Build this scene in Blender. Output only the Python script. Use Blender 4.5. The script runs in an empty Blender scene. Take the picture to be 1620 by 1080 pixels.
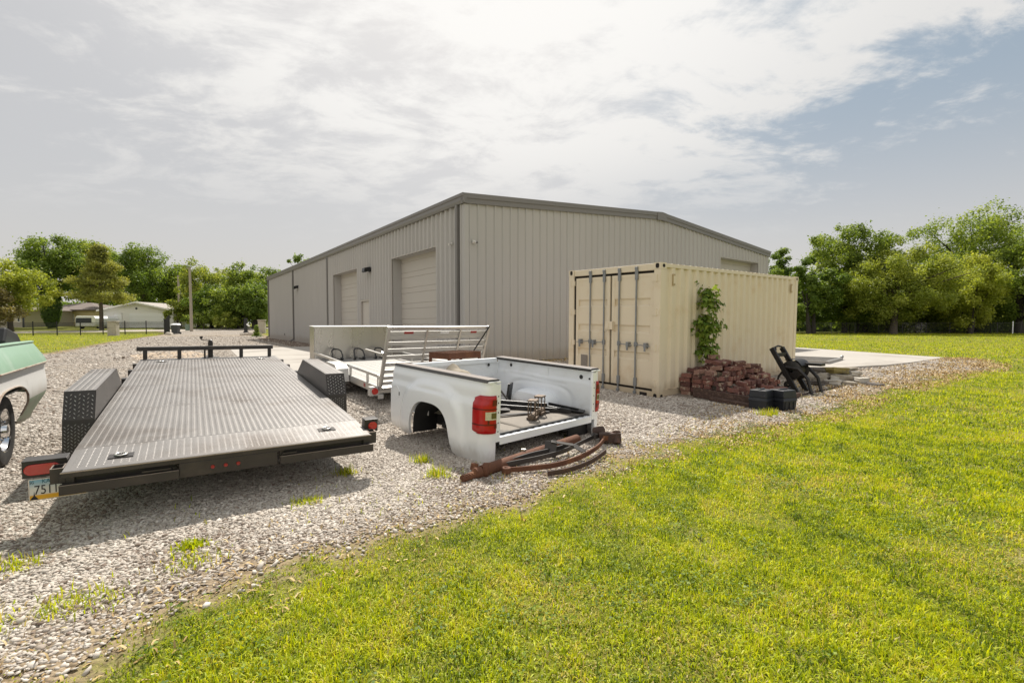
import bpy, bmesh, math, random
import numpy as np
from mathutils import Vector, Matrix, Euler

random.seed(7)
RNG = np.random.default_rng(11)
SC = bpy.context.scene
COL = SC.collection
PI = math.pi
sin, cos, rad = math.sin, math.cos, math.radians

# ------------------------------------------------------------------ camera
cam = bpy.data.cameras.new('camera')
cam.sensor_width = 36.0
cam.lens = 16.58
cam.clip_start = 0.05
cam.clip_end = 3000
camo = bpy.data.objects.new('camera', cam)
COL.objects.link(camo)
camo.location = (0, 0, 1.451)
camo.rotation_euler = (PI / 2 - 0.0385, 0, 0)
SC.camera = camo

# ------------------------------------------------------------------ light and exposure
SUN_EL, SUN_AZ = 53.0, -4.0          # azimuth from +Y towards +X
sd = Vector((sin(rad(SUN_AZ)) * cos(rad(SUN_EL)), cos(rad(SUN_AZ)) * cos(rad(SUN_EL)), sin(rad(SUN_EL))))
sun = bpy.data.lights.new('sun', 'SUN')
sun.energy = 4.7
sun.angle = rad(1.2)
sun.color = (1.0, 0.94, 0.85)
suno = bpy.data.objects.new('sun', sun)
COL.objects.link(suno)
suno.rotation_euler = sd.to_track_quat('Z', 'Y').to_euler()
suno.location = (0, 20, 40)
SC.view_settings.view_transform = 'Standard'
SC.view_settings.look = 'None'
SC.view_settings.exposure = 0.48
SC.view_settings.gamma = 1.0
SC.cycles.max_bounces = 7
SC.cycles.diffuse_bounces = 5
SC.cycles.glossy_bounces = 3
SC.cycles.transmission_bounces = 4
SC.cycles.transparent_max_bounces = 4
SC.cycles.use_denoising = True

# ------------------------------------------------------------------ sky
W = bpy.data.worlds.new('World')
SC.world = W
W.use_nodes = True
nt = W.node_tree
nt.nodes.clear()
class NT:
    """small helper for node trees"""
    def __init__(s, tree): s.t = tree
    def n(s, typ, **kw):
        nd = s.t.nodes.new(typ)
        for k, v in kw.items(): setattr(nd, k, v)
        return nd
    def l(s, a, b): s.t.links.new(a, b)
    def val(s, x, sock):
        if hasattr(x, 'is_output'): s.l(x, sock)
        elif x is not None: sock.default_value = x
    def m(s, op, a, b=None, c=None, clamp=False):
        nd = s.n('ShaderNodeMath', operation=op); nd.use_clamp = clamp
        s.val(a, nd.inputs[0])
        if b is not None: s.val(b, nd.inputs[1])
        if c is not None: s.val(c, nd.inputs[2])
        return nd.outputs[0]
    def vm(s, op, a, b=None):
        nd = s.n('ShaderNodeVectorMath', operation=op)
        s.val(a, nd.inputs[0])
        if b is not None: s.val(b, nd.inputs[1])
        return nd.outputs['Value'] if op in ('DOT_PRODUCT', 'LENGTH') else nd.outputs[0]
    def mix(s, fac, a, b, blend='MIX'):
        nd = s.n('ShaderNodeMix', data_type='RGBA', blend_type=blend)
        s.val(fac, nd.inputs[0]); s.val(a, nd.inputs[6]); s.val(b, nd.inputs[7])
        return nd.outputs[2]
    def sm(s, x, lo, hi, a=0.0, b=1.0):
        nd = s.n('ShaderNodeMapRange', interpolation_type='SMOOTHSTEP')
        s.val(x, nd.inputs[0]); nd.inputs[1].default_value = lo; nd.inputs[2].default_value = hi
        nd.inputs[3].default_value = a; nd.inputs[4].default_value = b
        return nd.outputs[0]
    def noise(s, vec, scale, detail=4, rough=0.5, dist=0.0, dim='3D'):
        nd = s.n('ShaderNodeTexNoise', noise_dimensions=dim)
        if vec is not None: s.l(vec, nd.inputs['Vector'])
        nd.inputs['Scale'].default_value = scale; nd.inputs['Detail'].default_value = detail
        nd.inputs['Roughness'].default_value = rough; nd.inputs['Distortion'].default_value = dist
        return nd.outputs[0]
    def mapping(s, vec, scale=(1, 1, 1), rot=(0, 0, 0), loc=(0, 0, 0)):
        nd = s.n('ShaderNodeMapping')
        s.l(vec, nd.inputs[0]); nd.inputs[1].default_value = loc
        nd.inputs[2].default_value = rot; nd.inputs[3].default_value = scale
        return nd.outputs[0]
def rgb(r, g, b): return (r, g, b, 1.0)

w = NT(nt)
tc = w.n('ShaderNodeTexCoord').outputs['Generated']
sky = w.n('ShaderNodeTexSky', sky_type='NISHITA')
sky.sun_disc = False
sky.sun_elevation = rad(SUN_EL)
sky.sun_rotation = rad(SUN_AZ)
sky.air_density = 1.0; sky.dust_density = 4.0; sky.ozone_density = 1.0
w.l(tc, sky.inputs[0])
sep = w.n('ShaderNodeSeparateXYZ'); w.l(tc, sep.inputs[0])
dx, dy, dz = sep.outputs
den = w.m('ADD', w.m('MAXIMUM', dz, 0.0), 0.16)
comb = w.n('ShaderNodeCombineXYZ')
w.l(w.m('DIVIDE', dx, den), comb.inputs[0]); w.l(w.m('DIVIDE', dy, den), comb.inputs[1])
plane = comb.outputs[0]
# thin cirrostratus veil, broken into streaks and small puffs
big = w.noise(w.mapping(plane, (0.55, 0.42, 1), (0, 0, 0.5), (2.3, 0.7, 0)), 1.0, 3, 0.5, 0.3)
streak = w.noise(w.mapping(plane, (1.5, 1.9, 1), (0, 0, -0.75), (0.9, 1.7, 0)), 1.35, 11, 0.66, 0.5)
puff = w.noise(w.mapping(plane, (1.2, 2.0, 1), (0, 0, -0.3), (5.1, 3.3, 0)), 3.6, 8, 0.62, 0.3)
cdir = Vector((sin(rad(-9)) * cos(rad(40)), cos(rad(-9)) * cos(rad(40)), sin(rad(40))))
cd = w.vm('DOT_PRODUCT', tc, tuple(cdir))
near = w.sm(cd, 0.55, 0.97)
edir = Vector((sin(rad(27)) * cos(rad(33)), cos(rad(27)) * cos(rad(33)), sin(rad(33))))
ed = w.vm('DOT_PRODUCT', tc, tuple(edir))
near2 = w.sm(ed, 0.86, 0.995)
dens = w.m('ADD', w.m('MULTIPLY', streak, 1.20), w.m('MULTIPLY', puff, 0.70))
dens = w.m('ADD', dens, w.m('MULTIPLY', w.m('SUBTRACT', big, 0.5), 0.55))
dens = w.m('ADD', dens, w.m('MULTIPLY', near, 0.24))
dens = w.m('ADD', dens, w.m('MULTIPLY', near2, 0.06))
cmask = w.sm(dens, 1.00, 1.30)
lowfade = w.sm(dz, 0.12, 0.36)
cmask = w.m('MULTIPLY', cmask, lowfade)
sunv = w.vm('DOT_PRODUCT', tc, tuple(sd))
glow = w.sm(sunv, 0.70, 1.0)
veil_l = rgb(4.22, 4.20, 4.17)        # grey haze (world strength 0.1)
veil_h = rgb(4.70, 4.52, 4.34)        # warm pale horizon
blue = rgb(2.45, 3.02, 3.55)
rightness = w.sm(dx, 0.0, 0.50)
bluemix = w.m('MULTIPLY', w.sm(dz, 0.10, 0.40), w.m('MULTIPLY', rightness, 1.0))
base = w.mix(w.sm(dz, 0.0, 0.26), veil_h, veil_l)
base = w.mix(bluemix, base, blue)
base = w.mix(0.12, base, sky.outputs[0])
cloudc = w.mix(glow, rgb(5.75, 5.66, 5.52), rgb(7.1, 7.0, 6.8))
col = w.mix(w.m('MULTIPLY', cmask, 0.95), base, cloudc)
col = w.mix(w.m('MULTIPLY', glow, 0.34), col, rgb(7.6, 7.4, 7.1))
# brighter cloud added behind the camera, out of view, to fill the shaded walls
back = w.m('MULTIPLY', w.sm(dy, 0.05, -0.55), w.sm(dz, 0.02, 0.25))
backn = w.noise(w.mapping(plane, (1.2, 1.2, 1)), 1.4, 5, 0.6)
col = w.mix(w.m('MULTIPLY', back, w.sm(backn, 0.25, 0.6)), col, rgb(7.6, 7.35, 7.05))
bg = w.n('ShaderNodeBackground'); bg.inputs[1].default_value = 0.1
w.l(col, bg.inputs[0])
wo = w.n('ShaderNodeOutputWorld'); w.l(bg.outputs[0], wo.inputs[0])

# ------------------------------------------------------------------ materials
MATS = {}
def mat(name, color, rough=0.6, metal=0.0, var=0.15, vscale=3.0, bump=0.0, bscale=20.0, color2=None, c2scale=1.5,
        c2lo=0.5, c2hi=0.65, coat=0.0, coords='Object', stretch=(1, 1, 1), spec=None, emit=None, rvar=0.0):
    if name in MATS: return MATS[name]
    m = bpy.data.materials.new(name); m.use_nodes = True
    t = m.node_tree; t.nodes.clear(); g = NT(t)
    p = g.n('ShaderNodeBsdfPrincipled'); o = g.n('ShaderNodeOutputMaterial'); g.l(p.outputs[0], o.inputs[0])
    co = g.n('ShaderNodeTexCoord').outputs[coords] if coords != 'Position' else g.n('ShaderNodeNewGeometry').outputs['Position']
    vec = g.mapping(co, stretch)
    nz = g.noise(vec, vscale, 5, 0.6)
    c = rgb(*color)
    k = g.m('ADD', 1.0 - var, g.m('MULTIPLY', nz, 2 * var))
    cc = g.n('ShaderNodeCombineColor'); [g.l(k, cc.inputs[i]) for i in range(3)]
    base = g.mix(1.0, c, cc.outputs[0], 'MULTIPLY')
    if color2 is not None:
        n2 = g.noise(vec, c2scale, 6, 0.65, 0.3)
        base = g.mix(g.sm(n2, c2lo, c2hi), base, rgb(*color2))
    g.l(base, p.inputs['Base Color'])
    p.inputs['Roughness'].default_value = rough
    if rvar:
        g.l(g.m('ADD', rough - rvar, g.m('MULTIPLY', g.noise(vec, vscale * 2.3, 4, 0.6), 2 * rvar)), p.inputs['Roughness'])
    p.inputs['Metallic'].default_value = metal
    if coat: p.inputs['Coat Weight'].default_value = coat; p.inputs['Coat Roughness'].default_value = 0.06
    if spec is not None: p.inputs['Specular IOR Level'].default_value = spec
    if bump:
        b = g.n('ShaderNodeBump'); b.inputs['Strength'].default_value = bump; b.inputs['Distance'].default_value = 0.02
        g.l(g.noise(vec, bscale, 5, 0.6), b.inputs['Height']); g.l(b.outputs[0], p.inputs['Normal'])
    MATS[name] = m
    return m
def add_dust(m, z0, z1, colr, amt, scale=3.0, stretch=(1, 1, 0.35)):
    """splashed dirt: a noisy stain that is strongest low on the object (its own z)"""
    t = m.node_tree; g = NT(t); p = next(n for n in t.nodes if n.type == 'BSDF_PRINCIPLED')
    src = p.inputs['Base Color'].links[0].from_socket
    co = g.n('ShaderNodeTexCoord').outputs['Object']; sp = g.n('ShaderNodeSeparateXYZ'); g.l(co, sp.inputs[0])
    nz = g.noise(g.mapping(co, stretch), scale, 7, 0.7)
    f = g.m('ADD', g.sm(sp.outputs[2], z1, z0), g.m('MULTIPLY', g.m('SUBTRACT', nz, 0.5), 1.1))
    g.l(g.mix(g.m('MULTIPLY', g.sm(f, 0.35, 0.95), amt), src, rgb(*colr)), p.inputs['Base Color'])
def leafmat(name, cols, trans=0.45, rough=0.55, sat=1.0):
    """leaf / blade material: colour picked per leaf from the rnd attribute, part of the light passes through"""
    m = bpy.data.materials.new(name); m.use_nodes = True
    t = m.node_tree; t.nodes.clear(); g = NT(t)
    at = g.n('ShaderNodeAttribute', attribute_name='rnd')
    cr = g.n('ShaderNodeValToRGB')
    els = cr.color_ramp.elements
    while len(els) < len(cols): els.new(0.5)
    for e, (pos, c) in zip(els, cols): e.position = pos; e.color = rgb(*c)
    g.l(at.outputs['Fac'], cr.inputs[0])
    p = g.n('ShaderNodeBsdfPrincipled'); p.inputs['Roughness'].default_value = rough
    p.inputs['Specular IOR Level'].default_value = 0.3
    g.l(cr.outputs[0], p.inputs['Base Color'])
    tr = g.n('ShaderNodeBsdfTranslucent')
    g.l(g.mix(1.0, cr.outputs[0], rgb(1.25, 1.2, 0.55), 'MULTIPLY'), tr.inputs[0])
    mx = g.n('ShaderNodeMixShader'); mx.inputs[0].default_value = trans
    g.l(p.outputs[0], mx.inputs[1]); g.l(tr.outputs[0], mx.inputs[2])
    o = g.n('ShaderNodeOutputMaterial'); g.l(mx.outputs[0], o.inputs[0])
    return m
def rndmat(name, cols, rough=0.85, bump=0.0, bscale=40):
    """opaque material coloured per piece from the rnd attribute"""
    m = bpy.data.materials.new(name); m.use_nodes = True
    t = m.node_tree; t.nodes.clear(); g = NT(t)
    at = g.n('ShaderNodeAttribute', attribute_name='rnd')
    cr = g.n('ShaderNodeValToRGB'); els = cr.color_ramp.elements
    while len(els) < len(cols): els.new(0.5)
    for e, (pos, c) in zip(els, cols): e.position = pos; e.color = rgb(*c)
    g.l(at.outputs['Fac'], cr.inputs[0])
    p = g.n('ShaderNodeBsdfPrincipled'); p.inputs['Roughness'].default_value = rough
    p.inputs['Specular IOR Level'].default_value = 0.25
    g.l(cr.outputs[0], p.inputs['Base Color'])
    o = g.n('ShaderNodeOutputMaterial'); g.l(p.outputs[0], o.inputs[0])
    return m

# ------------------------------------------------------------------ mesh helpers
class MB:
    def __init__(s): s.v = []; s.f = []; s.mi = []; s.M = None
    def add(s, vs, fs, mi=0):
        o = len(s.v)
        if s.M is not None: vs = [s.M @ Vector(p) for p in vs]
        s.v += [tuple(p) for p in vs]
        for f in fs: s.f.append([o + i for i in f]); s.mi.append(mi)
        return s
    def hexa(s, p, mi=0):
        return s.add(p, [(0, 3, 2, 1), (4, 5, 6, 7), (0, 1, 5, 4), (1, 2, 6, 5), (2, 3, 7, 6), (3, 0, 4, 7)], mi)
    def box(s, c, d, rot=None, mi=0):
        hx, hy, hz = d[0] / 2, d[1] / 2, d[2] / 2
        p = [Vector(q) for q in ((-hx, -hy, -hz), (hx, -hy, -hz), (hx, hy, -hz), (-hx, hy, -hz), (-hx, -hy, hz), (hx, -hy, hz), (hx, hy, hz), (-hx, hy, hz))]
        if rot is not None:
            R = rot if isinstance(rot, Matrix) else Euler(rot).to_matrix()
            p = [R @ q for q in p]
        c = Vector(c)
        return s.hexa([q + c for q in p], mi)
    def b2(s, a, b, mi=0):
        return s.box([(a[i] + b[i]) / 2 for i in range(3)], [abs(b[i] - a[i]) for i in range(3)], None, mi)
    def bar(s, a, b, wd, ht, up=(0, 0, 1), mi=0):
        a, b = Vector(a), Vector(b); d = b - a; L = d.length
        if L < 1e-6: return s
        y = d / L; x = y.cross(Vector(up))
        if x.length < 1e-4: x = y.cross(Vector((1, 0, 0)))
        x.normalize(); z = x.cross(y)
        R = Matrix((x, y, z)).transposed()
        return s.box((a + b) / 2, (wd, L, ht), R, mi)
    def tube(s, pts, r, n=10, cap=True, mi=0):
        pts = [Vector(p) for p in pts]
        rs = r if isinstance(r, (list, tuple)) else [r] * len(pts)
        vs = []; prev = None
        for i, p in enumerate(pts):
            d = (pts[min(i + 1, len(pts) - 1)] - pts[max(i - 1, 0)])
            if d.length < 1e-9: d = Vector((0, 0, 1))
            d.normalize()
            if prev is None:
                a = d.orthogonal().normalized()
            else:
                a = prev - d * prev.dot(d)
                a = a.normalized() if a.length > 1e-6 else d.orthogonal().normalized()
            prev = a; b = d.cross(a)
            for k in range(n):
                t = 2 * PI * k / n
                vs.append(p + (a * cos(t) + b * sin(t)) * rs[i])
        fs = []
        for i in range(len(pts) - 1):
            for k in range(n):
                fs.append((i * n + k, i * n + (k + 1) % n, (i + 1) * n + (k + 1) % n, (i + 1) * n + k))
        if cap:
            fs.append(tuple(range(n - 1, -1, -1))); fs.append(tuple((len(pts) - 1) * n + k for k in range(n)))
        return s.add(vs, fs, mi)
    def lathe(s, prof, n=24, origin=(0, 0, 0), axis='z', mi=0, closed=False):
        """prof: (radius, height) pairs turned about an axis"""
        vs = []; o = Vector(origin)
        for (r, h) in prof:
            for k in range(n):
                t = 2 * PI * k / n; a, b = r * cos(t), r * sin(t)
                q = {'z': (a, b, h), 'x': (h, a, b), 'y': (b, h, a)}[axis]
                vs.append(o + Vector(q))
        fs = []; m = len(prof)
        for i in range(m if closed else m - 1):
            j = (i + 1) % m
            for k in range(n):
                fs.append((i * n + k, i * n + (k + 1) % n, j * n + (k + 1) % n, j * n + k))
        return s.add(vs, fs, mi)
    def prism(s, poly, h0, h1, axis='x', mi=0):
        """closed polygon (a,b) extruded along an axis: x->(h,a,b), y->(a,h,b), z->(a,b,h)"""
        f = {'x': lambda a, b, h: (h, a, b), 'y': lambda a, b, h: (a, h, b), 'z': lambda a, b, h: (a, b, h)}[axis]
        n = len(poly)
        vs = [f(a, b, h0) for a, b in poly] + [f(a, b, h1) for a, b in poly]
        fs = [tuple(range(n - 1, -1, -1)), tuple(range(n, 2 * n))]
        fs += [(i, (i + 1) % n, n + (i + 1) % n, n + i) for i in range(n)]
        return s.add(vs, fs, mi)
    def strip(s, line, th, h0, h1, axis='x', mi=0):
        """open polyline (a,b) with thickness th, extruded"""
        nrm = []
        P = [Vector((a, b)) for a, b in line]
        for i in range(len(P)):
            d = (P[min(i + 1, len(P) - 1)] - P[max(i - 1, 0)]).normalized()
            nrm.append(Vector((-d.y, d.x)))
        f = {'x': lambda a, b, h: (h, a, b), 'y': lambda a, b, h: (a, h, b), 'z': lambda a, b, h: (a, b, h)}[axis]
        for i in range(len(P) - 1):
            a, b = P[i], P[i + 1]; c, d = b - nrm[i + 1] * th, a - nrm[i] * th
            q = [a, b, c, d]
            s.hexa([f(x.x, x.y, h0) for x in q] + [f(x.x, x.y, h1) for x in q], mi)
        return s
    def grid(s, fn, nu, nv, mi=0, skip=None):
        vs = [fn(i / (nu - 1), j / (nv - 1)) for i in range(nu) for j in range(nv)]
        fs = [(i * nv + j, (i + 1) * nv + j, (i + 1) * nv + j + 1, i * nv + j + 1) for i in range(nu - 1) for j in range(nv - 1)
              if skip is None or not skip(i, j)]
        return s.add(vs, fs, mi)
    def build(s, name, mats, parent=None, smooth=None, bevel=0.0, seg=2, loc=None):
        me = bpy.data.meshes.new(name)
        me.from_pydata(s.v, [], s.f)
        bm = bmesh.new(); bm.from_mesh(me)
        bmesh.ops.recalc_face_normals(bm, faces=bm.faces)
        bm.to_mesh(me); bm.free()
        mats = mats if isinstance(mats, (list, tuple)) else [mats]
        for m in mats: me.materials.append(m)
        if len(mats) > 1: me.polygons.foreach_set('material_index', s.mi)
        if smooth is not None:
            me.shade_smooth(); me.set_sharp_from_angle(angle=rad(smooth))
        ob = bpy.data.objects.new(name, me); COL.objects.link(ob)
        if parent is not None: ob.parent = parent
        if loc is not None: ob.location = loc
        if bevel:
            bv = ob.modifiers.new('bevel', 'BEVEL'); bv.width = bevel; bv.segments = seg; bv.limit_method = 'ANGLE'
            bv.angle_limit = rad(40); bv.harden_normals = False
        return ob
def tag(o, label=None, cat=None, group=None, kind=None):
    if label: o['label'] = label
    if cat: o['category'] = cat
    if group: o['group'] = group
    if kind: o['kind'] = kind
    return o
def empty(name, loc=(0, 0, 0), rz=0.0, mtx=None):
    o = bpy.data.objects.new(name, None); COL.objects.link(o)
    o.empty_display_size = 0.1
    if mtx is not None: o.matrix_world = mtx
    else: o.location = loc; o.rotation_euler = (0, 0, rz)
    return o
def copy_tree(o, parent=None):
    c = o.copy(); COL.objects.link(c)
    if parent is not None: c.parent = parent
    for ch in list(o.children): copy_tree(ch, c)
    return c
def frame(o, x, y, z):
    return Matrix(((x[0], y[0], z[0], o[0]), (x[1], y[1], z[1], o[1]), (x[2], y[2], z[2], o[2]), (0, 0, 0, 1)))
def axes(yaw, tilt, roll):
    u = Vector((-sin(yaw), cos(yaw), 0)); ww = Vector((cos(yaw), sin(yaw), 0)); z = Vector((0, 0, 1))
    u2 = u * cos(tilt) + z * sin(tilt); n = ww.cross(u2)
    w2 = ww * cos(roll) + n * sin(roll)
    return w2, u2, w2.cross(u2)
def bulk(name, V, tmpl, material, rnd=None, parent=None, smooth=False):
    """V: (N,k,3) vertex positions of N small pieces, tmpl: faces inside one piece"""
    N, k, _ = V.shape
    me = bpy.data.meshes.new(name)
    nl = sum(len(f) for f in tmpl); nf = len(tmpl)
    me.vertices.add(N * k); me.vertices.foreach_set('co', V.reshape(-1).astype(np.float32))
    base = (np.arange(N) * k)[:, None]
    loops = (base + np.concatenate([np.array(f) for f in tmpl])[None, :]).reshape(-1)
    me.loops.add(N * nl); me.loops.foreach_set('vertex_index', loops.astype(np.int32))
    st = np.cumsum([0] + [len(f) for f in tmpl[:-1]])
    starts = ((np.arange(N) * nl)[:, None] + st[None, :]).reshape(-1)
    me.polygons.add(N * nf); me.polygons.foreach_set('loop_start', starts.astype(np.int32))
    me.polygons.foreach_set('loop_total', np.tile(np.array([len(f) for f in tmpl], np.int32), N))
    if smooth: me.polygons.foreach_set('use_smooth', np.ones(N * nf, bool))
    me.update(calc_edges=True)
    if rnd is not None:
        a = me.attributes.new('rnd', 'FLOAT', 'POINT'); a.data.foreach_set('value', np.repeat(rnd, k).astype(np.float32))
    me.materials.append(material)
    ob = bpy.data.objects.new(name, me); COL.objects.link(ob)
    if parent is not None: ob.parent = parent
    return ob
def rotmats(n, rng=RNG):
    q = rng.normal(size=(n, 4)); q /= np.linalg.norm(q, axis=1, keepdims=True)
    a, b, c, d = q.T
    return np.stack([np.stack([1 - 2 * (c * c + d * d), 2 * (b * c - a * d), 2 * (b * d + a * c)], -1),
                     np.stack([2 * (b * c + a * d), 1 - 2 * (b * b + d * d), 2 * (c * d - a * b)], -1),
                     np.stack([2 * (b * d - a * c), 2 * (c * d + a * b), 1 - 2 * (b * b + c * c)], -1)], 1)
_tab = RNG.random((256, 256))
def vnoise(x, y, s=1.0, o=0):
    x = np.asarray(x, float) * s + 71.3 * o; y = np.asarray(y, float) * s + 37.7 * o
    i, j = np.floor(x).astype(int), np.floor(y).astype(int); a, b = x - i, y - j
    a, b = a * a * (3 - 2 * a), b * b * (3 - 2 * b)
    T = lambda p, q: _tab[p % 256, q % 256]
    return (T(i, j) * (1 - a) + T(i + 1, j) * a) * (1 - b) + (T(i, j + 1) * (1 - a) + T(i + 1, j + 1) * a) * b
def fbm(x, y, s=1.0, o=0):
    return 0.55 * vnoise(x, y, s, o) + 0.3 * vnoise(x, y, s * 2.1, o + 1) + 0.15 * vnoise(x, y, s * 4.3, o + 2)

# ------------------------------------------------------------------ ground
def ss(x):
    x = np.clip(x, 0, 1); return x * x * (3 - 2 * x)
def zg(x, y):
    x = np.asarray(x, float); y = np.asarray(y, float)
    return (0.22 * ss((y - 6.5) / 10) + np.minimum(0.024 * np.maximum(0, y - 47), 0.85) * ss((6 - x) / 10)
            + np.minimum(0.004 * np.maximum(0, y - 30), 0.25) * ss(x / 10))
def gz(x, y): return float(zg(x, y))
LAWN_EDGE = [(-2.6, 1.25), (-1.74, 1.86), (-1.69, 2.13), (-1.41, 2.51), (-1.12, 2.82), (-0.83, 3.04), (-0.49, 3.3), (-0.05, 3.61), (0.49, 3.99),
             (0.89, 4.4), (1.23, 4.8), (1.81, 5.35), (2.47, 5.7), (3.17, 6.02), (4.06, 6.69), (5.41, 7.72), (7.33, 9.22), (9.23, 10.55),
             (11.03, 11.72), (12.75, 12.65), (14.3, 13.9), (15.4, 15.1), (15.8, 16.4)]
YARD = [(-30, -2.5), (-12, -0.2), (-4.5, 0.6)] + LAWN_EDGE + [(15.6, 17.0), (14.6, 23.7), (13.6, 25.2), (-1.38, 13.98), (-20.0, 39.0), (-21.5, 42), (-30, 56),
        (-36, 67), (-47.5, 67), (-43.6, 57.5), (-38.4, 52.3), (-32, 40.4), (-24.1, 27.2), (-18.8, 18.8), (-30, 12.5), (-42, 8)]
def inpoly(x, y, P):
    x = np.asarray(x, float); y = np.asarray(y, float); r = np.zeros(x.shape, bool)
    for (x1, y1), (x2, y2) in zip(P, P[1:] + P[:1]):
        c = ((y1 > y) != (y2 > y)) & (x < (x2 - x1) * (y - y1) / ((y2 - y1) + 1e-12) + x1)
        r ^= c
    return r
def edgedist(x, y, P=YARD):
    d = np.full(np.shape(x), 1e9)
    for (x1, y1), (x2, y2) in zip(P, P[1:] + P[:1]):
        ex, ey = x2 - x1, y2 - y1; L = ex * ex + ey * ey
        t = np.clip(((x - x1) * ex + (y - y1) * ey) / L, 0, 1)
        d = np.minimum(d, np.hypot(x - x1 - t * ex, y - y1 - t * ey))
    return np.where(inpoly(x, y, P), d, -d)          # positive inside the gravel

def ground_mat(name, kind):
    m = bpy.data.materials.new(name); m.use_nodes = True
    t = m.node_tree; t.nodes.clear(); g = NT(t)
    pos = g.n('ShaderNodeNewGeometry').outputs['Position']
    p = g.n('ShaderNodeBsdfPrincipled'); p.inputs['Roughness'].default_value = 0.95
    p.inputs['Specular IOR Level'].default_value = 0.12
    bmp = g.n('ShaderNodeBump')
    if kind == 'grass':
        n1 = g.noise(pos, 0.35, 4, 0.6); n2 = g.noise(pos, 2.6, 6, 0.7); n3 = g.noise(pos, 22, 4, 0.6)
        n4 = g.noise(g.mapping(pos, (0.12, 1.2, 1), (0, 0, 0.5)), 0.7, 3, 0.5)
        n5 = g.noise(pos, 90, 3, 0.7); n6 = g.noise(pos, 48, 4, 0.7)
        c = g.mix(g.sm(n1, 0.3, 0.7), rgb(0.120, 0.145, 0.010), rgb(0.185, 0.195, 0.014))
        c = g.mix(g.m('MULTIPLY', g.sm(n2, 0.50, 0.72), 0.55), c, rgb(0.25, 0.215, 0.065))
        c = g.mix(g.m('MULTIPLY', g.sm(n4, 0.45, 0.65), 0.35), c, rgb(0.11, 0.145, 0.014))
        c = g.mix(g.m('MULTIPLY', g.sm(n3, 0.40, 0.70), 0.6), c, rgb(0.10, 0.105, 0.018))
        c = g.mix(g.m('MULTIPLY', g.sm(g.noise(pos, 1.1, 6, 0.7), 0.52, 0.66), 0.7), c, rgb(0.30, 0.25, 0.12))
        c = g.mix(g.m('MULTIPLY', g.sm(n6, 0.50, 0.62), 0.75), c, rgb(0.045, 0.055, 0.010))
        c = g.mix(g.m('MULTIPLY', g.sm(n5, 0.56, 0.64), 0.7), c, rgb(0.34, 0.29, 0.13))
        ed = g.n('ShaderNodeAttribute', attribute_name='edge').outputs['Fac']
        e2 = g.m('ADD', ed, g.m('MULTIPLY', g.m('SUBTRACT', g.noise(pos, 5.5, 5, 0.7), 0.5), 0.9))
        dirt = g.mix(g.sm(n3, 0.35, 0.65), rgb(0.33, 0.255, 0.165), rgb(0.20, 0.15, 0.095))
        c = g.mix(g.sm(e2, -0.42, -0.02), c, dirt)
        g.l(n3, bmp.inputs['Height']); bmp.inputs['Strength'].default_value = 0.8; bmp.inputs['Distance'].default_value = 0.04
    else:
        vor = g.n('ShaderNodeTexVoronoi', feature='F1'); vor.inputs['Scale'].default_value = 42; g.l(pos, vor.inputs['Vector'])
        cs = g.n('ShaderNodeSeparateColor'); g.l(vor.outputs['Color'], cs.inputs[0])
        n1 = g.noise(pos, 0.5, 5, 0.65); n2 = g.noise(pos, 0.16, 4, 0.6)
        c = g.mix(cs.outputs[0], rgb(0.235, 0.21, 0.185), rgb(0.455, 0.42, 0.375))
        c = g.mix(g.m('MULTIPLY', g.sm(cs.outputs[1], 0.82, 0.9), 0.8), c, rgb(0.22, 0.15, 0.11))
        c = g.mix(g.m('MULTIPLY', g.sm(n1, 0.42, 0.72), 0.5), c, rgb(0.31, 0.255, 0.19))
        n7 = g.noise(g.mapping(pos, (1.6, 0.10, 1), (0, 0, -0.62)), 0.8, 4, 0.6)
        c = g.mix(g.m('MULTIPLY', g.sm(n7, 0.50, 0.64), 0.4), c, rgb(0.27, 0.225, 0.175))
        c = g.mix(g.m('MULTIPLY', g.sm(vor.outputs['Distance'], 0.45, 0.8), 0.6), c, rgb(0.15, 0.125, 0.10))
        ed = g.n('ShaderNodeAttribute', attribute_name='edge').outputs['Fac']
        e2 = g.m('ADD', ed, g.m('MULTIPLY', g.m('SUBTRACT', g.noise(pos, 5.5, 5, 0.7), 0.5), 0.9))
        n3 = g.noise(pos, 22, 4, 0.6)
        dirt = g.mix(g.sm(n3, 0.35, 0.65), rgb(0.33, 0.255, 0.165), rgb(0.20, 0.15, 0.095))
        c = g.mix(g.m('MULTIPLY', g.sm(e2, 0.45, 0.02), 0.9), c, dirt)
        g.l(g.m('SUBTRACT', 1.0, vor.outputs['Distance']), bmp.inputs['Height'])
        bmp.inputs['Strength'].default_value = 1.0; bmp.inputs['Distance'].default_value = 0.02
    g.l(c, p.inputs['Base Color']); g.l(bmp.outputs[0], p.inputs['Normal'])
    o = g.n('ShaderNodeOutputMaterial'); g.l(p.outputs[0], o.inputs[0])
    return m
M_LAWN = ground_mat('lawn_ground', 'grass'); M_GRAV = ground_mat('gravel_ground', 'gravel')
def softedge(x, y):
    return edgedist(x, y) - 0.22 + 0.55 * (fbm(x, y, 1.6, 4) - 0.52) - 0.45 * ss((x - 1.5) / 2.5) * ss((14 - x) / 4) * (edgedist(x, y) > 0)
def set_edge(o):
    n = len(o.data.vertices); co = np.empty(n * 3, np.float32); o.data.vertices.foreach_get('co', co); co = co.reshape(-1, 3)
    a = o.data.attributes.new('edge', 'FLOAT', 'POINT'); a.data.foreach_set('value', np.clip(softedge(co[:, 0], co[:, 1]), -3, 3).astype(np.float32))
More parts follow.
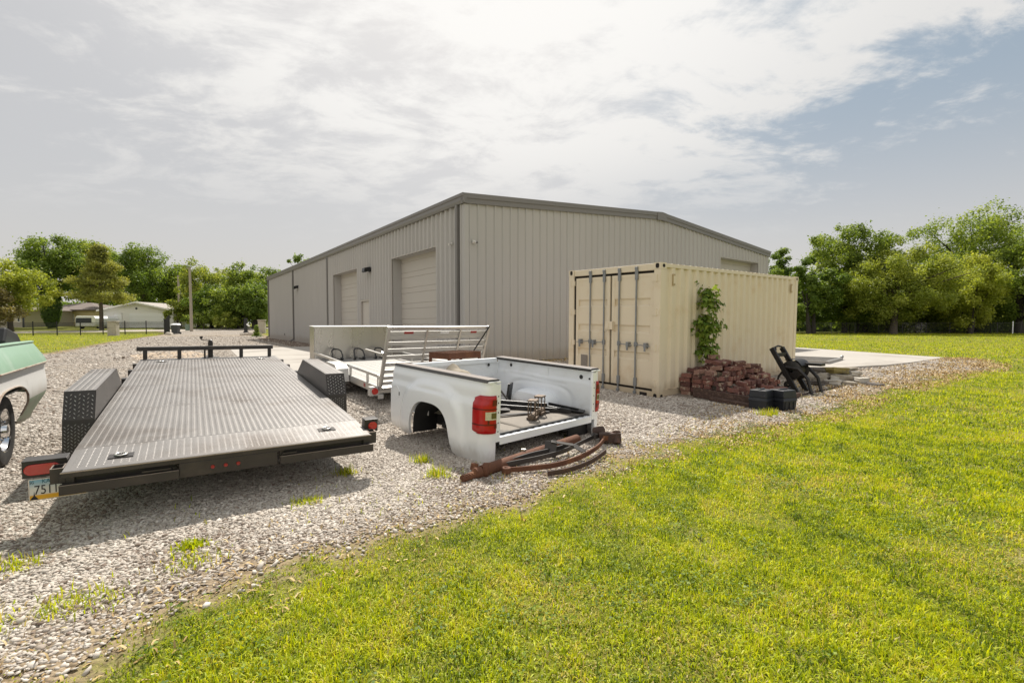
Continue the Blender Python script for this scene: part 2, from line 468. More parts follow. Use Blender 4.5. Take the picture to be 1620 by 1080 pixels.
def terrain():
    xs = np.unique(np.concatenate([np.arange(-60, 70, 2.0), np.arange(-14, 20, 0.5), np.arange(-3, 18, 0.15), [-1500, -700, -350, -200, -120, -85, 90, 130, 200, 350, 700, 1500]]))
    ys = np.unique(np.concatenate([np.arange(-10, 100, 2.0), np.arange(-2, 20, 0.5), np.arange(1, 18, 0.15), [-1000, -400, -150, -60, -25, 120, 160, 240, 400, 800, 1800]]))
    X, Y = np.meshgrid(xs, ys, indexing='ij'); Z = zg(X, Y)
    m = MB(); n = len(ys)
    m.v = [tuple(q) for q in np.stack([X, Y, Z], -1).reshape(-1, 3).tolist()]
    m.f = [[i * n + j, (i + 1) * n + j, (i + 1) * n + j + 1, i * n + j + 1] for i in range(len(xs) - 1) for j in range(n - 1)]
    m.mi = [0] * len(m.f)
    o = m.build('ground', M_LAWN, smooth=80); set_edge(o)
    return tag(o, kind='structure')
terrain()
def gravel_sheet():
    """the gravel yard: a sheet 6 mm above the ground with an uneven edge"""
    vs, fs = [], []
    def patch(x0, x1, y0, y1, st, hole=None):
        xs = np.arange(x0, x1 + st / 2, st); ys = np.arange(y0, y1 + st / 2, st)
        cx, cy = np.meshgrid((xs[:-1] + xs[1:]) / 2, (ys[:-1] + ys[1:]) / 2, indexing='ij')
        d = edgedist(cx, cy) - 0.22 + 0.55 * (fbm(cx, cy, 1.6, 4) - 0.52) + 0.16 * (vnoise(cx, cy, 9, 6) - 0.5)
        ok = d > 0
        if hole is not None: ok &= ~((cx > hole[0]) & (cx < hole[1]) & (cy > hole[2]) & (cy < hole[3]))
        o = len(vs); ny = len(ys)
        X, Y = np.meshgrid(xs, ys, indexing='ij'); Z = zg(X, Y) + 0.006
        vs.extend(np.stack([X, Y, Z], -1).reshape(-1, 3).tolist())
        I, J = np.nonzero(ok)
        q = o + I * ny + J
        fs.extend(np.stack([q, q + ny, q + ny + 1, q + 1], 1).tolist())
    H = (-4, 18, 0, 18)
    patch(-4, 18, 0, 18, 0.08)
    patch(-50, 20, -4, 68, 0.5, H)
    m = MB(); m.v = [tuple(v) for v in vs]; m.f = fs; m.mi = [0] * len(fs)
    me = bpy.data.meshes.new('gravel_yard'); me.from_pydata(m.v, [], m.f)
    bm = bmesh.new(); bm.from_mesh(me); bmesh.ops.delete(bm, geom=[v for v in bm.verts if not v.link_faces], context='VERTS'); bm.to_mesh(me); bm.free()
    me.materials.append(M_GRAV); me.shade_smooth()
    ob = bpy.data.objects.new('gravel_yard', me); COL.objects.link(ob); set_edge(ob)
    return tag(ob, kind='structure')
gravel_sheet()
def sheet(name, poly, dz, material, th=0.0, kind='structure', flat=None):
    """flat-lying polygon draped on the ground, with an optional kerb thickness"""
    m = MB(); n = len(poly)
    top = [(x, y, (gz(x, y) if flat is None else flat) + dz) for x, y in poly]
    bot = [(x, y, (gz(x, y) if flat is None else flat) + dz - max(th, 0.02)) for x, y in poly]
    m.add(top + bot, [tuple(range(n))] + [(i, n + i, n + (i + 1) % n, (i + 1) % n) for i in range(n)])
    return tag(m.build(name, material), kind=kind)
M_CONC = mat('concrete', (0.39, 0.365, 0.33), 0.85, var=0.14, vscale=0.8, bump=0.15, bscale=30, color2=(0.31, 0.285, 0.255), c2scale=0.4, coords='Position', spec=0.2)
M_ROAD = mat('road_gravel', (0.50, 0.45, 0.39), 0.95, var=0.15, vscale=0.6, coords='Position', spec=0.1)
M_DIRT = mat('bare_dirt', (0.37, 0.295, 0.22), 0.95, var=0.25, vscale=2.5, bump=0.4, bscale=15, coords='Position', spec=0.1)
BA = 0.641
BU = Vector((cos(BA), sin(BA), 0)); BW = Vector((-sin(BA), cos(BA), 0)); BO = Vector((-1.376, 13.981, 0.235))
def bpt(u, s): p = BO + BU * u + BW * s; return (p.x, p.y)
# concrete apron along the door side and the pad behind the container
sheet('concrete_apron', [bpt(-0.02, 0.2), bpt(-0.02, 14.2), bpt(-4.6, 14.2), bpt(-5.0, 8.0), bpt(-4.8, 0.2)], 0.014, M_CONC, 0.15, flat=0.22)
PAD = [bpt(5.0, -0.02), bpt(5.0, -4.6), (9.0, 13.05), (10.92, 13.75), (12.4, 14.65), (15.42, 16.77), (14.9, 20.2), (14.4, 23.7), bpt(18.5, -0.02)]
sheet('concrete_pad', PAD, 0.016, M_CONC, 0.15, flat=0.22)
sheet('dirt_patch', [(-13.1, 16.2), (-14.6, 18.0), (-15.1, 19.7), (-14.1, 20.6), (-13.0, 19.6), (-12.2, 18.9), (-11.2, 17.2), (-10.4, 15.8), (-11.8, 15.4)], 0.012, M_DIRT)
sheet('mulch_bed', [bpt(-0.02, 14.4), bpt(-0.02, 31.6), bpt(-0.8, 31.9), bpt(-1.5, 26), bpt(-1.3, 20), bpt(-1.8, 15.5), bpt(-1.2, 14.4)], 0.018, mat('mulch', (0.17, 0.13, 0.10), 0.95, var=0.4, vscale=9, bump=1.0, bscale=25, coords='Position', spec=0.1))
sheet('road', [(-75, 50.5), (-60, 51.0), (-44, 57.2), (-31, 68.5), (-20, 76), (-20, 81), (-34, 74), (-47, 63), (-62, 55.5), (-78, 54.5)], 0.012, M_ROAD)

# ------------------------------------------------------------------ metal building
M_WALL = mat('wall_steel', (0.428, 0.412, 0.394), 0.5, var=0.07, vscale=0.7, stretch=(1, 1, 0.2), bump=0.03, bscale=3, spec=0.35, rvar=0.08)
M_TRIM = mat('trim_steel', (0.185, 0.175, 0.167), 0.42, var=0.06, vscale=0.7, spec=0.4)
M_TRIML = mat('trim_light', (0.40, 0.37, 0.335), 0.5, var=0.05, vscale=0.8)
M_DOORP = mat('door_panel', (0.455, 0.425, 0.385), 0.5, var=0.04, vscale=0.8)
M_BLACKF = mat('black_fixture', (0.012, 0.012, 0.013), 0.35)
M_CAMW = mat('camera_white', (0.6, 0.58, 0.55), 0.4)
M_ROOF = mat('roof_steel', (0.42, 0.41, 0.39), 0.45, var=0.05)
add_dust(M_WALL, 0.0, 0.8, (0.33, 0.285, 0.235), 0.6, 2.0)
def metal_building():
    # local axes: x = along the gable (BU), y = along the door wall (BW)
    R = empty('metal_building', mtx=frame(BO, BU, BW, Vector((0, 0, 1))))
    tag(R, 'large beige ribbed steel workshop building with a low gable roof', 'building')
    Wd, L, EH, RH = 18.6, 31.2, 4.90, 5.64
    FT = 0.3048
    def prof(n0, n1, off, rb, rh_):
        out = []
        k0 = int(math.floor((n0 - off) / FT)) - 1; k1 = int(math.ceil((n1 - off) / FT)) + 1
        for k in range(k0, k1 + 1):
            c = off + k * FT
            for d, h in ((-rb, 0), (-rb * 0.36, rh_), (rb * 0.36, rh_), (rb, 0)):
                if n0 < c + d < n1: out.append((c + d, h))
        return [(n0, 0)] + out + [(n1, 0)]
    def wall(name, n0, n1, off, P, top, openings, rb, rh_, parent=R):
        m = MB(); pr = prof(n0, n1, off, rb, rh_)
        xs = []
        for (a, ha), (b, hb) in zip(pr, pr[1:]):
            cuts = [a] + sorted(c for o in openings for c in o[:2] if a < c < b) + [b]
            for c0, c1 in zip(cuts, cuts[1:]):
                f = lambda c: ha + (hb - ha) * (c - a) / (b - a)
                mid = (c0 + c1) / 2; zb = 0.0
                for o in openings:
                    if o[0] < mid < o[1]: zb = o[2]
                m.add([P(c0, f(c0), zb), P(c1, f(c1), zb), P(c1, f(c1), top(c1)), P(c0, f(c0), top(c0))], [(0, 1, 2, 3)])
        return m.build(name, M_WALL, parent)
    door_wall = wall('side_wall', 0, L, 0.4686, lambda s, h, z: (-h, s, z), lambda s: EH, [(1.76, 5.38, 3.68), (7.85, 8.95, 2.25), (9.40, 13.0, 3.68)], 0.070, 0.072)
    gt = lambda u: EH + (RH - EH) * (1 - abs(u - Wd / 2) / (Wd / 2))
    gable_wall = wall('gable_wall', 0, Wd, 0.4456, lambda u, h, z: (u, -h, z), gt, [(13.91, 17.48, 4.30)], 0.042, 0.045)
    m = MB()
    m.add([(Wd, 0, 0), (Wd, L, 0), (Wd, L, EH), (Wd, 0, EH)], [(0, 1, 2, 3)])
    m.add([(0, L, 0), (Wd, L, 0), (Wd, L, EH), (Wd / 2, L, RH), (0, L, EH)], [(0, 1, 2, 3, 4)])
    m.build('rear_wall', M_WALL, R)
    # slab edge
    m = MB(); m.b2((0.02, 0.02, -0.45), (Wd - 0.02, L - 0.02, -0.01)); m.build('slab', M_CONC, R)
    # roof sheets with standing ribs
    m = MB()
    for sgn in (0, 1):
        x0, x1 = (-0.12, Wd / 2) if sgn == 0 else (Wd + 0.12, Wd / 2)
        z0, z1 = EH + 0.06, RH + 0.07
        m.hexa([(x0, -0.06, z0 - 0.04), (x1, -0.06, z1 - 0.04), (x1, L + 0.06, z1 - 0.04), (x0, L + 0.06, z0 - 0.04),
                (x0, -0.06, z0), (x1, -0.06, z1), (x1, L + 0.06, z1), (x0, L + 0.06, z0)])
        for k in range(52):
            y = 0.1 + k * 0.6
            if y < L: m.bar((x0, y, z0 + 0.015), (x1, y, z1 + 0.015), 0.05, 0.04)
    m.build('roof', M_ROOF, R)
    # gutter along the eave: a formed box with an overhanging lip
    m = MB()
    gp = [(-0.02, 4.72), (-0.115, 4.72), (-0.135, 4.80), (-0.135, 4.90), (-0.16, 4.915), (-0.16, 5.0), (-0.145, 5.0), (-0.145, 4.935), (-0.02, 4.935)]
    m.prism(gp, -0.14, L + 0.1, 'y')
    m.v = [(a, b, c) for a, b, c in m.v]
    m.build('gutter', M_TRIM, R)
    # rake trim on the gable, two folded bands, and the peak box
    m = MB()
    def rake(xa, za, xb, zb):
        for (dz0, dz1, d) in ((-0.18, -0.03, 0.075), (-0.03, 0.115, 0.10)):
            m.hexa([(xa, -d, za + dz0), (xb, -d, zb + dz0), (xb, -0.004, zb + dz0), (xa, -0.004, za + dz0),
                    (xa, -d, za + dz1), (xb, -d, zb + dz1), (xb, -0.004, zb + dz1), (xa, -0.004, za + dz1)])
    rake(-0.135, EH - 0.01, Wd / 2 - 0.28, RH - 0.03); rake(Wd / 2 + 0.28, RH - 0.03, Wd + 0.135, EH - 0.01)
    m.build('rake_trim', M_TRIM, R)
    m = MB(); c = Wd / 2
    m.prism([(c - 0.30, RH - 0.235), (c, RH - 0.21), (c + 0.30, RH - 0.235), (c + 0.30, RH + 0.085), (c, RH + 0.11), (c - 0.30, RH + 0.085)], -0.115, -0.004, 'y')
    m.build('peak_box', M_TRIM, R)
    # corner trims, base trims
    m = MB()
    m.prism([(-0.05, -0.04), (0.10, -0.04), (0.10, -0.002), (-0.003, -0.002), (-0.003, 0.10), (-0.05, 0.10)], 0.0, 4.71, 'z'); m.build('corner_trim', M_WALL, R)
    m = MB(); m.b2((-0.05, L - 0.1, 0.0), (-0.002, L + 0.03, 4.71)); m.build('corner_trim', M_WALL, R)
    m = MB(); m.b2((Wd - 0.1, -0.036, 0.0), (Wd + 0.036, -0.002, 4.72)); m.build('corner_trim', M_WALL, R)
    # downspouts
    for s in (0.32, 13.95, 22.05, 30.95):
        m = MB(); m.b2((-0.135, s - 0.055, 0.14), (-0.034, s + 0.055, 4.72))
        m.bar((-0.085, s, 0.16), (-0.30, s, 0.05), 0.11, 0.09)
        for z in (0.8, 2.4, 4.0): m.b2((-0.14, s - 0.065, z), (-0.033, s + 0.065, z + 0.03))
        m.build('downspout', [M_TRIM], R, bevel=0.006)
    # overhead doors: recessed sectional doors with light jamb trim
    def overhead(P, a, b, top, light=True):
        m = MB(); dep = 0.34; H = top
        z = 0.0; k = 0
        # one vertical profile of sections: broad flat, narrow groove pairs
        prof2 = []
        z = 0.0
        while z < H - 0.02:
            for dz in (0.0, 0.195):
                if z + dz + 0.02 < H:
                    prof2 += [(z + dz, 0.0), (z + dz + 0.006, 0.014), (z + dz + 0.016, 0.014), (z + dz + 0.022, 0.0)]
            z += 0.587
        prof2 = sorted(prof2) + [(H, 0.0)]
        for (z0, d0), (z1, d1) in zip(prof2, prof2[1:]):
            m.add([P(a, dep + d0, z0), P(b, dep + d0, z0), P(b, dep + d1, z1), P(a, dep + d1, z1)], [(0, 1, 2, 3)])
        d = m.build('overhead_door', M_DOORP, R)
        m = MB()
        for q0, q1 in ((a, a), (b, b)):
            m.add([P(a if q0 == a else b, -0.03, 0), P(a if q0 == a else b, dep + 0.02, 0), P(a if q0 == a else b, dep + 0.02, H), P(a if q0 == a else b, -0.03, H)], [(0, 1, 2, 3)])
        m.add([P(a, -0.03, H), P(b, -0.03, H), P(b, dep + 0.02, H), P(a, dep + 0.02, H)], [(0, 1, 2, 3)])
        j = m.build('jamb', M_WALL, d)
        m = MB()
        def tb(a0, a1, z0, z1):
            p = [P(a0, -0.045, z0), P(a1, -0.045, z0), P(a1, -0.001, z0), P(a0, -0.001, z0), P(a0, -0.045, z1), P(a1, -0.045, z1), P(a1, -0.001, z1), P(a0, -0.001, z1)]
            m.hexa(p)
        tb(a - 0.05, a, 0, H + 0.05); tb(b, b + 0.05, 0, H + 0.05); tb(a, b, H, H + 0.05)
        m.build('frame', M_TRIML, d)
        return d
    Ps = lambda s, d, z: (d, s, z); Pg = lambda u, d, z: (u, d, z)
    overhead(Ps, 1.76, 5.38, 3.68); overhead(Ps, 9.40, 13.0, 3.68); overhead(Pg, 13.91, 17.48, 4.30)
    # walk door
    m = MB(); m.b2((0.03, 7.92, 0.02), (0.07, 8.88, 2.17)); d = m.build('walk_door', mat('walk_door', (0.47, 0.44, 0.40), 0.5, var=0.04), R)
    m = MB()
    m.b2((-0.045, 7.85, 0), (0.08, 7.92, 2.25)); m.b2((-0.045, 8.88, 0), (0.08, 8.95, 2.25)); m.b2((-0.045, 7.92, 2.175), (0.08, 8.88, 2.25))
    m.build('frame', M_TRIML, d)
    m = MB(); m.lathe([(0.001, -0.02), (0.03, -0.02), (0.033, -0.045), (0.001, -0.05)], 12, (0, 8.78, 1.02), 'x'); m.build('handle', M_BLACKF, d, smooth=40)
    # flood lights under a hood, and two cameras
    for s, z in ((7.72, 3.47), (20.7, 3.52)):
        m = MB(); m.b2((-0.09, s - 0.09, z - 0.08), (-0.034, s + 0.09, z + 0.10))
        m.prism([(-0.08, z + 0.13), (-0.34, z + 0.07), (-0.36, z - 0.09), (-0.28, z - 0.11), (-0.08, z - 0.02)], s - 0.16, s + 0.16, 'y')
        m.build('flood_light', M_BLACKF, R, bevel=0.008)
    m = MB(); m.b2((-0.06, 0.68, 3.60), (-0.046, 0.76, 3.68)); m.tube([(-0.06, 0.72, 3.64), (-0.12, 0.70, 3.61), (-0.18, 0.67, 3.60)], [0.018, 0.022, 0.03], 10)
    m.build('security_camera', M_CAMW, R, smooth=40)
    m = MB(); m.b2((0.22, -0.06, 3.58), (0.32, -0.034, 3.68)); m.tube([(0.27, -0.06, 3.63), (0.29, -0.11, 3.61), (0.30, -0.16, 3.60)], [0.02, 0.024, 0.03], 10, mi=0)
    m.lathe([(0.0005, -0.005), (0.028, -0.004), (0.028, 0.0), (0.0005, 0.001)], 10, (0.302, -0.164, 3.598), 'y', mi=1)
    m.build('security_camera', [M_CAMW, M_BLACKF], R, smooth=40)
    m = MB(); m.b2((-0.09, 24.9, 0.35), (-0.036, 25.05, 0.5)); m.build('wall_box', M_BLACKF, R)
metal_building()

# ------------------------------------------------------------------ shipping container
M_CREAM = mat('cream_paint', (0.725, 0.63, 0.475), 0.42, var=0.05, vscale=1.2, color2=(0.64, 0.50, 0.32), c2scale=1.6, c2lo=0.52, c2hi=0.8, spec=0.4, rvar=0.08)
M_CREAMD = mat('cream_worn', (0.46, 0.35, 0.20), 0.6, var=0.2, vscale=6, color2=(0.16, 0.07, 0.03), c2scale=5, c2lo=0.58, c2hi=0.66)
M_GASKET = mat('gasket', (0.014, 0.010, 0.008), 0.8)
M_GALV = mat('galvanised', (0.27, 0.28, 0.29), 0.5, 0.6, var=0.25, vscale=12)
CY, TX, TY = 0.656, 0.0135, 0.0195
add_dust(M_CREAM, 0.0, 0.6, (0.40, 0.31, 0.20), 0.6, 4.0)
def container():
    u = Vector((cos(CY), sin(CY), TX)).normalized(); ww = Vector((-sin(CY), cos(CY), TY)).normalized()
    n = u.cross(ww).normalized(); ww = n.cross(u)
    R = empty('shipping_container', mtx=frame((2.778, 8.899, 0.0), u, ww, n))
    tag(R, 'cream steel shipping container with double doors and galvanised locking bars', 'container')
    L, Wd, H = 6.058, 2.438, 2.591
    m = MB()
    # corner posts, rails
    for x in (0, L - 0.16):
        for y in (0, Wd - 0.16): m.b2((x + 0.004, y + 0.004, 0.118), (x + 0.156, y + 0.156, H - 0.118))
    for y0, y1 in ((0.012, 0.07), (Wd - 0.07, Wd - 0.012)):
        m.b2((0.178, y0, H - 0.085), (L - 0.178, y1, H - 0.012)); m.b2((0.178, y0 + (0.03 if y0 < 1 else 0), 0.02), (L - 0.178, y1 + 0.0, 0.165))
    m.b2((0.02, 0.162, H - 0.135), (0.12, Wd - 0.162, H - 0.008)); m.b2((0.02, 0.162, 0.012), (0.14, Wd - 0.162, 0.135))
    m.b2((L - 0.12, 0.162, H - 0.10), (L - 0.02, Wd - 0.162, H - 0.012)); m.b2((L - 0.12, 0.162, 0.02), (L - 0.02, Wd - 0.162, 0.15))
    fr = m.build('frame', M_CREAM, R, bevel=0.006)
    # corner castings with oval holes
    for x in (0, 1):
        for y in (0, 1):
            for z in (0, 1):
                m = MB(); x0 = 0 if x == 0 else L - 0.178; y0 = 0 if y == 0 else Wd - 0.162; z0 = 0 if z == 0 else H - 0.118
                m.b2((x0, y0, z0), (x0 + 0.178, y0 + 0.162, z0 + 0.118))
                fx = x0 - 0.0015 if x == 0 else x0 + 0.1795
                fy = y0 - 0.0015 if y == 0 else y0 + 0.1635
                oval = lambda a, b, ra, rb: [(a + ra * (abs(cos(t)) ** 0.7) * (1 if cos(t) > 0 else -1), b + rb * (abs(sin(t)) ** 0.7) * (1 if sin(t) > 0 else -1)) for t in [2 * PI * k / 16 for k in range(16)]]
                m.prism(oval(y0 + 0.081, z0 + 0.06, 0.040, 0.047), fx - 0.0005, fx + 0.001, 'x', mi=1)
                m.prism(oval(x0 + 0.089, z0 + 0.06, 0.04, 0.032), fy - 0.0005, fy + 0.001, 'y', mi=1)
                m.build('corner_casting', [M_CREAM, M_GASKET], fr)
    # corrugated sides and rear
    def corr(a, b, step=0.278):
        out = [(a, 0.0)]; k = a + 0.05
        while k + step < b:
            out += [(k, 0.0), (k + 0.050, 0.046), (k + 0.140, 0.046), (k + 0.190, 0.0)]; k += step
        return out + [(b, 0.0)]
    for nm, y, sg in (('side_panel', 0.018, 1), ('side_panel', Wd - 0.018, -1)):
        m = MB(); pr = corr(0.156, L - 0.156)
        for (a, ha), (b, hb) in zip(pr, pr[1:]):
            m.add([(a, y + sg * ha, 0.165), (b, y + sg * hb, 0.165), (b, y + sg * hb, H - 0.085), (a, y + sg * ha, H - 0.085)], [(0, 1, 2, 3)])
        sp = m.build(nm, M_CREAM, R)
        if sg == 1:
            # lashing brackets / vents near the top of the side
            for q in (0.385, L - 0.42):
                m = MB(); m.b2((q, -0.004, H - 0.42), (q + 0.075, 0.0175, H - 0.20)); m.b2((q + 0.02, -0.006, H - 0.38), (q + 0.075, -0.0045, H - 0.235), 1)
                m.build('vent', [M_CREAMD, M_CREAM], sp, bevel=0.004)
    m = MB(); pr = corr(0.156, Wd - 0.156)
    for (a, ha), (b, hb) in zip(pr, pr[1:]):
        m.add([(L - 0.03 - ha, a, 0.15), (L - 0.03 - hb, b, 0.15), (L - 0.03 - hb, b, H - 0.1), (L - 0.03 - ha, a, H - 0.1)], [(0, 1, 2, 3)])
    m.build('end_panel', M_CREAM, R)
    m = MB(); k = 0.178; pr = [(0.13, 0.0)]
    while k + 0.21 < L - 0.15: pr += [(k, 0), (k + 0.03, 0.009), (k + 0.12, 0.009), (k + 0.15, 0)]; k += 0.209
    pr += [(L - 0.05, 0.0)]
    for (a, ha), (b, hb) in zip(pr, pr[1:]):
        m.add([(a, 0.03, H - 0.012 + ha), (b, 0.03, H - 0.012 + hb), (b, Wd - 0.03, H - 0.012 + hb), (a, Wd - 0.03, H - 0.012 + ha)], [(0, 1, 2, 3)])
    m.build('roof', M_CREAM, R)
    m = MB(); m.b2((0.2, 0.1, 0.135), (L - 0.2, Wd - 0.1, 0.163)); m.build('floor', M_GASKET, R)
    # dark gasket behind the doors
    m = MB(); m.b2((0.075, 0.10, 0.10), (0.10, Wd - 0.10, H - 0.11)); m.b2((0.03, 0.158, 0.137), (0.075, 0.1645, H - 0.137)); m.b2((0.03, Wd - 0.2145, 0.137), (0.075, Wd - 0.1645, H - 0.137)); m.build('door_gasket', M_GASKET, R)
    # doors
    zb, zt = 0.185, H - 0.185
    for side in (0, 1):
        y0, y1 = (0.165, Wd / 2 - 0.026) if side == 0 else (Wd / 2 + 0.026, Wd - 0.215)
        m = MB()
        m.b2((0.026, y0, zb), (0.072, y0 + 0.075, zt)); m.b2((0.026, y1 - 0.075, zb), (0.072, y1, zt))
        m.b2((0.027, y0 + 0.075, zb), (0.071, y1 - 0.075, zb + 0.06)); m.b2((0.027, y0 + 0.075, zt - 0.06), (0.071, y1 - 0.075, zt))
        ya, yb = y0 + 0.075, y1 - 0.075
        pr = [(zb + 0.06, 0.034)]
        for zc in (0.62, 1.16, 1.70):
            z = zb + zc * (zt - zb) / 2.26
            pr += [(z - 0.085, 0.032), (z - 0.05, 0.066), (z + 0.045, 0.066), (z + 0.08, 0.032)]
        pr += [(zt - 0.06, 0.034)]
        for (za, da), (zc, dc) in zip(pr, pr[1:]):
            m.add([(da, ya, za), (da, yb, za), (dc, yb, zc), (dc, ya, zc)], [(0, 1, 2, 3)])
        d = m.build('door', M_CREAM, R)
        # locking bars
        for yy in ((0.56, 0.985) if side == 0 else (1.39, 1.78)):
            m = MB(); m.tube([(0.004, yy, 0.06), (0.004, yy, H - 0.055)], 0.017, 10)
            for z, hh in ((0.20, 0.16), (0.98, 0.09), (H - 0.30, 0.20)):
                m.b2((-0.006, yy - 0.034, z), (0.025, yy + 0.034, z + hh))
            m.b2((-0.02, yy - 0.03, 0.045), (0.03, yy + 0.03, 0.10)); m.b2((-0.02, yy - 0.03, H - 0.10), (0.03, yy + 0.03, H - 0.045))
            m.build('locking_bar', M_GALV, d, smooth=40, bevel=0.004)
            # handle and hasp
            ya2, yb2 = (yy, yy - 0.36) if side == 0 else (yy, yy + 0.36)
            m = MB(); m.bar((-0.03, ya2, 1.03), (-0.03, yb2, 1.0), 0.03, 0.016)
            mid = ya2 + (yb2 - ya2) * 0.72
            m.b2((-0.055, mid - 0.03, 0.965), (0.03, mid + 0.03, 1.065)); m.b2((-0.06, mid - 0.018, 0.90), (-0.035, mid + 0.018, 0.97))
            m.build('handle', M_GALV, d, bevel=0.004)
        # hinges on the outer edge
        yh = 0.075 if side == 0 else Wd - 0.075
        for z in (0.30, 0.98, 1.66, 2.30):
            m = MB(); m.b2((-0.004, yh - 0.055, z - 0.055), (0.03, yh + 0.115 if side == 0 else yh + 0.055, z + 0.055)) if side == 0 else m.b2((-0.004, yh - 0.115, z - 0.055), (0.03, yh + 0.055, z + 0.055))
            yo = yh - 0.03 if side == 0 else yh + 0.03
            m.tube([(-0.006, yo + (0.045 if side == 0 else -0.045), z - 0.065), (-0.006, yo + (0.045 if side == 0 else -0.045), z + 0.065)], 0.016, 8)
            m.build('hinge', M_CREAM, d, smooth=40)
        if side == 1:
            m = MB(); m.b2((0.022, 1.86, 0.42), (0.0245, 2.06, 0.72)); m.build('data_plate', mat('data_plate', (0.25, 0.22, 0.19), 0.5, 0.3, var=0.6, vscale=40), d)
    m = MB(); m.b2((-0.05, Wd / 2 - 0.10, 1.30), (0.025, Wd / 2 + 0.09, 1.47)); m.b2((-0.062, Wd / 2 - 0.02, 1.33), (-0.05, Wd / 2 + 0.06, 1.44))
    m.build('lock_box', M_CREAM, R, bevel=0.008)
    # fork pocket shade, put in as a thin dark plate on the sill
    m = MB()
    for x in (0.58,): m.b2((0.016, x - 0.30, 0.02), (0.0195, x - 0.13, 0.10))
    m.build('pocket_shade', M_GASKET, R)
    return frame((2.778, 8.899, 0.0), u, ww, n)
CM = container()
def cpt(x, y, z=0.0): return CM @ Vector((x, y, z))

# ------------------------------------------------------------------ steel car hauler trailer
M_DECK = mat('tread_plate', (0.215, 0.203, 0.194), 0.42, 0.5, var=0.16, vscale=1.3, color2=(0.125, 0.105, 0.09), c2scale=0.9, c2lo=0.46, c2hi=0.66, bump=0.05, bscale=60, rvar=0.10)
M_TREADTOP = mat('tread_top', (0.27, 0.257, 0.245), 0.42, 0.55, var=0.15, vscale=2.0)
M_BLKSTEEL = mat('black_steel', (0.032, 0.028, 0.026), 0.42, 0.0, var=0.3, vscale=5, color2=(0.06, 0.045, 0.035), c2scale=3)
M_BLKWORN = mat('black_steel_worn', (0.038, 0.033, 0.030), 0.42, 0.25, var=0.3, vscale=4, color2=(0.075, 0.062, 0.052), c2scale=2.2, c2lo=0.45, c2hi=0.75)
M_EDGE = mat('worn_edge', (0.33, 0.28, 0.24), 0.4, 0.6, var=0.2, vscale=8)
M_RUBBER = mat('rubber', (0.018, 0.017, 0.016), 0.75, var=0.25, vscale=6, color2=(0.05, 0.045, 0.038), c2scale=3)
M_RIM = mat('rim_steel', (0.5, 0.5, 0.5), 0.3, 0.85, var=0.08)
M_CHROME = mat('chrome', (0.72, 0.72, 0.73), 0.1, 1.0, var=0.04)
M_REDLENS = mat('red_lens', (0.46, 0.018, 0.012), 0.18, var=0.1, vscale=30, coat=0.6)
M_REDMARK = mat('red_marker', (0.30, 0.02, 0.018), 0.3)
M_SILVER = mat('silver_edge', (0.6, 0.58, 0.55), 0.3, 0.8)
def tread(mb, P, x0, x1, y0, y1, px=0.0235, py=0.031, h=0.0019, mi=1, skips=()):
    """raised lozenges of tread plate, P maps (x,y,h) to the plate"""
    nx = int((x1 - x0) / px); ny = int((y1 - y0) / py)
    for i in range(nx):
        cx = x0 + (i + 0.5) * px; s = 1 if i % 2 else -1
        dxy = (0.0085 * s, 0.0105); nn = (0.0034 * s, -0.0028)
        for j in range(ny):
            cy = y0 + (j + 0.25 + 0.5 * (i % 2)) * py
            if any(abs(cy - k) < 0.016 for k in skips) or cy + 0.012 > y1: continue
            a = P(cx - dxy[0], cy - dxy[1], 0.0004); b = P(cx + dxy[0], cy + dxy[1], 0.0004)
            l = P(cx + nn[0], cy + nn[1], 0.0004); r = P(cx - nn[0], cy - nn[1], 0.0004)
            t0 = P(cx - dxy[0] * 0.5, cy - dxy[1] * 0.5, h); t1 = P(cx + dxy[0] * 0.5, cy + dxy[1] * 0.5, h)
            mb.add([a, l, b, r, t0, t1], [(0, 1, 5, 4), (1, 2, 5), (2, 3, 4, 5), (3, 0, 4)], mi)
def wheel(parent, loc, R, wd, rimr, axis='x', side=1, rimmat=None, dish=0.02, name='wheel'):
    """tyre with tread grooves and a dished rim with lug nuts; side = the outward direction along the axis"""
    wroot = MB(); h = wd / 2
    wroot.lathe([(rimr, -h * 0.85), (rimr + (R - rimr) * 0.35, -h), (R * 0.93, -h * 0.93), (R, -h * 0.68), (R, h * 0.68), (R * 0.93, h * 0.93), (rimr + (R - rimr) * 0.35, h), (rimr, h * 0.85)], 36, loc, axis)
    for k in (-0.4, 0, 0.4):
        wroot.lathe([(R + 0.0005, h * k - 0.012), (R + 0.007, h * k - 0.009), (R + 0.007, h * k + 0.009), (R + 0.0005, h * k + 0.012)], 36, loc, axis)
    t = wroot.build(name, M_RUBBER, parent, smooth=35)
    m = MB()
    s = side
    m.lathe([(rimr + 0.006, s * h * 0.88), (rimr - 0.012, s * h * 0.80), (rimr * 0.82, s * (h * 0.80 - dish)), (rimr * 0.55, s * (h * 0.8 - dish * 0.4)), (rimr * 0.36, s * (h * 0.8 - dish * 0.2)), (rimr * 0.30, s * (h * 0.80 + 0.03)), (0.001, s * (h * 0.80 + 0.035))], 30, loc, axis)
    for k in range(6):
        a = 2 * PI * k / 6; r = rimr * 0.46
        q = {'x': (s * (h * 0.8 - dish * 0.3 + 0.008), r * cos(a), r * sin(a)), 'y': (r * sin(a), s * (h * 0.8 + 0.008), r * cos(a))}[axis]
        c = Vector(loc) + Vector(q); d = Vector((s * 0.012, 0, 0)) if axis == 'x' else Vector((0, s * 0.012, 0))
        m.tube([c - d, c + d], 0.011, 6)
    m.build('rim', rimmat or M_RIM, t, smooth=35)
    return t
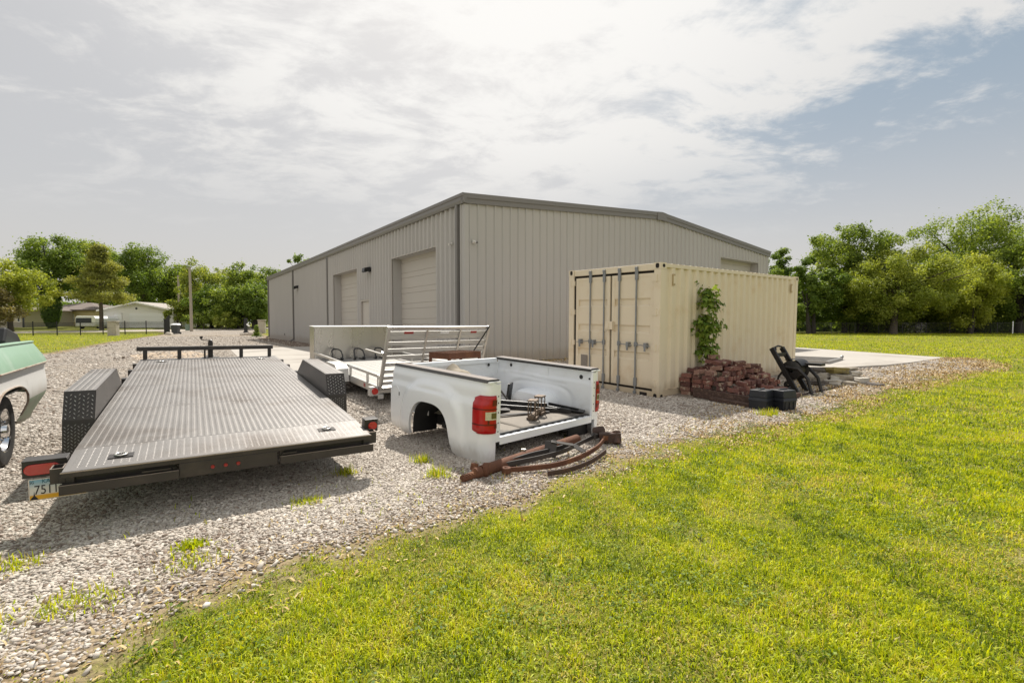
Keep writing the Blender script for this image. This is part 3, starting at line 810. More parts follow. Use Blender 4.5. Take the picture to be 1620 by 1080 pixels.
def text(name, s, size, material, parent, loc, rot, ext=0.0006, align='LEFT', sx=1.0):
    c = bpy.data.curves.new(name, 'FONT'); c.body = s; c.size = size; c.extrude = ext; c.align_x = align
    c.materials.append(material)
    t = bpy.data.objects.new(name, c); COL.objects.link(t)
    me = bpy.data.meshes.new_from_object(t.evaluated_get(bpy.context.evaluated_depsgraph_get()))
    bpy.data.objects.remove(t); bpy.data.curves.remove(c)
    o = bpy.data.objects.new(name, me); COL.objects.link(o); o.parent = parent; o.location = loc; o.rotation_euler = rot; o.scale = (sx, 1, 1)
    return o
def car_trailer():
    x, y, z = axes(0.595, 0.060, -0.009)
    T = frame((-2.444, 4.133, 0.488), x, y, z)
    R = empty('car_trailer', mtx=T)
    tag(R, 'black flatbed car hauler trailer with a worn tread plate deck, nearest on the gravel', 'trailer')
    L = 5.5; hw = 1.05
    seams = (1.38, 2.75, 4.1)
    # deck
    m = MB(); ys = [0.0] + list(seams) + [L]
    for a, b in zip(ys, ys[1:]): m.b2((-hw, a + 0.002, -0.012), (hw, b - 0.002, 0.0))
    dz = -0.028; yb = -0.46
    m.hexa([(-hw, yb, dz - 0.012), (hw, yb, dz - 0.012), (hw, -0.0015, -0.012), (-hw, -0.0015, -0.012), (-hw, yb, dz), (hw, yb, dz), (hw, -0.0015, 0), (-hw, -0.0015, 0)])
    tread(m, lambda a, b, h: (a, b, h), -hw + 0.01, hw - 0.005, 0.0, L - 0.03, skips=seams)
    tread(m, lambda a, b, h: (a, b, h * 0.6 + dz * (b / yb)), -hw + 0.03, hw - 0.02, yb + 0.035, 0.0)
    m.build('deck', [M_DECK, M_TREADTOP], R)
    # frame below
    m = MB()
    for s in (-1, 1):
        m.b2((s * hw, 0.0, -0.145), (s * (hw - 0.06), L, -0.0135)); m.b2((s * 0.55, 0.1, -0.12), (s * 0.50, L - 0.01, -0.014))
        m.hexa([(s * hw - 0.03 - 0.028 * s, yb + 0.001, -0.17), (s * hw + 0.03 - 0.032 * s, yb + 0.001, -0.17), (s * hw + 0.03 - 0.032 * s, -0.002, -0.145), (s * hw - 0.03 - 0.028 * s, -0.002, -0.145),
                (s * hw - 0.03 - 0.028 * s, yb + 0.001, dz - 0.014), (s * hw + 0.03 - 0.032 * s, yb + 0.001, dz - 0.014), (s * hw + 0.03 - 0.032 * s, -0.002, -0.0135), (s * hw - 0.03 - 0.028 * s, -0.002, -0.0135)])
    for k in range(9): m.b2((-0.98, 0.3 + k * 0.61, -0.10), (0.98, 0.36 + k * 0.61, -0.015))
    m.b2((-hw + 0.0, L + 0.001, -0.14), (hw, L + 0.06, -0.002))
    m.build('frame', M_BLKSTEEL, R)
    # rear edge: a lip, a centre plate and two ramp slots with angle rails
    m = MB()
    m.b2((-hw - 0.005, yb - 0.022, dz - 0.040), (hw + 0.005, yb, dz + 0.001))
    m.b2((-0.40, yb - 0.02, dz - 0.155), (0.27, yb - 0.001, dz - 0.041))
    for a, b in ((-hw - 0.012, -0.40), (0.29, hw + 0.02)):
        m.b2((a, yb - 0.045, dz - 0.150), (b, yb - 0.035, dz - 0.083)); m.b2((a, yb - 0.0345, dz - 0.092), (b, yb - 0.002, dz - 0.084))
        m.b2((a, yb - 0.003, dz - 0.041), (a + 0.03, yb + 0.02, dz - 0.08))
    rb = m.build('rear_bumper', M_BLKWORN, R, bevel=0.003)
    for a, b in ((-hw + 0.0, -0.42), (0.30, hw)):
        m = MB(); m.b2((a + 0.02, yb + 0.03, dz - 0.13), (b - 0.02, yb + 0.06, dz - 0.03)); m.build('ramp_slot', M_BLKSTEEL, rb)
    for a, b in ((-0.62, -0.45), (0.31, 0.42)):
        m = MB(); m.b2((a, yb - 0.03, dz - 0.072), (b, yb - 0.008, dz - 0.061)); m.build('ramp_latch', M_BLKWORN, rb)
    m = MB()
    for a, b in ((-hw - 0.012, -0.40), (0.29, hw + 0.02)): m.b2((a, yb - 0.046, dz - 0.0835), (b, yb - 0.036, dz - 0.0815))
    m.b2((-hw - 0.006, yb - 0.0235, dz - 0.006), (hw + 0.006, yb - 0.0215, dz + 0.0012))
    m.build('worn_edge', M_EDGE, rb)
    for k, xx in enumerate((-0.185, -0.098, -0.012)):
        m = MB(); m.lathe([(0.0005, -0.012), (0.012, -0.010), (0.015, 0.0)], 12, (xx, yb - 0.0205, dz - 0.098), 'y')
        m.build('marker_light', M_REDMARK, rb, smooth=50)
    # tail light arms
    for s in (-1, 1):
        y0 = -0.24 if s < 0 else -0.27; zc = -0.045 if s < 0 else 0.005
        xi, xo = s * (hw + 0.006), s * 1.29 if s < 0 else s * 1.185
        m = MB(); m.b2((xi, y0, zc - 0.065), (xo, y0 + 0.085, zc + 0.052)); m.b2((xi, y0 - 0.012, zc + 0.0525), (xo, y0 + 0.11, zc + 0.060))
        br = m.build('light_bracket', M_BLKSTEEL, R, bevel=0.004)
        m = MB(); cx = (xi + xo) / 2 - (0.012 if s < 0 else -0.012); hl = abs(xo - xi) / 2 - 0.022; hr = 0.038
        pl = [(cx + hl - hr + hr * cos(t), zc - 0.006 + hr * sin(t)) for t in [PI * k / 10 - PI / 2 for k in range(11)]] + [(cx - hl + hr + hr * cos(t), zc - 0.006 + hr * sin(t)) for t in [PI * k / 10 + PI / 2 for k in range(11)]]
        m.prism(pl, y0 - 0.014, y0 - 0.0005, 'y'); m.build('tail_light', M_REDLENS, br, bevel=0.004)
        # stake pocket: an open tube beside the deck end
        xa = s * (hw + 0.004); xb = s * (hw + 0.075); ya, yc = y0 - 0.14, y0 - 0.03
        zt, zb = -0.005 - 0.02, -0.13
        m = MB(); t = 0.008
        for (p, q) in (((xa, ya), (xb, ya + t)), ((xa, yc - t), (xb, yc)), ((xa, ya + t), (xa + s * t, yc - t)), ((xb - s * t, ya + t), (xb, yc - t))):
            m.b2((p[0], p[1], zb), (q[0], q[1], zt))
        sp = m.build('stake_pocket', M_BLKSTEEL, R)
        m = MB()
        for (p, q) in (((xa, ya), (xb, ya + t)), ((xa, yc - t), (xb, yc)), ((xa, ya + t), (xa + s * t, yc - t)), ((xb - s * t, ya + t), (xb, yc - t))):
            m.b2((p[0], p[1], zt + 0.0004), (q[0], q[1], zt + 0.002))
        m.build('rim', M_EDGE, sp)
    # licence plate under the left arm
    pl = empty('plate_holder'); bpy.data.objects.remove(pl)
    m = MB(); m.b2((-0.1525, -0.002, -0.076), (0.1525, 0.002, 0.076))
    M_PL = bpy.data.materials.new('plate_paint'); M_PL.use_nodes = True
    t = M_PL.node_tree; t.nodes.clear(); g = NT(t)
    sp_ = g.n('ShaderNodeSeparateXYZ'); g.l(g.n('ShaderNodeTexCoord').outputs['Object'], sp_.inputs[0])
    c = g.mix(g.sm(sp_.outputs[2], -0.005, 0.07), rgb(0.74, 0.72, 0.66), rgb(0.22, 0.45, 0.58))
    c = g.mix(g.sm(sp_.outputs[2], -0.045, -0.032), rgb(0.80, 0.42, 0.02), c)
    p = g.n('ShaderNodeBsdfPrincipled'); g.l(c, p.inputs['Base Color']); p.inputs['Roughness'].default_value = 0.35
    o = g.n('ShaderNodeOutputMaterial'); g.l(p.outputs[0], o.inputs[0])
    plate = m.build('license_plate', M_PL, R, bevel=0.002, loc=(-1.105, -0.252, -0.192))
    plate['label'] = 'blue and yellow licence plate reading 7511 below the left tail light'
    M_INK = mat('plate_ink', (0.012, 0.012, 0.016), 0.5); M_TEAL = mat('plate_teal', (0.01, 0.12, 0.16), 0.5)
    fr_ = (PI / 2, 0, 0)
    text('plate_number', '7511', 0.092, M_INK, plate, (-0.126, -0.0032, -0.034), fr_, sx=0.70)
    text('plate_state', 'KANSAS', 0.042, M_TEAL, plate, (-0.085, -0.0032, 0.042), fr_, sx=0.8)
    text('plate_county', 'SG', 0.030, M_INK, plate, (-0.146, -0.0032, 0.044), fr_, sx=0.62)
    m = MB(); m.prism([(-0.147, -0.070), (-0.104, -0.070), (-0.113, -0.055), (-0.120, -0.046), (-0.123, -0.03), (-0.125, -0.01), (-0.127, -0.03), (-0.130, -0.046), (-0.138, -0.055)], -0.0031, -0.0025, 'y')
    m.build('plate_emblem', M_INK, plate)
    m = MB()
    for a, b in (((-0.1525, -0.076), (0.1525, -0.071)), ((-0.1525, 0.071), (0.1525, 0.076)), ((-0.1525, -0.071), (-0.1475, 0.071)), ((0.1475, -0.071), (0.1525, 0.071))):
        m.b2((a[0], -0.004, a[1]), (b[0], -0.0021, b[1]))
    m.build('plate_rim', M_SILVER, plate)
    # fenders with wheels below
    for s in (-1, 1):
        dy = 0.0 if s < 0 else 0.28
        line = [(0.90, -0.40), (0.965, 0.015), (1.09, 0.262), (2.55, 0.262), (3.0, 0.0), (3.06, -0.36)]
        line = [(a + dy, b) for a, b in line]
        xa, xb = (s * 1.062, s * 1.285)
        x0, x1 = min(xa, xb), max(xa, xb)
        m = MB(); m.strip(line, 0.006, x0, x1, 'x'); m.mi = [2 if 12 <= q < 18 else 0 for q in range(len(m.mi))]
        # inner cheek
        xi = s * 1.0605
        poly = line + [(line[-1][0], -0.02), (line[0][0], -0.02)]
        poly = [q for q in line if q[1] >= 0.0] ; poly = [(line[0][0] + 0.06, -0.012)] + poly + [(line[-1][0] - 0.04, -0.012)]
        m.prism(poly, min(xi, xi + s * 0.004), max(xi, xi + s * 0.004), 'x')
        def on(i):
            (a0, b0), (a1, b1) = line[i], line[i + 1]; ln = math.hypot(a1 - a0, b1 - b0); ta, tb = (a1 - a0) / ln, (b1 - b0) / ln
            return (lambda a, b, h: (a, a0 + ta * b - tb * h, b0 + tb * b + ta * h)), ln
        for i in (0, 1, 2, 3):
            P, ln = on(i)
            tread(m, P, x0 + 0.006, x1 - 0.006, 0.01, ln - 0.008, 0.030 if i == 1 else 0.0235, 0.040 if i == 1 else 0.031, 0.005 if i == 1 else 0.0019, 3 if i == 1 else 1)
        # side lip trim
        fe = m.build('fender', [M_BLKWORN, M_TREADTOP, M_DECK, M_SILVER], R)
        for yy in (1.50, 2.32):
            wheel(R, (s * 1.172, yy + dy, -0.255), 0.325 + 0.0, 0.195, 0.20, 'x', s)
    # front rail
    m = MB(); m.b2((-1.10, L - 0.005, 0.145), (1.0, L + 0.06, 0.215))
    for xx in (-0.985, -0.50, 0.46, 0.94): m.b2((xx - 0.03, L, 0.0005), (xx + 0.03, L + 0.055, 0.1445))
    m.b2((-0.135, L, 0.0005), (-0.105, L + 0.055, 0.1445))
    m.build('front_rail', M_BLKSTEEL, R, bevel=0.006)
    # tongue and jack
    m = MB()
    for s in (-1, 1): m.bar((s * 0.9, L - 0.3, -0.19), (s * 0.05, L + 1.35, -0.19), 0.07, 0.1)
    m.b2((-0.06, L + 1.30, -0.23), (0.06, L + 1.62, -0.13))
    m.build('tongue', M_BLKSTEEL, R)
    m = MB(); m.tube([(-0.03, L + 0.12, -0.62), (-0.03, L + 0.12, 0.285)], 0.042, 12); m.tube([(-0.03, L + 0.12, 0.286), (-0.03, L + 0.12, 0.315), (-0.03, L + 0.12, 0.325)], [0.03, 0.036, 0.02], 12)
    m.b2((-0.16, L + 0.075, -0.02), (0.10, L + 0.17, 0.0)); m.lathe([(0.001, -0.66), (0.10, -0.66), (0.10, -0.63), (0.03, -0.6)], 16, (-0.03, L + 0.12, 0))
    m.tube([(-0.03, L + 0.12, 0.30), (-0.13, L + 0.14, 0.315), (-0.17, L + 0.15, 0.32), (-0.17, L + 0.15, 0.34)], 0.008, 6)
    m.tube([(-0.17, L + 0.15, 0.335), (-0.17, L + 0.15, 0.385)], [0.018, 0.028], 8)
    m.build('jack', M_BLKSTEEL, R, smooth=40)
    # stake pockets along both sides
    for s in (-1, 1):
        for yy in (3.45, 4.25, 4.95):
            m = MB(); m.b2((s * (hw + 0.002), yy, -0.115), (s * (hw + 0.06), yy + 0.09, -0.005)); m.build('stake_pocket', M_BLKSTEEL, R, bevel=0.004)
    # D-rings in recessed pans
    for (a, b) in ((-0.755, -0.265), (0.725, -0.19), (-0.74, 5.1), (0.74, 5.1)):
        zz = dz * (b / yb) if b < 0 else 0.0
        m = MB(); m.b2((a - 0.075, b - 0.05, zz + 0.0025), (a + 0.075, b + 0.055, zz + 0.0045))
        ring = m.build('d_ring', M_BLKWORN, R, bevel=0.001)
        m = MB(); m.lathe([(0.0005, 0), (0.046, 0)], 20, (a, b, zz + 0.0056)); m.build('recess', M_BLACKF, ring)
        m = MB(); pts = [(a + 0.034 * cos(t), b + 0.034 * sin(t), zz + 0.013) for t in [2 * PI * k / 20 for k in range(21)]]
        m.tube(pts, 0.0075, 8, cap=False); m.build('ring', M_SILVER, ring, smooth=50)
car_trailer()

# ------------------------------------------------------------------ aluminium utility trailer
M_ALU = mat('aluminium', (0.55, 0.54, 0.52), 0.34, 0.85, var=0.08, vscale=2.2, stretch=(1, 1, 1), rvar=0.08)
M_ALUW = mat('aluminium_slat', (0.50, 0.49, 0.47), 0.45, 0.3, var=0.08, vscale=3)
M_ALUPOL = mat('polished_sheet', (0.43, 0.415, 0.395), 0.28, 0.85, var=0.05, vscale=1.0, stretch=(1.5, 1.5, 0.4), rvar=0.06)
M_PLANKA = mat('plank_alu', (0.29, 0.28, 0.262), 0.55, 0.2, var=0.12, vscale=2, stretch=(3, 0.6, 1))
M_WHITEREF = mat('white_reflector', (0.75, 0.75, 0.78), 0.3)
def utility_trailer():
    x, y, z = axes(0.640, 0.045, 0.0)
    R = empty('utility_trailer', mtx=frame((-2.30, 8.05, 0.365), x, y, z))
    tag(R, 'aluminium utility trailer with a slatted rear ramp gate standing upright', 'trailer')
    Wd, L = 2.0, 4.25
    m = MB()
    for k in range(12): m.b2((0.06 + k * 0.1575, 0.06, -0.04), (0.06 + k * 0.1575 + 0.152, L, -0.005))
    m.build('deck', M_PLANKA, R)
    m = MB()
    for x0 in (0, Wd - 0.055): m.b2((x0, 0.0, -0.13), (x0 + 0.055, L + 0.45, 0.0))
    m.b2((0.056, 0.0, -0.12), (Wd - 0.056, 0.055, -0.002)); m.b2((0.056, L + 0.36, -0.12), (Wd - 0.056, L + 0.45, -0.002))
    for k in range(6): m.b2((0.06, 0.5 + k * 0.65, -0.115), (Wd - 0.06, 0.55 + k * 0.65, -0.041))
    for s in (0, 1): m.bar((0.25 + s * 1.5, L + 0.3, -0.09), (1.0, L + 1.6, -0.09), 0.07, 0.09)
    m.build('frame', M_ALU, R, bevel=0.004)
    for x0 in (0.004, Wd - 0.049):
        m = MB(); m.b2((x0, 0.02, 0.155), (x0 + 0.045, L + 0.0, 0.20))
        for yy in (0.55, 1.5, 2.9, 4.15): m.b2((x0 + 0.004, yy, 0.0005), (x0 + 0.041, yy + 0.045, 0.1545))
        m.b2((x0 + 0.004, 0.02, 0.0005), (x0 + 0.041, 0.065, 0.1545))
        m.build('side_rail', M_ALU, R, bevel=0.004)
    # tie down holes on the deck
    m = MB()
    for a, b in ((0.42, 1.0), (0.42, 2.6), (1.55, 1.0), (1.55, 2.6)): m.lathe([(0.0005, 0), (0.055, 0), (0.055, -0.003)], 14, (a, b, -0.0015))
    m.build('tie_down', M_BLKWORN, R)
    # front rock shield: a bent sheet box with a top flange
    m = MB(); y0, y1, h = L + 0.01, L + 0.42, 0.80
    m.b2((0.03, y0, 0.0), (Wd - 0.03, y0 + 0.012, h)); m.b2((0.02, y0 + 0.013, 0.0), (0.032, y1, h)); m.b2((Wd - 0.032, y0 + 0.013, 0.0), (Wd - 0.02, y1, h))
    m.b2((0.033, y1 - 0.012, 0.0), (Wd - 0.033, y1, h))
    sh = m.build('front_shield', M_ALUPOL, R)
    m = MB(); m.b2((0.0, y0 - 0.03, h + 0.0005), (Wd, y1 + 0.01, h + 0.018)); m.build('top_flange', M_ALUW, sh, bevel=0.003)
    m = MB()
    for k in range(1, 4): m.b2((k * 0.49 - 0.015, y0 - 0.006, 0.01), (k * 0.49 + 0.015, y0 - 0.001, h - 0.01))
    m.build('seam', M_ALUPOL, sh)
    # three wheel chocks: bent black tube hoops in front of the shield
    for cx in (0.48, 1.02, 1.55):
        m = MB(); yb = y0 - 0.36
        for dx in (-0.12, 0.12):
            m.tube([(cx + dx, yb, 0.02), (cx + dx * 1.02, yb + 0.04, 0.13), (cx + dx * 0.92, yb + 0.12, 0.225), (cx + dx * 0.55, yb + 0.19, 0.26), (cx, yb + 0.21, 0.268)], 0.017, 8)
            m.tube([(cx + dx, yb, 0.02), (cx + dx * 0.8, yb + 0.10, 0.012), (cx + dx * 0.6, yb + 0.26, 0.012)], 0.017, 8)
            m.tube([(cx + dx * 1.0, yb - 0.02, 0.03), (cx + dx * 0.75, yb + 0.04, 0.06)], 0.024, 8)
        m.build('wheel_chock', M_BLACKF, R, smooth=50)
    # fenders and wheels
    for s in (-1, 1):
        xa, xb = (-0.24, -0.012) if s < 0 else (Wd + 0.012, Wd + 0.24)
        m = MB(); m.strip([(1.48, -0.12), (1.55, 0.13), (1.66, 0.20), (2.24, 0.20), (2.36, 0.13), (2.43, -0.12)], 0.006, xa, xb, 'x')
        xo = xa if s < 0 else xb - 0.005
        m.prism([(1.50, 0.05), (1.555, 0.127), (1.66, 0.194), (2.24, 0.194), (2.35, 0.127), (2.41, 0.05)], xo, xo + 0.005, 'x')
        m.build('fender', M_ALUW if s < 0 else M_ALU, R, smooth=20)
        wheel(R, ((xa + xb) / 2, 1.95, -0.165), 0.32, 0.19, 0.20, 'x', s)
    # tail lights
    for s in (-1, 1):
        x0 = -0.155 if s < 0 else Wd + 0.005
        m = MB(); m.b2((x0, -0.045, -0.145), (x0 + 0.15, 0.06, 0.01)); m.b2((x0 + (0.152 if s < 0 else -0.10), -0.035, -0.21), (x0 + (0.245 if s < 0 else -0.002), -0.001, -0.131))
        b = m.build('light_box', M_ALUW, R, bevel=0.005)
        m = MB(); m.lathe([(0.001, -0.02), (0.05, -0.018), (0.058, 0.0), (0.058, 0.003)], 24, (x0 + 0.088, -0.048, -0.068), 'y'); m.build('tail_light', M_REDLENS, b, smooth=40)
    m = MB(); m.b2((-0.004, 0.62, -0.10), (-0.0005, 0.70, -0.035)); m.build('side_marker', M_REDMARK, R)
    # ramp gate, leaning back over the rear edge
    h = 1.17; lean = rad(19)
    gx, gy, gz_ = Vector((1, 0, 0)), Vector((0, cos(lean), sin(lean))), Vector((0, -sin(lean), cos(lean)))
    G = MB(); G.M = frame((0, -0.02, -0.045), gx, gy, gz_)
    def MBg():
        q = MB(); q.M = frame((0, -0.02, -0.045), gx, gy, gz_); return q
    m = MBg()
    for x0 in (0.0, Wd - 0.045): m.b2((x0, -0.05, 0.0), (x0 + 0.045, 0.012, h))
    m.b2((0.046, -0.04, h - 0.05), (Wd - 0.046, -0.002, h)); m.b2((0.046, -0.04, 0.0), (Wd - 0.046, -0.002, 0.05))
    for xx in (0.70, 1.36): m.b2((xx, -0.046, 0.051), (xx + 0.035, -0.026, h - 0.051))
    gate = m.build('ramp_gate', M_ALU, R, bevel=0.003)
    zs = [1.03, 0.955, 0.84, 0.715, 0.59, 0.455, 0.325, 0.205, 0.105]
    for zz in zs:
        m = MBg(); m.b2((0.046, -0.025, zz - 0.012), (Wd - 0.046, -0.019, zz + 0.052)); m.b2((0.046, -0.0185, zz), (Wd - 0.046, 0.03, zz + 0.006)); m.build('slat', M_ALUW, gate)
    m = MBg()
    m.b2((0.30, -0.0265, 1.035), (0.47, -0.0255, 1.078), 0); m.b2((1.60, -0.0265, 1.035), (1.73, -0.0255, 1.078), 0); m.b2((0.98, -0.0265, 1.035), (1.15, -0.0255, 1.078), 1)
    m.build('reflector', [M_REDMARK, M_WHITEREF], gate)
    m = MBg(); m.bar((-0.02, 0.01, 0.66), (-0.02, 0.75, 0.42), 0.035, 0.02); m.b2((-0.03, -0.03, 0.63), (0.0, 0.03, 0.70))
    m.build('gate_brace', M_ALU, R)
    m = MBg(); m.tube([(Wd - 0.03, -0.06, h + 0.02), (Wd - 0.35, -0.10, 0.60)], 0.013, 8); m.build('gas_strut', M_BLACKF, gate)
utility_trailer()

# rusty mesh basket standing behind the gate
M_RUST = mat('rust', (0.115, 0.045, 0.022), 0.85, var=0.4, vscale=8, color2=(0.20, 0.085, 0.035), c2scale=5, bump=0.3, bscale=50)
M_RUSTD = mat('rust_dark', (0.055, 0.030, 0.022), 0.75, var=0.4, vscale=8, color2=(0.13, 0.06, 0.035), c2scale=4, bump=0.25, bscale=60)
def mesh_rack():
    R = empty('mesh_rack', mtx=frame((-0.93, 7.72, gz(-0.93, 7.72)), BU * 0.97 + BW * 0.24, BW * 0.97 - BU * 0.24, Vector((0, 0, 1))))
    tag(R, 'rusty brown steel rack with an expanded mesh top between ramp gate and pickup box', 'rack')
    m = MB(); a, b, h = 0.34, 0.22, 0.93
    for sx in (-1, 1):
        for sy in (-1, 1): m.b2((sx * a - 0.018, sy * b - 0.018, 0), (sx * a + 0.018, sy * b + 0.018, h - 0.0505))
    for sx in (-1, 1): m.b2((sx * (a + 0.012), -b - 0.015, h - 0.05), (sx * (a + 0.018), b + 0.015, h + 0.05))
    for sy in (-1, 1): m.b2((-a - 0.015, sy * (b + 0.014), h - 0.05), (a + 0.015, sy * (b + 0.02), h + 0.05))
    m.build('frame', M_RUST, R)
    m = MB()
    for k in range(26):
        xx = -a + k * 2 * a / 25
        for j in range(8):
            y0, y1 = -b + j * 2 * b / 8, -b + (j + 1) * 2 * b / 8; s = 0.5 if (j + k) % 2 else -0.5
            m.bar((xx - s * 0.026, y0, h + 0.045), (xx + s * 0.026, y1, h + 0.045), 0.006, 0.004)
    m.build('mesh_top', M_RUST, R)
mesh_rack()

# ------------------------------------------------------------------ white pickup box
M_WHITE = mat('white_paint', (0.85, 0.865, 0.885), 0.24, var=0.03, vscale=1.5, coat=0.5, color2=(0.76, 0.75, 0.73), c2scale=1.2, c2lo=0.55, c2hi=0.9)
M_WHITEIN = mat('white_paint_inside', (0.76, 0.79, 0.83), 0.4, var=0.05, vscale=2.5, color2=(0.60, 0.60, 0.59), c2scale=2.0, c2lo=0.5, c2hi=0.85)
M_CAP = mat('rail_cap', (0.030, 0.027, 0.026), 0.6, var=0.15, vscale=14)
M_CAPTOP = mat('rail_cap_faded', (0.19, 0.165, 0.15), 0.75, var=0.15, vscale=10)
M_LINER = mat('bed_liner', (0.20, 0.175, 0.145), 0.8, var=0.2, vscale=4, color2=(0.10, 0.09, 0.08), c2scale=2.5)
M_BLKPL = mat('black_plastic', (0.012, 0.012, 0.013), 0.55, var=0.3, vscale=9)
M_REDBED = mat('brake_lens', (0.42, 0.006, 0.006), 0.30, var=0.3, vscale=22, coat=0.12)
M_LENSDK = mat('dark_red_lens', (0.11, 0.006, 0.005), 0.3, coat=0.15)
M_CLEAR = mat('clear_lens', (0.62, 0.58, 0.50), 0.2, 0.3, var=0.4, vscale=60)
M_GREYSTEEL = mat('grey_steel', (0.28, 0.27, 0.26), 0.45, 0.5, var=0.15)
M_TARP = mat('canvas_tarp', (0.30, 0.26, 0.20), 0.9, var=0.2, vscale=6)
add_dust(M_WHITE, 0.0, 0.34, (0.50, 0.455, 0.40), 0.55, 7.0)
add_dust(M_WHITEIN, 0.25, 0.5, (0.42, 0.39, 0.35), 0.6, 6.0)
BX, BY, BZ = axes(0.769, 0.036, 0.0)
BT = frame((0.439, 5.46, -0.035), BX, BY, BZ)
def bedpt(a, b, c): return BT @ Vector((a, b, c))
def pickup_box():
    R = empty('pickup_box', mtx=BT)
    tag(R, 'white pickup truck box without a tailgate resting on the gravel', 'pickup bed')
    L, H = 1.87, 0.887
    tc, aw, ah = 0.955, 0.415, 0.54
    def arch(t):
        q = abs(t - tc) / aw
        return ah * (1 - q ** 2.9) ** (1 / 2.9) if q < 1 else 0.0
    def bottom(t):
        if t < tc: return 0.0 + 0.055 * ss((t - 0.30) / 0.3)
        return 0.075 + 0.03 * ss((t - 1.4) / 0.4)
    def outx(t, z):
        # body section: rounded shoulder, slight belly, tuck at the sill, flared lip round the arch
        b = 0.955 + 0.045 * float(ss((H - z) / 0.16)) + 0.012 * float(ss((0.75 - z) / 0.2)) - 0.028 * float(ss((0.28 - z) / 0.28))
        b -= 0.020 * float(ss((z - 0.655) / 0.03)) * float(ss((0.82 - z) / 0.1))
        q = max(0.0, abs(t - tc)); d = ((q / (aw + 0.12)) ** 3 + (max(z, 0) / (ah + 0.10)) ** 3) ** (1 / 3)
        b += 0.048 * float(ss((1.27 - d) / 0.15)) * float(ss((z + 0.1) / 0.3))
        return b
    # plan path: inner jamb -> rounded corner -> side -> front edge
    path = []
    for k in range(5): path.append((0.862 + 0.028 * k / 4 * 1.0, 0.0, 'j'))
    for k in range(1, 9):
        a = PI / 2 * k / 8; path.append((None, 0.13 * (1 - cos(a)), a))
    ts = sorted(set([0.15 + i * (L - 0.16) / 46 for i in range(47)] + [tc - aw - 0.004, tc - aw + 0.001, tc - aw + 0.004, tc - aw + 0.012, tc - aw + 0.03, tc + aw - 0.03, tc + aw - 0.012, tc + aw - 0.004, tc + aw - 0.001, tc + aw + 0.004]))
    nz = 26
    def side(s):
        m = MB(); cols = []
        for (px, t, a) in path:
            col = []
            zb = bottom(t)
            for j in range(nz):
                z = zb + (H - zb) * j / (nz - 1)
                ox = outx(0.15, z)
                xx = px if a == 'j' else 0.89 + (ox - 0.89) * sin(a)
                col.append((s * xx, t, z))
            cols.append(col)
        for t in ts:
            zb = max(bottom(t), arch(t)) if abs(t - tc) < aw else bottom(t)
            cols.append([(s * outx(t, zb + (H - zb) * j / (nz - 1)), t, zb + (H - zb) * j / (nz - 1)) for j in range(nz)])
        zb = bottom(L)
        cols.append([(s * (outx(L, z) - 0.012), L, z) for z in [zb + (H - zb) * j / (nz - 1) for j in range(nz)]])
        cols.append([(s * (outx(L, z) - 0.10), L + 0.002, z) for z in [zb + (H - zb) * j / (nz - 1) for j in range(nz)]])
        n = len(cols)
        m.add([p for c in cols for p in c], [(i * nz + j, (i + 1) * nz + j, (i + 1) * nz + j + 1, i * nz + j + 1) for i in range(n - 1) for j in range(nz - 1)])
        # returned lip of the arch
        lip = [t for t in ts if abs(t - tc) < aw]
        A = [(s * outx(t, arch(t)), t, arch(t)) for t in lip]; Bq = [(s * (outx(t, arch(t)) - 0.03), t, arch(t)) for t in lip]
        o = len(lip); m.add(A + Bq, [(i, i + 1, o + i + 1, o + i) for i in range(o - 1)])
        sd = m.build('side_panel', M_WHITE, R, smooth=45)
        # shoulder under the rail cap
        m = MB(); m.b2((s * 0.80, 0.0, H - 0.02), (s * 0.955, L, H - 0.002)); m.build('rail', M_WHITE, sd)
        m = MB(); m.prism([(s * 0.792, H - 0.022), (s * 0.792, H + 0.012), (s * 0.81, H + 0.018), (s * 0.95, H + 0.018), (s * 0.972, H - 0.012), (s * 0.958, H - 0.013), (s * 0.952, H - 0.0015), (s * 0.799, H - 0.0015), (s * 0.799, H - 0.022)], 0.03, L - 0.02, 'y')
        cp = m.build('rail_cap', M_CAP, sd, bevel=0.003)
        m = MB(); m.b2((s * 0.812, 0.035, H + 0.0185), (s * 0.948, L - 0.025, H + 0.0195)); m.build('cap_top', M_CAPTOP, cp)
        # inner wall with pressed beads and the wheel housing
        def inner(i, j):
            t = 0.03 + i * (L - 0.05); z = 0.30 + j * (H - 0.02 - 0.30)
            xx = 0.825
            # long rounded bead outlining a pressed panel
            d1 = abs(z - (0.665 - 0.02 * sin(t * 3))) ; xx += 0.014 * math.exp(-(d1 / 0.022) ** 2) * float(ss((1.62 - t) / 0.1)) * float(ss((t - 0.42) / 0.1))
            d2 = ((t - tc) / 0.60) ** 4 + ((z - 0.30) / 0.31) ** 4
            xx += 0.016 * math.exp(-((d2 - 1) / 0.25) ** 2)
            xx += 0.02 * float(ss((z - 0.70) / 0.03))
            return (s * xx, t, z)
        m = MB(); m.grid(inner, 70, 34, skip=lambda i, j: abs(0.03 + (i + .5) / 69 * (L - 0.05) - tc) < 0.31 and 0.30 + (j + .5) / 33 * (H - 0.32) < 0.455); iw = m.build('inner_wall', M_WHITEIN, sd, smooth=60)
        m = MB()
        def wh(i, j):
            a = PI * i; t = 0.985 - 0.37 * (abs(cos(a)) ** 0.55) * (1 if cos(a) > 0 else -1)
            z = 0.30 + 0.215 * (sin(a) ** 0.6); k = j
            inset = 0.035 * (k ** 3); t += tc - 0.985
            return (s * (0.835 - 0.225 * k), t + inset * (1 if cos(a) > 0 else -1) * (1 if abs(cos(a)) > 0.05 else 0), z - inset * sin(a) ** 0.5)
        m.grid(wh, 27, 8)
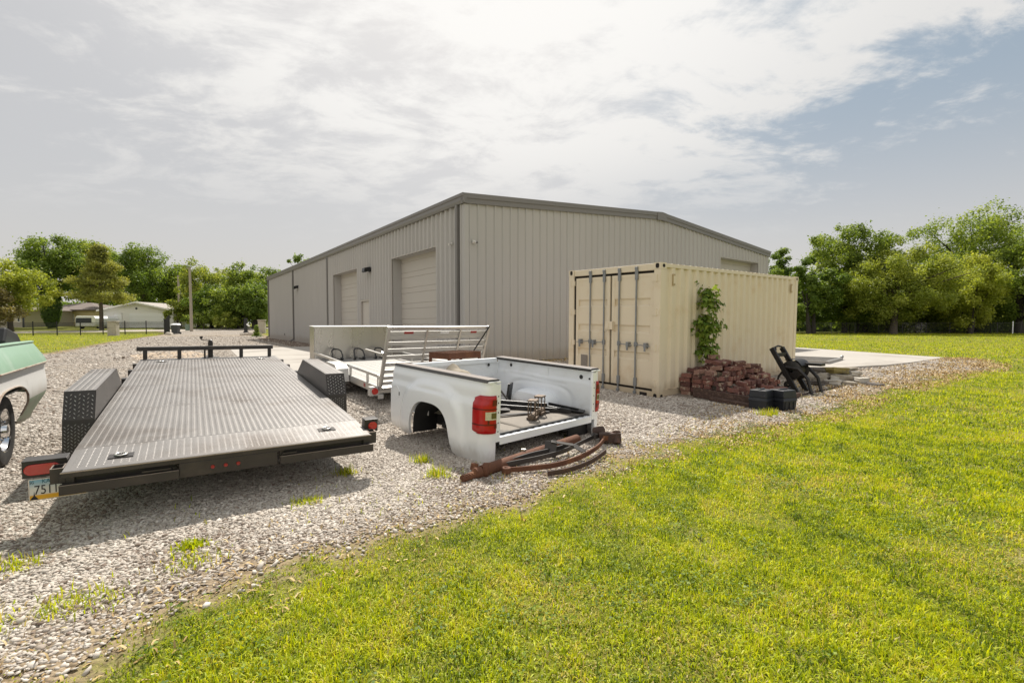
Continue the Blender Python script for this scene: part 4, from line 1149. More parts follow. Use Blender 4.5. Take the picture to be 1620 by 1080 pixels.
        o = [wh(i / 26, 1.0) for i in range(27)]; m.add(o, [tuple(range(27))])
        m.build('wheel_housing', M_WHITEIN, iw, smooth=50)
        # stake hole covers
        m = MB()
        for (t, z, r) in ((1.55, 0.80, 0.024), (0.88, 0.785, 0.026), (0.22, 0.775, 0.028), (0.085, 0.765, 0.013)):
            m.lathe([(0.0005, -s * 0.006), (r, -s * 0.005), (r, 0)], 14, (s * 0.843, t, z), 'x', 0)
        m.build('stake_plug', M_BLKPL, iw)
        m = MB(); m.b2((s * 0.842, 0.80, 0.70), (s * 0.836, 0.96, 0.84)); m.build('anchor_plate', M_WHITEIN, iw, bevel=0.004)
        # rear jamb and its bolt holes
        m = MB(); m.b2((s * 0.80, -0.001, 0.25), (s * 0.862, 0.03, H - 0.03)); m.b2((s * 0.862, 0.002, 0.02), (s * 0.856, 0.04, 0.25)); jb = m.build('jamb', M_WHITE, sd)
        m = MB()
        for z in (0.36, 0.45, 0.56, 0.66, 0.73): m.lathe([(0.0005, -0.001), (0.008, -0.001)], 8, (s * 0.83, -0.0022, z), 'y')
        m.build('bolt_hole', M_BLKPL, jb)
        # arch liner: black half barrel
        m = MB()
        def ln(i, j):
            a = PI * i; c = cos(a)
            return (s * (0.985 - 0.32 * j), tc - (aw + 0.005 - 0.05 * min(1, 2.2 * j)) * (abs(c) ** 0.7) * (1 if c > 0 else -1), 0.10 + (ah - 0.095 - 0.09 * min(1, 2.2 * j)) * sin(a) ** 0.7)
        m.grid(ln, 25, 4)
        # inner skirt hanging at the inside of the liner
        o = [ln(i / 24, 1.0) for i in range(25)]
        m.add([(p[0], p[1], p[2]) for p in o] + [(p[0], p[1], min(p[2], 0.17)) for i, p in enumerate(o)], [(i, i + 1, 25 + i + 1, 25 + i) for i in range(24)])
        m.build('arch_liner', M_BLKPL, sd, smooth=40)
        # tail light wrapping the corner
        m = MB(); z0, z1 = 0.350, 0.742
        q = [(px, t, a) for (px, t, a) in path] + [(None, 0.165, PI / 2), (None, 0.20, PI / 2)]
        def tl(i, j, off, za, zb):
            k = i * (len(q) - 1); k0 = min(int(k), len(q) - 2); f = k - k0
            def pt(e, z):
                px, t, a = e; ox = outx(0.15, z)
                return (px if a == 'j' else 0.89 + (ox - 0.89) * sin(a)), t, (0 if a == 'j' else a)
            z = za + (zb - za) * j
            A, B = pt(q[k0], z), pt(q[k0 + 1], z)
            xx, t, a = [A[n_] + (B[n_] - A[n_]) * f for n_ in range(3)]
            return (s * (xx + off * sin(a)), t - off * cos(a), z)
        iend = 1.0
        def lens(i, j):
            e = min(i, 1 - i) ; bul = 0.016 * min(1, (min(i + 0.25, (1 - i) * 4, j * 7, (1 - j) * 7)) ** 0.5) if True else 0
            zz1 = z1 - 0.035 * max(0, (i - 0.75) / 0.25) ** 2; zz0 = z0 + 0.02 * max(0, (i - 0.75) / 0.25) ** 2
            return tl(i * iend, j, 0.002 + bul, zz0, zz1)
        m.grid(lens, 25, 21)
        m.grid(lambda i, j: tl(i * 0.86, 0.0, 0.0 + 0.012 * j, z0, z1), 25, 2); m.grid(lambda i, j: tl(i * 0.84, 1.0, 0.0 + 0.010 * j, z0, z1), 25, 2)
        tlg = m.build('tail_light', M_REDBED, sd, smooth=60)
        m = MB()
        for (za, zb, ia, ib, mi) in ((0.438, 0.452, 0.02, 0.96, 0), (0.452, 0.50, 0.45, 0.5, 0), (0.598, 0.610, 0.02, 0.96, 0), (0.64, 0.70, 0.02, 0.38, 0), (0.405, 0.438, 0.02, 0.30, 0)):
            m.grid(lambda i, j: tl((ia + (ib - ia) * i) * iend, j, 0.0195, za, zb), 12, 2, 0)
        m.build('lens_band', M_LENSDK, tlg)
        m = MB(); m.grid(lambda i, j: tl((0.06 + 0.50 * i) * iend, j, 0.0205, 0.495, 0.580), 10, 3); rv = m.build('reverse_lens', M_CLEAR, tlg)
        m = MB(); m.grid(lambda i, j: tl((0.10 + 0.30 * i) * iend, j, 0.0212, 0.508, 0.567), 8, 3); m.build('bulb_cell', mat('bulb_cell', (0.16, 0.13, 0.06), 0.2, 0.4, var=0.6, vscale=90), rv)
        return sd
    for s in (-1, 1):
        sd = side(s)
        if s < 0:
            m = MB(); m.lathe([(0.083, 0.004), (0.086, 0.004), (0.086, -0.004), (0.083, -0.004)], 28, (-1.0115, 1.735, 0.545), 'x')
            m.lathe([(0.0005, -0.003), (0.080, -0.0025), (0.082, 0.001)], 28, (-1.011, 1.735, 0.545), 'x')
            fd = m.build('fuel_door', M_WHITE, sd, smooth=40)
            m = MB(); m.box((-1.013, 1.655, 0.54), (0.006, 0.012, 0.045)); m.build('finger_notch', M_BLKPL, fd)
    # bulkhead
    m = MB()
    m.b2((-0.80, L - 0.055, H - 0.07), (0.80, L + 0.005, H - 0.002)); m.b2((-0.86, L - 0.03, 0.28), (0.86, L - 0.012, H - 0.07))
    m.b2((-0.75, L - 0.042, 0.60), (0.75, L - 0.0305, 0.635)); m.b2((-0.75, L - 0.040, 0.42), (0.75, L - 0.0305, 0.45))
    bh = m.build('bulkhead', M_WHITEIN, R, bevel=0.006)
    m = MB()
    for xx in (-0.62, 0.0, 0.62): m.lathe([(0.0005, -0.003), (0.024, -0.003), (0.024, 0)], 12, (xx, L - 0.0565, H - 0.035 if False else 0.79), 'y')
    m.build('stake_plug', M_BLKPL, bh)
    # floor with lengthwise ribs and the scalloped rear sill
    m = MB(); n = 14; xs = []
    for k in range(n):
        c = -0.80 + 1.60 * (k + 0.5) / n
        xs += [(c - 0.056, 0), (c - 0.030, 0), (c - 0.022, 0.016), (c + 0.022, 0.016), (c + 0.030, 0)]
    xs = [(-0.83, 0)] + xs + [(0.83, 0)]
    for (a, ha), (b, hb) in zip(xs, xs[1:]):
        for (y0, y1) in (((0.06, 0.58), (1.35, L - 0.03)) if max(abs(a), abs(b)) > 0.63 else ((0.06, L - 0.03),)):
            m.add([(a, y0, 0.29 + ha), (b, y0, 0.29 + hb), (b, y1, 0.29 + hb), (a, y1, 0.29 + ha)], [(0, 1, 2, 3)])
    m.b2((-0.62, 0.06, 0.262), (0.62, L - 0.03, 0.276))
    fl = m.build('floor', M_WHITEIN, R)
    m = MB()
    N = 60
    A = [(-0.80 + 1.6 * k / N, 0.042 + 0.006 * sin(k * 2 * PI / 4.3), 0.300 + 0.004 * sin(k * 2 * PI / 4.3)) for k in range(N + 1)]
    m.add(A + [(a, 0.004, 0.292) for a, b, c in A], [(k, k + 1, N + 2 + k, N + 1 + k) for k in range(N)])
    m.add([(a, 0.004, 0.292) for a, b, c in A] + [(a, 0.0, 0.215) for a, b, c in A] + [(a, 0.035, 0.205) for a, b, c in A], [(k, k + 1, N + 2 + k, N + 1 + k) for k in range(N)] + [(N + 1 + k, N + 2 + k, 2 * N + 3 + k, 2 * N + 2 + k) for k in range(N)])
    m.build('rear_sill', M_WHITE, R, smooth=60)
    m = MB()
    for xx in (-0.45, 0.42): m.hexa([(xx - 0.13, 0.04, 0.17), (xx + 0.13, 0.04, 0.17), (xx + 0.13, 0.3, 0.17), (xx - 0.13, 0.3, 0.17), (xx - 0.17, 0.04, 0.215), (xx + 0.17, 0.04, 0.215), (xx + 0.17, 0.3, 0.215), (xx - 0.17, 0.3, 0.215)])
    m.b2((0.46, 0.10, 0.02), (0.84, 0.13, 0.20)); m.b2((0.82, 0.10, 0.02), (0.85, 0.5, 0.24))
    for k in range(3): m.b2((-0.8, 0.4 + k * 0.55, 0.20), (0.8, 0.48 + k * 0.55, 0.261))
    m.build('under_brace', M_BLKPL, R)
pickup_box()
def in_bed(name, label, cat, mb, mats, group=None, **kw):
    mb.v = [tuple(BT @ Vector(p)) for p in mb.v]
    c = Vector((0, 0, 0))
    for p in mb.v: c += Vector(p)
    c /= len(mb.v); zmin = min(p[2] for p in mb.v); c.z = zmin
    mb.v = [tuple(Vector(p) - c) for p in mb.v]
    return tag(mb.build(name, mats, loc=c, **kw), label, cat, group)
FZ = 0.307
# floor mats
for (x0, x1, y0, y1, lab, nm) in ((-0.81, -0.415, 0.062, 0.52, 'small tan liner mat by the left rear corner of the pickup box', 'floor_mat'), (-0.40, 0.80, 0.062, 1.05, 'large tan liner mat lying in the pickup box', 'floor_mat')):
    m = MB(); m.grid(lambda i, j: (x0 + (x1 - x0) * i, y0 + (y1 - y0) * j, FZ + 0.006 + 0.006 * sin(i * 9) * sin(j * 7)), 14, 14)
    o = in_bed(nm, lab, 'mat', m, M_LINER, smooth=60); sol = o.modifiers.new('solid', 'SOLIDIFY'); sol.thickness = 0.005
# dark strips and bars
def bedbars(name, lab, cat, bars, mats, grp=None, bevel=0.004):
    m = MB()
    for b in bars: m.bar(*b)
    return in_bed(name, lab, cat, m, mats, grp, bevel=bevel)
bedbars('steel_rail', 'long black steel rail lying along the right wheel housing in the pickup box', 'steel rail', [((-0.30, 1.62, FZ + 0.05), (0.66, 0.24, FZ + 0.04), 0.09, 0.05)], M_BLACKF)
bedbars('steel_bar', 'thin black bar resting on top of the long steel rail in the pickup box', 'steel bar', [((-0.22, 1.60, FZ + 0.10), (0.50, 0.50, FZ + 0.09), 0.03, 0.05)], M_BLACKF)
bedbars('steel_rail', 'short black steel channel near the right rear corner of the pickup box', 'steel rail', [((0.58, 0.62, FZ + 0.045), (0.79, 0.11, FZ + 0.035), 0.16, 0.02), ((0.50, 0.60, FZ + 0.06), (0.58, 0.16, FZ + 0.05), 0.02, 0.05), ((0.66, 0.62, FZ + 0.075), (0.70, 0.14, FZ + 0.065), 0.02, 0.03)], M_BLACKF)
bedbars('steel_bracket', 'black and grey V shaped steel bracket standing up in the pickup box', 'bracket', [((0.14, 1.36, FZ), (0.25, 1.42, FZ + 0.30), 0.07, 0.02), ((0.40, 1.05, FZ), (0.25, 1.20, FZ + 0.27), 0.07, 0.018), ((0.14, 1.36, FZ + 0.01), (0.40, 1.05, FZ + 0.01), 0.07, 0.018)], [M_BLKSTEEL])
bedbars('steel_plate', 'black steel plate standing against the right wheel housing', 'steel plate', [((0.585, 1.33, FZ), (0.60, 1.30, FZ + 0.27), 0.16, 0.03)], M_BLACKF)
bedbars('scrap_bar', 'wide dark scrap bar lying crosswise at the left of the pickup box floor', 'scrap bar', [((-0.70, 0.95, FZ + 0.02), (0.10, 0.82, FZ + 0.03), 0.10, 0.03)], M_BLKSTEEL)
bedbars('scrap_bar', 'narrow dark scrap bar deepest in the left of the pickup box', 'scrap bar', [((-0.62, 1.15, FZ + 0.02), (0.05, 1.02, FZ + 0.03), 0.05, 0.04)], M_BLKSTEEL)
bedbars('scrap_bar', 'short dark scrap bar lying on top of the wide one in the pickup box', 'scrap bar', [((-0.30, 0.98, FZ + 0.055), (0.02, 0.70, FZ + 0.05), 0.06, 0.02)], M_BLKSTEEL)
bedbars('flat_bar', 'black edge strip along the rear sill of the pickup box', 'edge strip', [((-0.79, 0.055, FZ + 0.006), (0.79, 0.055, FZ + 0.006), 0.03, 0.012)], M_BLACKF)
bedbars('flat_bar', 'thin dark flat bar on the tan mat behind the U-bolt clamps', 'flat bar', [((-0.25, 0.66, FZ + 0.025), (0.45, 0.42, FZ + 0.025), 0.06, 0.012)], M_BLKSTEEL)
# canvas tarp heaped over the front left of the box
m = MB()
def tarp(i, j):
    a, b = -0.74 + 0.98 * i, 1.79 - 0.62 * j
    h = 0.56 * math.exp(-((i - 0.62) / 0.30) ** 2) * (1 - 0.75 * j) * float(ss(i / 0.15)) + 0.05 * float(vnoise(i * 7, j * 5, 1, 3)) + 0.02 * float(vnoise(i * 19, j * 17, 1, 5))
    edge = min(i, 1 - i, j, 1 - j)
    return (a, b, FZ + 0.015 + (h + 0.12 * float(vnoise(i * 3, j * 3, 1, 9))) * float(ss(edge / 0.14 + 0.02)))
m.grid(tarp, 40, 30)
in_bed('canvas_tarp', 'crumpled tan canvas tarp heaped at the front of the pickup box', 'tarp', m, M_TARP, smooth=70)
# U-bolt clamps
M_UB = mat('ubolt', (0.14, 0.10, 0.07), 0.6, 0.4, var=0.4, vscale=14, color2=(0.05, 0.04, 0.035), c2scale=9)
def ubolt(cx, cy, rot, lab):
    t = empty('u_bolt_clamp', mtx=BT @ Matrix.Translation((cx, cy, FZ + 0.012)) @ Matrix.Rotation(rot, 4, 'Z'))
    tag(t, lab, 'clamp', 'U-bolt spring clamps standing in the pickup box')
    m = MB(); m.b2((-0.085, -0.06, 0.0), (0.085, 0.06, 0.03)); m.b2((-0.11, -0.035, 0.0301), (0.11, 0.035, 0.052)); m.tube([(-0.115, 0, 0.03), (0.115, 0, 0.03)], 0.038, 10)
    m.build('base_plate', M_UB, t, bevel=0.006)
    for sy in (-1, 1):
        m = MB(); pts = [(-0.058, sy * 0.045, 0.03), (-0.058, sy * 0.045, 0.185)] + [(-0.058 * cos(a), sy * 0.045, 0.185 + 0.045 * sin(a)) for a in [PI * k / 8 for k in range(1, 8)]] + [(0.058, sy * 0.045, 0.185), (0.058, sy * 0.045, 0.03)]
        m.tube(pts, 0.007, 8); m.build('u_bolt', M_UB, t, smooth=50)
    m = MB(); m.b2((-0.065, -0.055, 0.215), (0.065, 0.055, 0.235)); m.build('top_pad', M_UB, t, bevel=0.004)
ubolt(0.02, 0.30, 0.5, 'rusty U-bolt clamp nearest the left tail light, standing on the mat')
ubolt(0.29, 0.44, 0.35, 'rusty U-bolt clamp farther from the left tail light, near the box middle')

# ------------------------------------------------------------------ springs and pipe lying on the gravel
def sweep(name, label, cat, pts, wd, ht, mats, grp=None, eyes=(), bevel=0.003, extra=None):
    m = MB(); P = [Vector(p) for p in pts]
    # smooth the centre line
    Q = []
    for i in range(len(P) - 1):
        p0, p1, p2, p3 = P[max(i - 1, 0)], P[i], P[i + 1], P[min(i + 2, len(P) - 1)]
        for k in range(6):
            t = k / 6; Q.append(0.5 * ((2 * p1) + (p2 - p0) * t + (2 * p0 - 5 * p1 + 4 * p2 - p3) * t * t + (3 * p1 - p0 - 3 * p2 + p3) * t ** 3))
    Q.append(P[-1]); vs = []
    for i, q in enumerate(Q):
        d = (Q[min(i + 1, len(Q) - 1)] - Q[max(i - 1, 0)]).normalized(); sd_ = d.cross(Vector((0, 0, 1))).normalized(); u = sd_.cross(d)
        for a, b in ((-1, -1), (1, -1), (1, 1), (-1, 1)): vs.append(q + sd_ * a * wd / 2 + u * b * ht / 2)
    fs = [(i * 4 + k, i * 4 + (k + 1) % 4, (i + 1) * 4 + (k + 1) % 4, (i + 1) * 4 + k) for i in range(len(Q) - 1) for k in range(4)] + [(3, 2, 1, 0), tuple((len(Q) - 1) * 4 + k for k in range(4))]
    m.add(vs, fs)
    for (e, r) in eyes:
        e = Vector(e); m.lathe([(r, -ht * 0.55), (r, ht * 0.55), (r * 0.45, ht * 0.55), (r * 0.45, -ht * 0.55)], 16, e, 'z', closed=True)
    if extra: extra(m)
    c = sum(P, Vector()) / len(P); c.z = 0
    m.v = [tuple(Vector(p) - c) for p in m.v]
    return tag(m.build(name, mats, loc=c, bevel=bevel, smooth=35), label, cat, grp)
SG = 'leaf springs lying on the gravel'
sweep('leaf_spring', 'rust brown leaf spring with a rolled eye, longest and curving in front of the pipe', 'leaf spring',
      [(-0.06, 4.46, .05), (0.12, 4.50, .05), (0.42, 4.60, .055), (0.70, 4.85, .06), (0.95, 5.20, .075), (1.10, 5.55, .09)], 0.018, 0.050, M_RUST, SG, [((-0.055, 4.455, .05), 0.045), ((1.115, 5.58, .09), 0.045)])
sweep('leaf_spring', 'short rusty leaf spring lying nearest the lawn', 'leaf spring', [(0.335, 4.38, .04), (0.55, 4.50, .04), (0.80, 4.75, .045), (1.03, 5.12, .05)], 0.015, 0.048, M_RUSTD, SG)
sweep('leaf_spring', 'black leaf spring with a pale worn edge between pipe and rusty springs', 'leaf spring',
      [(-0.17, 4.52, .06), (0.05, 4.66, .065), (0.30, 4.80, .075), (0.55, 5.00, .085), (0.80, 5.35, .09), (0.98, 5.60, .10)], 0.016, 0.048, M_BLKWORN, SG, [((-0.18, 4.515, .06), 0.045), ((0.99, 5.62, .10), 0.045)])
sweep('leaf_spring', 'black helper leaf spring half hidden behind the other springs', 'leaf spring', [(0.0, 4.68, .07), (0.2, 4.86, .08), (0.42, 5.0, .09), (0.62, 5.16, .1)], 0.018, 0.06, M_BLKSTEEL, SG)
def spring_bracket():
    m = MB()
    m.bar((0.40, 4.95, .03), (0.42, 5.02, .19), 0.13, 0.012); m.bar((0.42, 5.02, .185), (0.66, 5.00, .15), 0.09, 0.012); m.bar((0.66, 5.00, .15), (0.76, 4.92, .10), 0.09, 0.012)
    c = Vector((0.5, 5.0, 0)); m.v = [tuple(Vector(p) - c) for p in m.v]
    tag(m.build('spring_bracket', M_BLKWORN, loc=c, bevel=0.004), 'bent dark steel bracket standing among the leaf springs', 'bracket')
spring_bracket()
m = MB(); c = Vector((1.15, 5.6, 0))
m.M = Matrix.Translation(-c)
m.bar((1.05, 5.62, .08), (1.30, 5.58, .10), 0.12, 0.11); m.tube([(1.24, 5.53, .03), (1.25, 5.60, .16)], 0.05, 12); m.tube([(1.02, 5.78, .10), (1.12, 5.72, .13)], 0.07, 12)
tag(m.build('spring_shackle', M_RUSTD, loc=c, bevel=0.006, smooth=40), 'dark rusty shackle block at the far right end of the springs', 'shackle')
m = MB(); c = Vector((0.2, 5.05, 0)); m.M = Matrix.Translation(-c)
m.tube([(-0.455, 4.245, .035), (-0.36, 4.33, .042), (-0.345, 4.345, .055), (-0.30, 4.385, .055)], [0.032, 0.036, 0.055, 0.055], 14)
m.tube([(-0.29, 4.395, .055), (0.78, 5.62, .06)], 0.058, 18); m.lathe([(0.058, -0.03), (0.074, -0.02), (0.074, 0.02), (0.058, 0.03)], 16, (-0.25, 4.43, .055), 'x')
for k in range(7): m.tube([(-0.44 + 0.02 * k + 0.036 * cos(a), 4.26 + 0.018 * k + 0.02 * cos(a + 2), .036 + 0.036 * sin(a)) for a in [2 * PI * q / 10 for q in range(11)]], 0.005, 5, cap=False)
m.tube([(-0.36, 4.40, .07), (-0.35, 4.41, .13)], [0.04, 0.036], 12)
tag(m.build('rusty_pipe', M_RUST, loc=c, smooth=40), 'rusty brown steel pipe lying on gravel in front of the pickup box', 'pipe')
# small pale scraps on the pipe
m = MB(); m.box((0, 0, 0.012), (0.05, 0.035, 0.024)); tag(m.build('metal_scrap', M_SILVER, loc=(0.12, 4.90, 0.115), bevel=0.004), 'small shiny metal scrap resting on the rusty pipe', 'scrap')

# ------------------------------------------------------------------ old green and white pickup at the left edge
M_OLDG = mat('old_green', (0.255, 0.40, 0.29), 0.45, var=0.1, vscale=3, color2=(0.37, 0.48, 0.39), c2scale=2.2, c2lo=0.48, c2hi=0.75, coat=0.2)
M_OLDW = mat('old_white', (0.66, 0.65, 0.62), 0.5, var=0.06, vscale=3, color2=(0.50, 0.47, 0.43), c2scale=3.5, c2lo=0.55, c2hi=0.8)
M_OLDGL = mat('old_green_low', (0.27, 0.36, 0.24), 0.5, var=0.12, vscale=4, color2=(0.36, 0.40, 0.30), c2scale=3)
M_PRIMER = mat('primer_edge', (0.36, 0.30, 0.24), 0.8, var=0.2, vscale=10, color2=(0.18, 0.10, 0.06), c2scale=6)
add_dust(M_OLDW, 0.5, 0.95, (0.47, 0.43, 0.37), 0.6, 5.0)
add_dust(M_OLDGL, 0.2, 0.6, (0.36, 0.31, 0.24), 0.7, 6.0)
def old_pickup():
    d = Vector((-0.585, 0.811, 0)); o_ = Vector((0.811, 0.585, 0))
    # local x outwards (towards the trailers), y towards the tail
    R = empty('old_pickup', mtx=frame((-5.93, 6.00, 0.0), o_, d, Vector((0, 0, 1))))
    tag(R, 'old faded green and white pickup truck at the left edge', 'pickup')
    L = 2.75; tc = -1.60; aw, ah = 0.66, 0.80
    def arch(t):
        q = abs(t - tc) / aw
        return (0.36 + (ah - 0.36) * (1 - q ** 3.0) ** (1 / 3.0)) if q < 1 else 0.0
    def bot(t): return 0.30 + 0.03 * float(ss((-0.5 - t) / 0.4))
    def ox(z):
        if z > 0.97: return 0.0 - 0.115 * float(((z - 0.97) / 0.25)) ** 1.2
        return -0.004 - 0.02 * float(ss((0.97 - z) / 0.05)) + 0.016 * float(ss((0.9 - z) / 0.2)) - 0.13 * float(ss((0.66 - z) / 0.40))
    def tail(z):   # the rear end leans: farthest back at the crease
        return -0.085 * float(ss((z - 0.97) / 0.24)) - 0.20 * float(ss((0.64 - z) / 0.34))
    zs = np.unique(np.concatenate([np.linspace(0, 1, 34)]))
    ts = sorted(set([-L + i * (L - 0.02) / 60 for i in range(61)] + [tc - aw - .004, tc - aw + .001, tc - aw + .006, tc - aw + .02, tc + aw - .02, tc + aw - .006, tc + aw - .001, tc + aw + .004]))
    def panel(x_off, s, low=0.0):
        m = MB(); cols = []
        zl = [0.30, 0.38, 0.46, 0.53, 0.57, 0.602, 0.604, 0.64, 0.68, 0.74, 0.80, 0.86, 0.92, 0.95, 0.965, 0.967, 0.972, 0.99, 1.05, 1.12, 1.18, 1.205, 1.215]
        nz = len(zl)
        def P(t, z):
            f = float(ss((t + 0.5) / 0.5)); return (x_off + s * ox(z), t + tail(z) * f, z)
        for t in ts + [0.0]:
            lo = max(low, arch(t) if abs(t - tc) < aw else bot(t))
            cols.append([P(t, max(z, lo)) for z in zl])
        # rounded return at the tail
        for k in range(1, 5):
            a = PI / 2 * k / 4
            cols.append([(x_off + s * (ox(z) - 0.05 * (1 - cos(a))), tail(z) + 0.05 * sin(a), z) for z in zl])
        cols.append([(x_off + s * (ox(z) - (0.30 if z > 0.6 else 0.06)), tail(z) + 0.052, z) for z in zl])
        n = len(cols); vs = [p for c in cols for p in c]
        fs, mi = [], []
        for i in range(n - 1):
            for j in range(nz - 1):
                q = (i * nz + j, (i + 1) * nz + j, (i + 1) * nz + j + 1, i * nz + j + 1)
                if len({tuple(vs[k]) for k in q}) < 3: continue
                zc = zl[j] + 1e-4
                m_ = 2 if zc < 0.603 else (1 if zc < 0.9665 else 0)
                fs.append(q); mi.append(m_)
        base = len(m.v); m.add(vs, [])
        m.f = [list(q) for q in fs]; m.mi = mi
        bp = m.build('bed_side', [M_OLDG, M_OLDW, M_OLDGL], R, smooth=40)
        m = MB(); lip = [t for t in ts if abs(t - tc) < aw]
        ring = [(x_off + s * (ox(arch(t)) + 0.008), t, arch(t)) for t in lip]
        m.tube(ring, 0.010, 6); m.tube([(x_off + s * (ox(.36) - .01), tc + aw, 0.36), (x_off + s * (ox(.36) - .01), tc + aw + 0.10, 0.345), (x_off + s * (ox(.36) - .02), -0.35, 0.35)], 0.014, 6)
        m.build('arch_trim', M_PRIMER, bp, smooth=50)
        m = MB(); m.prism([(x_off + s * -0.10, 1.214), (x_off + s * -0.10, 1.232), (x_off + s * -0.125, 1.238), (x_off + s * -0.24, 1.226), (x_off + s * -0.24, 1.19), (x_off + s * -0.225, 1.19), (x_off + s * -0.225, 1.214)], -L, -0.075, 'y')
        m.build('bed_rail', M_OLDG, bp, bevel=0.004)
        m = MB(); m.tube([(x_off + s * 0.004, -L, 0.969), (x_off + s * 0.004, -0.03, 0.969), (x_off - s * 0.02, 0.035, 0.969)], 0.008, 6); m.build('trim_strip', M_PRIMER, bp, smooth=50)
        return bp
    bp = panel(0.0, 1); panel(-1.95, -1, 0.6)
    m = MB(); m.add([(-0.035, -0.62, 0.74), (-0.033, -0.50, 0.74), (-0.033, -0.50, 0.90), (-0.035, -0.62, 0.90)], [])
    m = MB(); m.b2((-0.24, -L, 0.66), (-1.71, -0.03, 0.70)); m.b2((-0.225, -L, 0.70), (-0.24, -0.1, 1.2)); m.b2((-1.71, -L, 0.70), (-1.725, -0.1, 1.2)); m.b2((-0.22, -L - 0.03, 0.5), (-1.73, -L, 1.2)); m.b2((-0.31, -0.03, 0.62), (-1.64, 0.02, 1.17))
    m.build('bed_floor', M_OLDG, R)
    m = MB(); m.b2((-0.4, -4.6, 0.42), (-0.5, 0.0, 0.56)); m.b2((-1.45, -4.6, 0.42), (-1.55, 0.0, 0.56)); m.tube([(-0.2, tc, 0.36), (-1.75, tc, 0.36)], 0.05, 8)
    m.b2((-0.03, tc - 0.50, 0.74), (-0.42, tc + 0.60, 0.755)); m.build('chassis', M_BLKSTEEL, R)
    m = MB(); m.b2((-0.36, tc - 0.5, 0.66), (-0.38, tc + 0.60, 0.74)); m.build('inner_fender', M_PRIMER, R)
    # cab
    m = MB(); m.prism([(-2.62, 0.4), (-2.62, 1.25), (-2.80, 1.82), (-3.6, 1.84), (-4.05, 1.28), (-5.3, 1.12), (-5.4, 0.5), (-4.9, 0.42)], -0.08, -1.87, 'x'); cb = m.build('cab', M_OLDG, R, bevel=0.04)
    m = MB(); m.prism([(-2.78, 1.28), (-2.87, 1.72), (-3.52, 1.73), (-3.85, 1.29)], -0.078, -0.072, 'x'); m.build('window', M_BLKPL, cb)
    for xx, s in ((-0.15, 1), (-1.80, -1)):
        for yy in (-1.48, -4.75): wheel(R, (xx - 0.035 * s, yy, 0.365), 0.365, 0.21, 0.215, 'x', s, M_CHROME, 0.05)
old_pickup()
# black plastic tub standing in the old pickup box
m = MB()
m.prism([(-0.42, 0.0), (0.42, 0.0), (0.30, 0.50), (0.10, 0.62), (-0.36, 0.70), (-0.46, 0.55)], -0.28, 0.28, 'x'); m.b2((-0.30, 0.38, 0.40), (0.30, 0.47, 0.44))
d = Vector((-0.585, 0.811, 0)); o_ = Vector((0.811, 0.585, 0)); q = Vector((-5.93, 6.00, 0)) - o_ * 0.52 - d * 0.16
tag(m.build('plastic_tub', M_BLKPL, bevel=0.02), 'black plastic tub sticking up out of the old pickup box', 'tub')
tb = bpy.data.objects['plastic_tub']; tb.matrix_world = frame((q.x, q.y, 0.705), o_, d, Vector((0, 0, 1)))

# ------------------------------------------------------------------ things beside the container
CU = Vector((cos(CY), sin(CY), 0)); CW = Vector((-sin(CY), cos(CY), 0)); CO = Vector((2.778, 8.899, 0))
def bl(x, y, z=0.0):
    p = CO + CU * x + CW * y; p.z = gz(p.x, p.y) + z; return p
ORD = ['lowest', 'second', 'third', 'fourth', 'fifth', 'sixth', 'seventh', 'eighth', 'ninth', 'tenth', 'eleventh', 'twelfth', 'thirteenth', 'fourteenth', 'fifteenth', 'sixteenth', 'seventeenth', 'eighteenth']
NTH = ['first'] + ORD[1:]
def brick_mat():
    m = bpy.data.materials.new('red_brick'); m.use_nodes = True
    t = m.node_tree; t.nodes.clear(); g = NT(t)
    oi = g.n('ShaderNodeObjectInfo'); co = g.n('ShaderNodeTexCoord').outputs['Object']
    off = g.n('ShaderNodeVectorMath', operation='SCALE'); cx = g.n('ShaderNodeCombineXYZ')
    [g.l(oi.outputs['Random'], cx.inputs[i]) for i in range(3)]
    g.l(cx.outputs[0], off.inputs[0]); off.inputs['Scale'].default_value = 37.0
    v = g.vm('ADD', co, off.outputs[0])
    cr = g.n('ShaderNodeValToRGB'); els = cr.color_ramp.elements; els.new(0.4); els.new(0.75)
    for e, (p, c) in zip(els, ((0, (0.10, 0.045, 0.04)), (0.4, (0.27, 0.115, 0.085)), (0.75, (0.15, 0.07, 0.06)), (1.0, (0.42, 0.25, 0.18)))): e.position = p; e.color = rgb(*c)
    g.l(oi.outputs['Random'], cr.inputs[0])
    n1 = g.noise(v, 9, 5, 0.65); n2 = g.noise(v, 60, 3, 0.6)
    c = g.mix(g.m('MULTIPLY', g.sm(n2, 0.35, 0.7), 0.5), cr.outputs[0], rgb(0.06, 0.022, 0.02))
    c = g.mix(g.m('MULTIPLY', g.sm(n1, 0.575, 0.625), 0.8), c, rgb(0.46, 0.38, 0.29))
    b = g.n('ShaderNodeBump'); b.inputs['Strength'].default_value = 0.5; b.inputs['Distance'].default_value = 0.01
    g.l(g.m('ADD', n2, n1), b.inputs['Height'])
    p = g.n('ShaderNodeBsdfPrincipled'); p.inputs['Roughness'].default_value = 0.85; g.l(c, p.inputs['Base Color']); g.l(b.outputs[0], p.inputs['Normal'])
    o = g.n('ShaderNodeOutputMaterial'); g.l(p.outputs[0], o.inputs[0]); return m
M_BRICK = brick_mat()
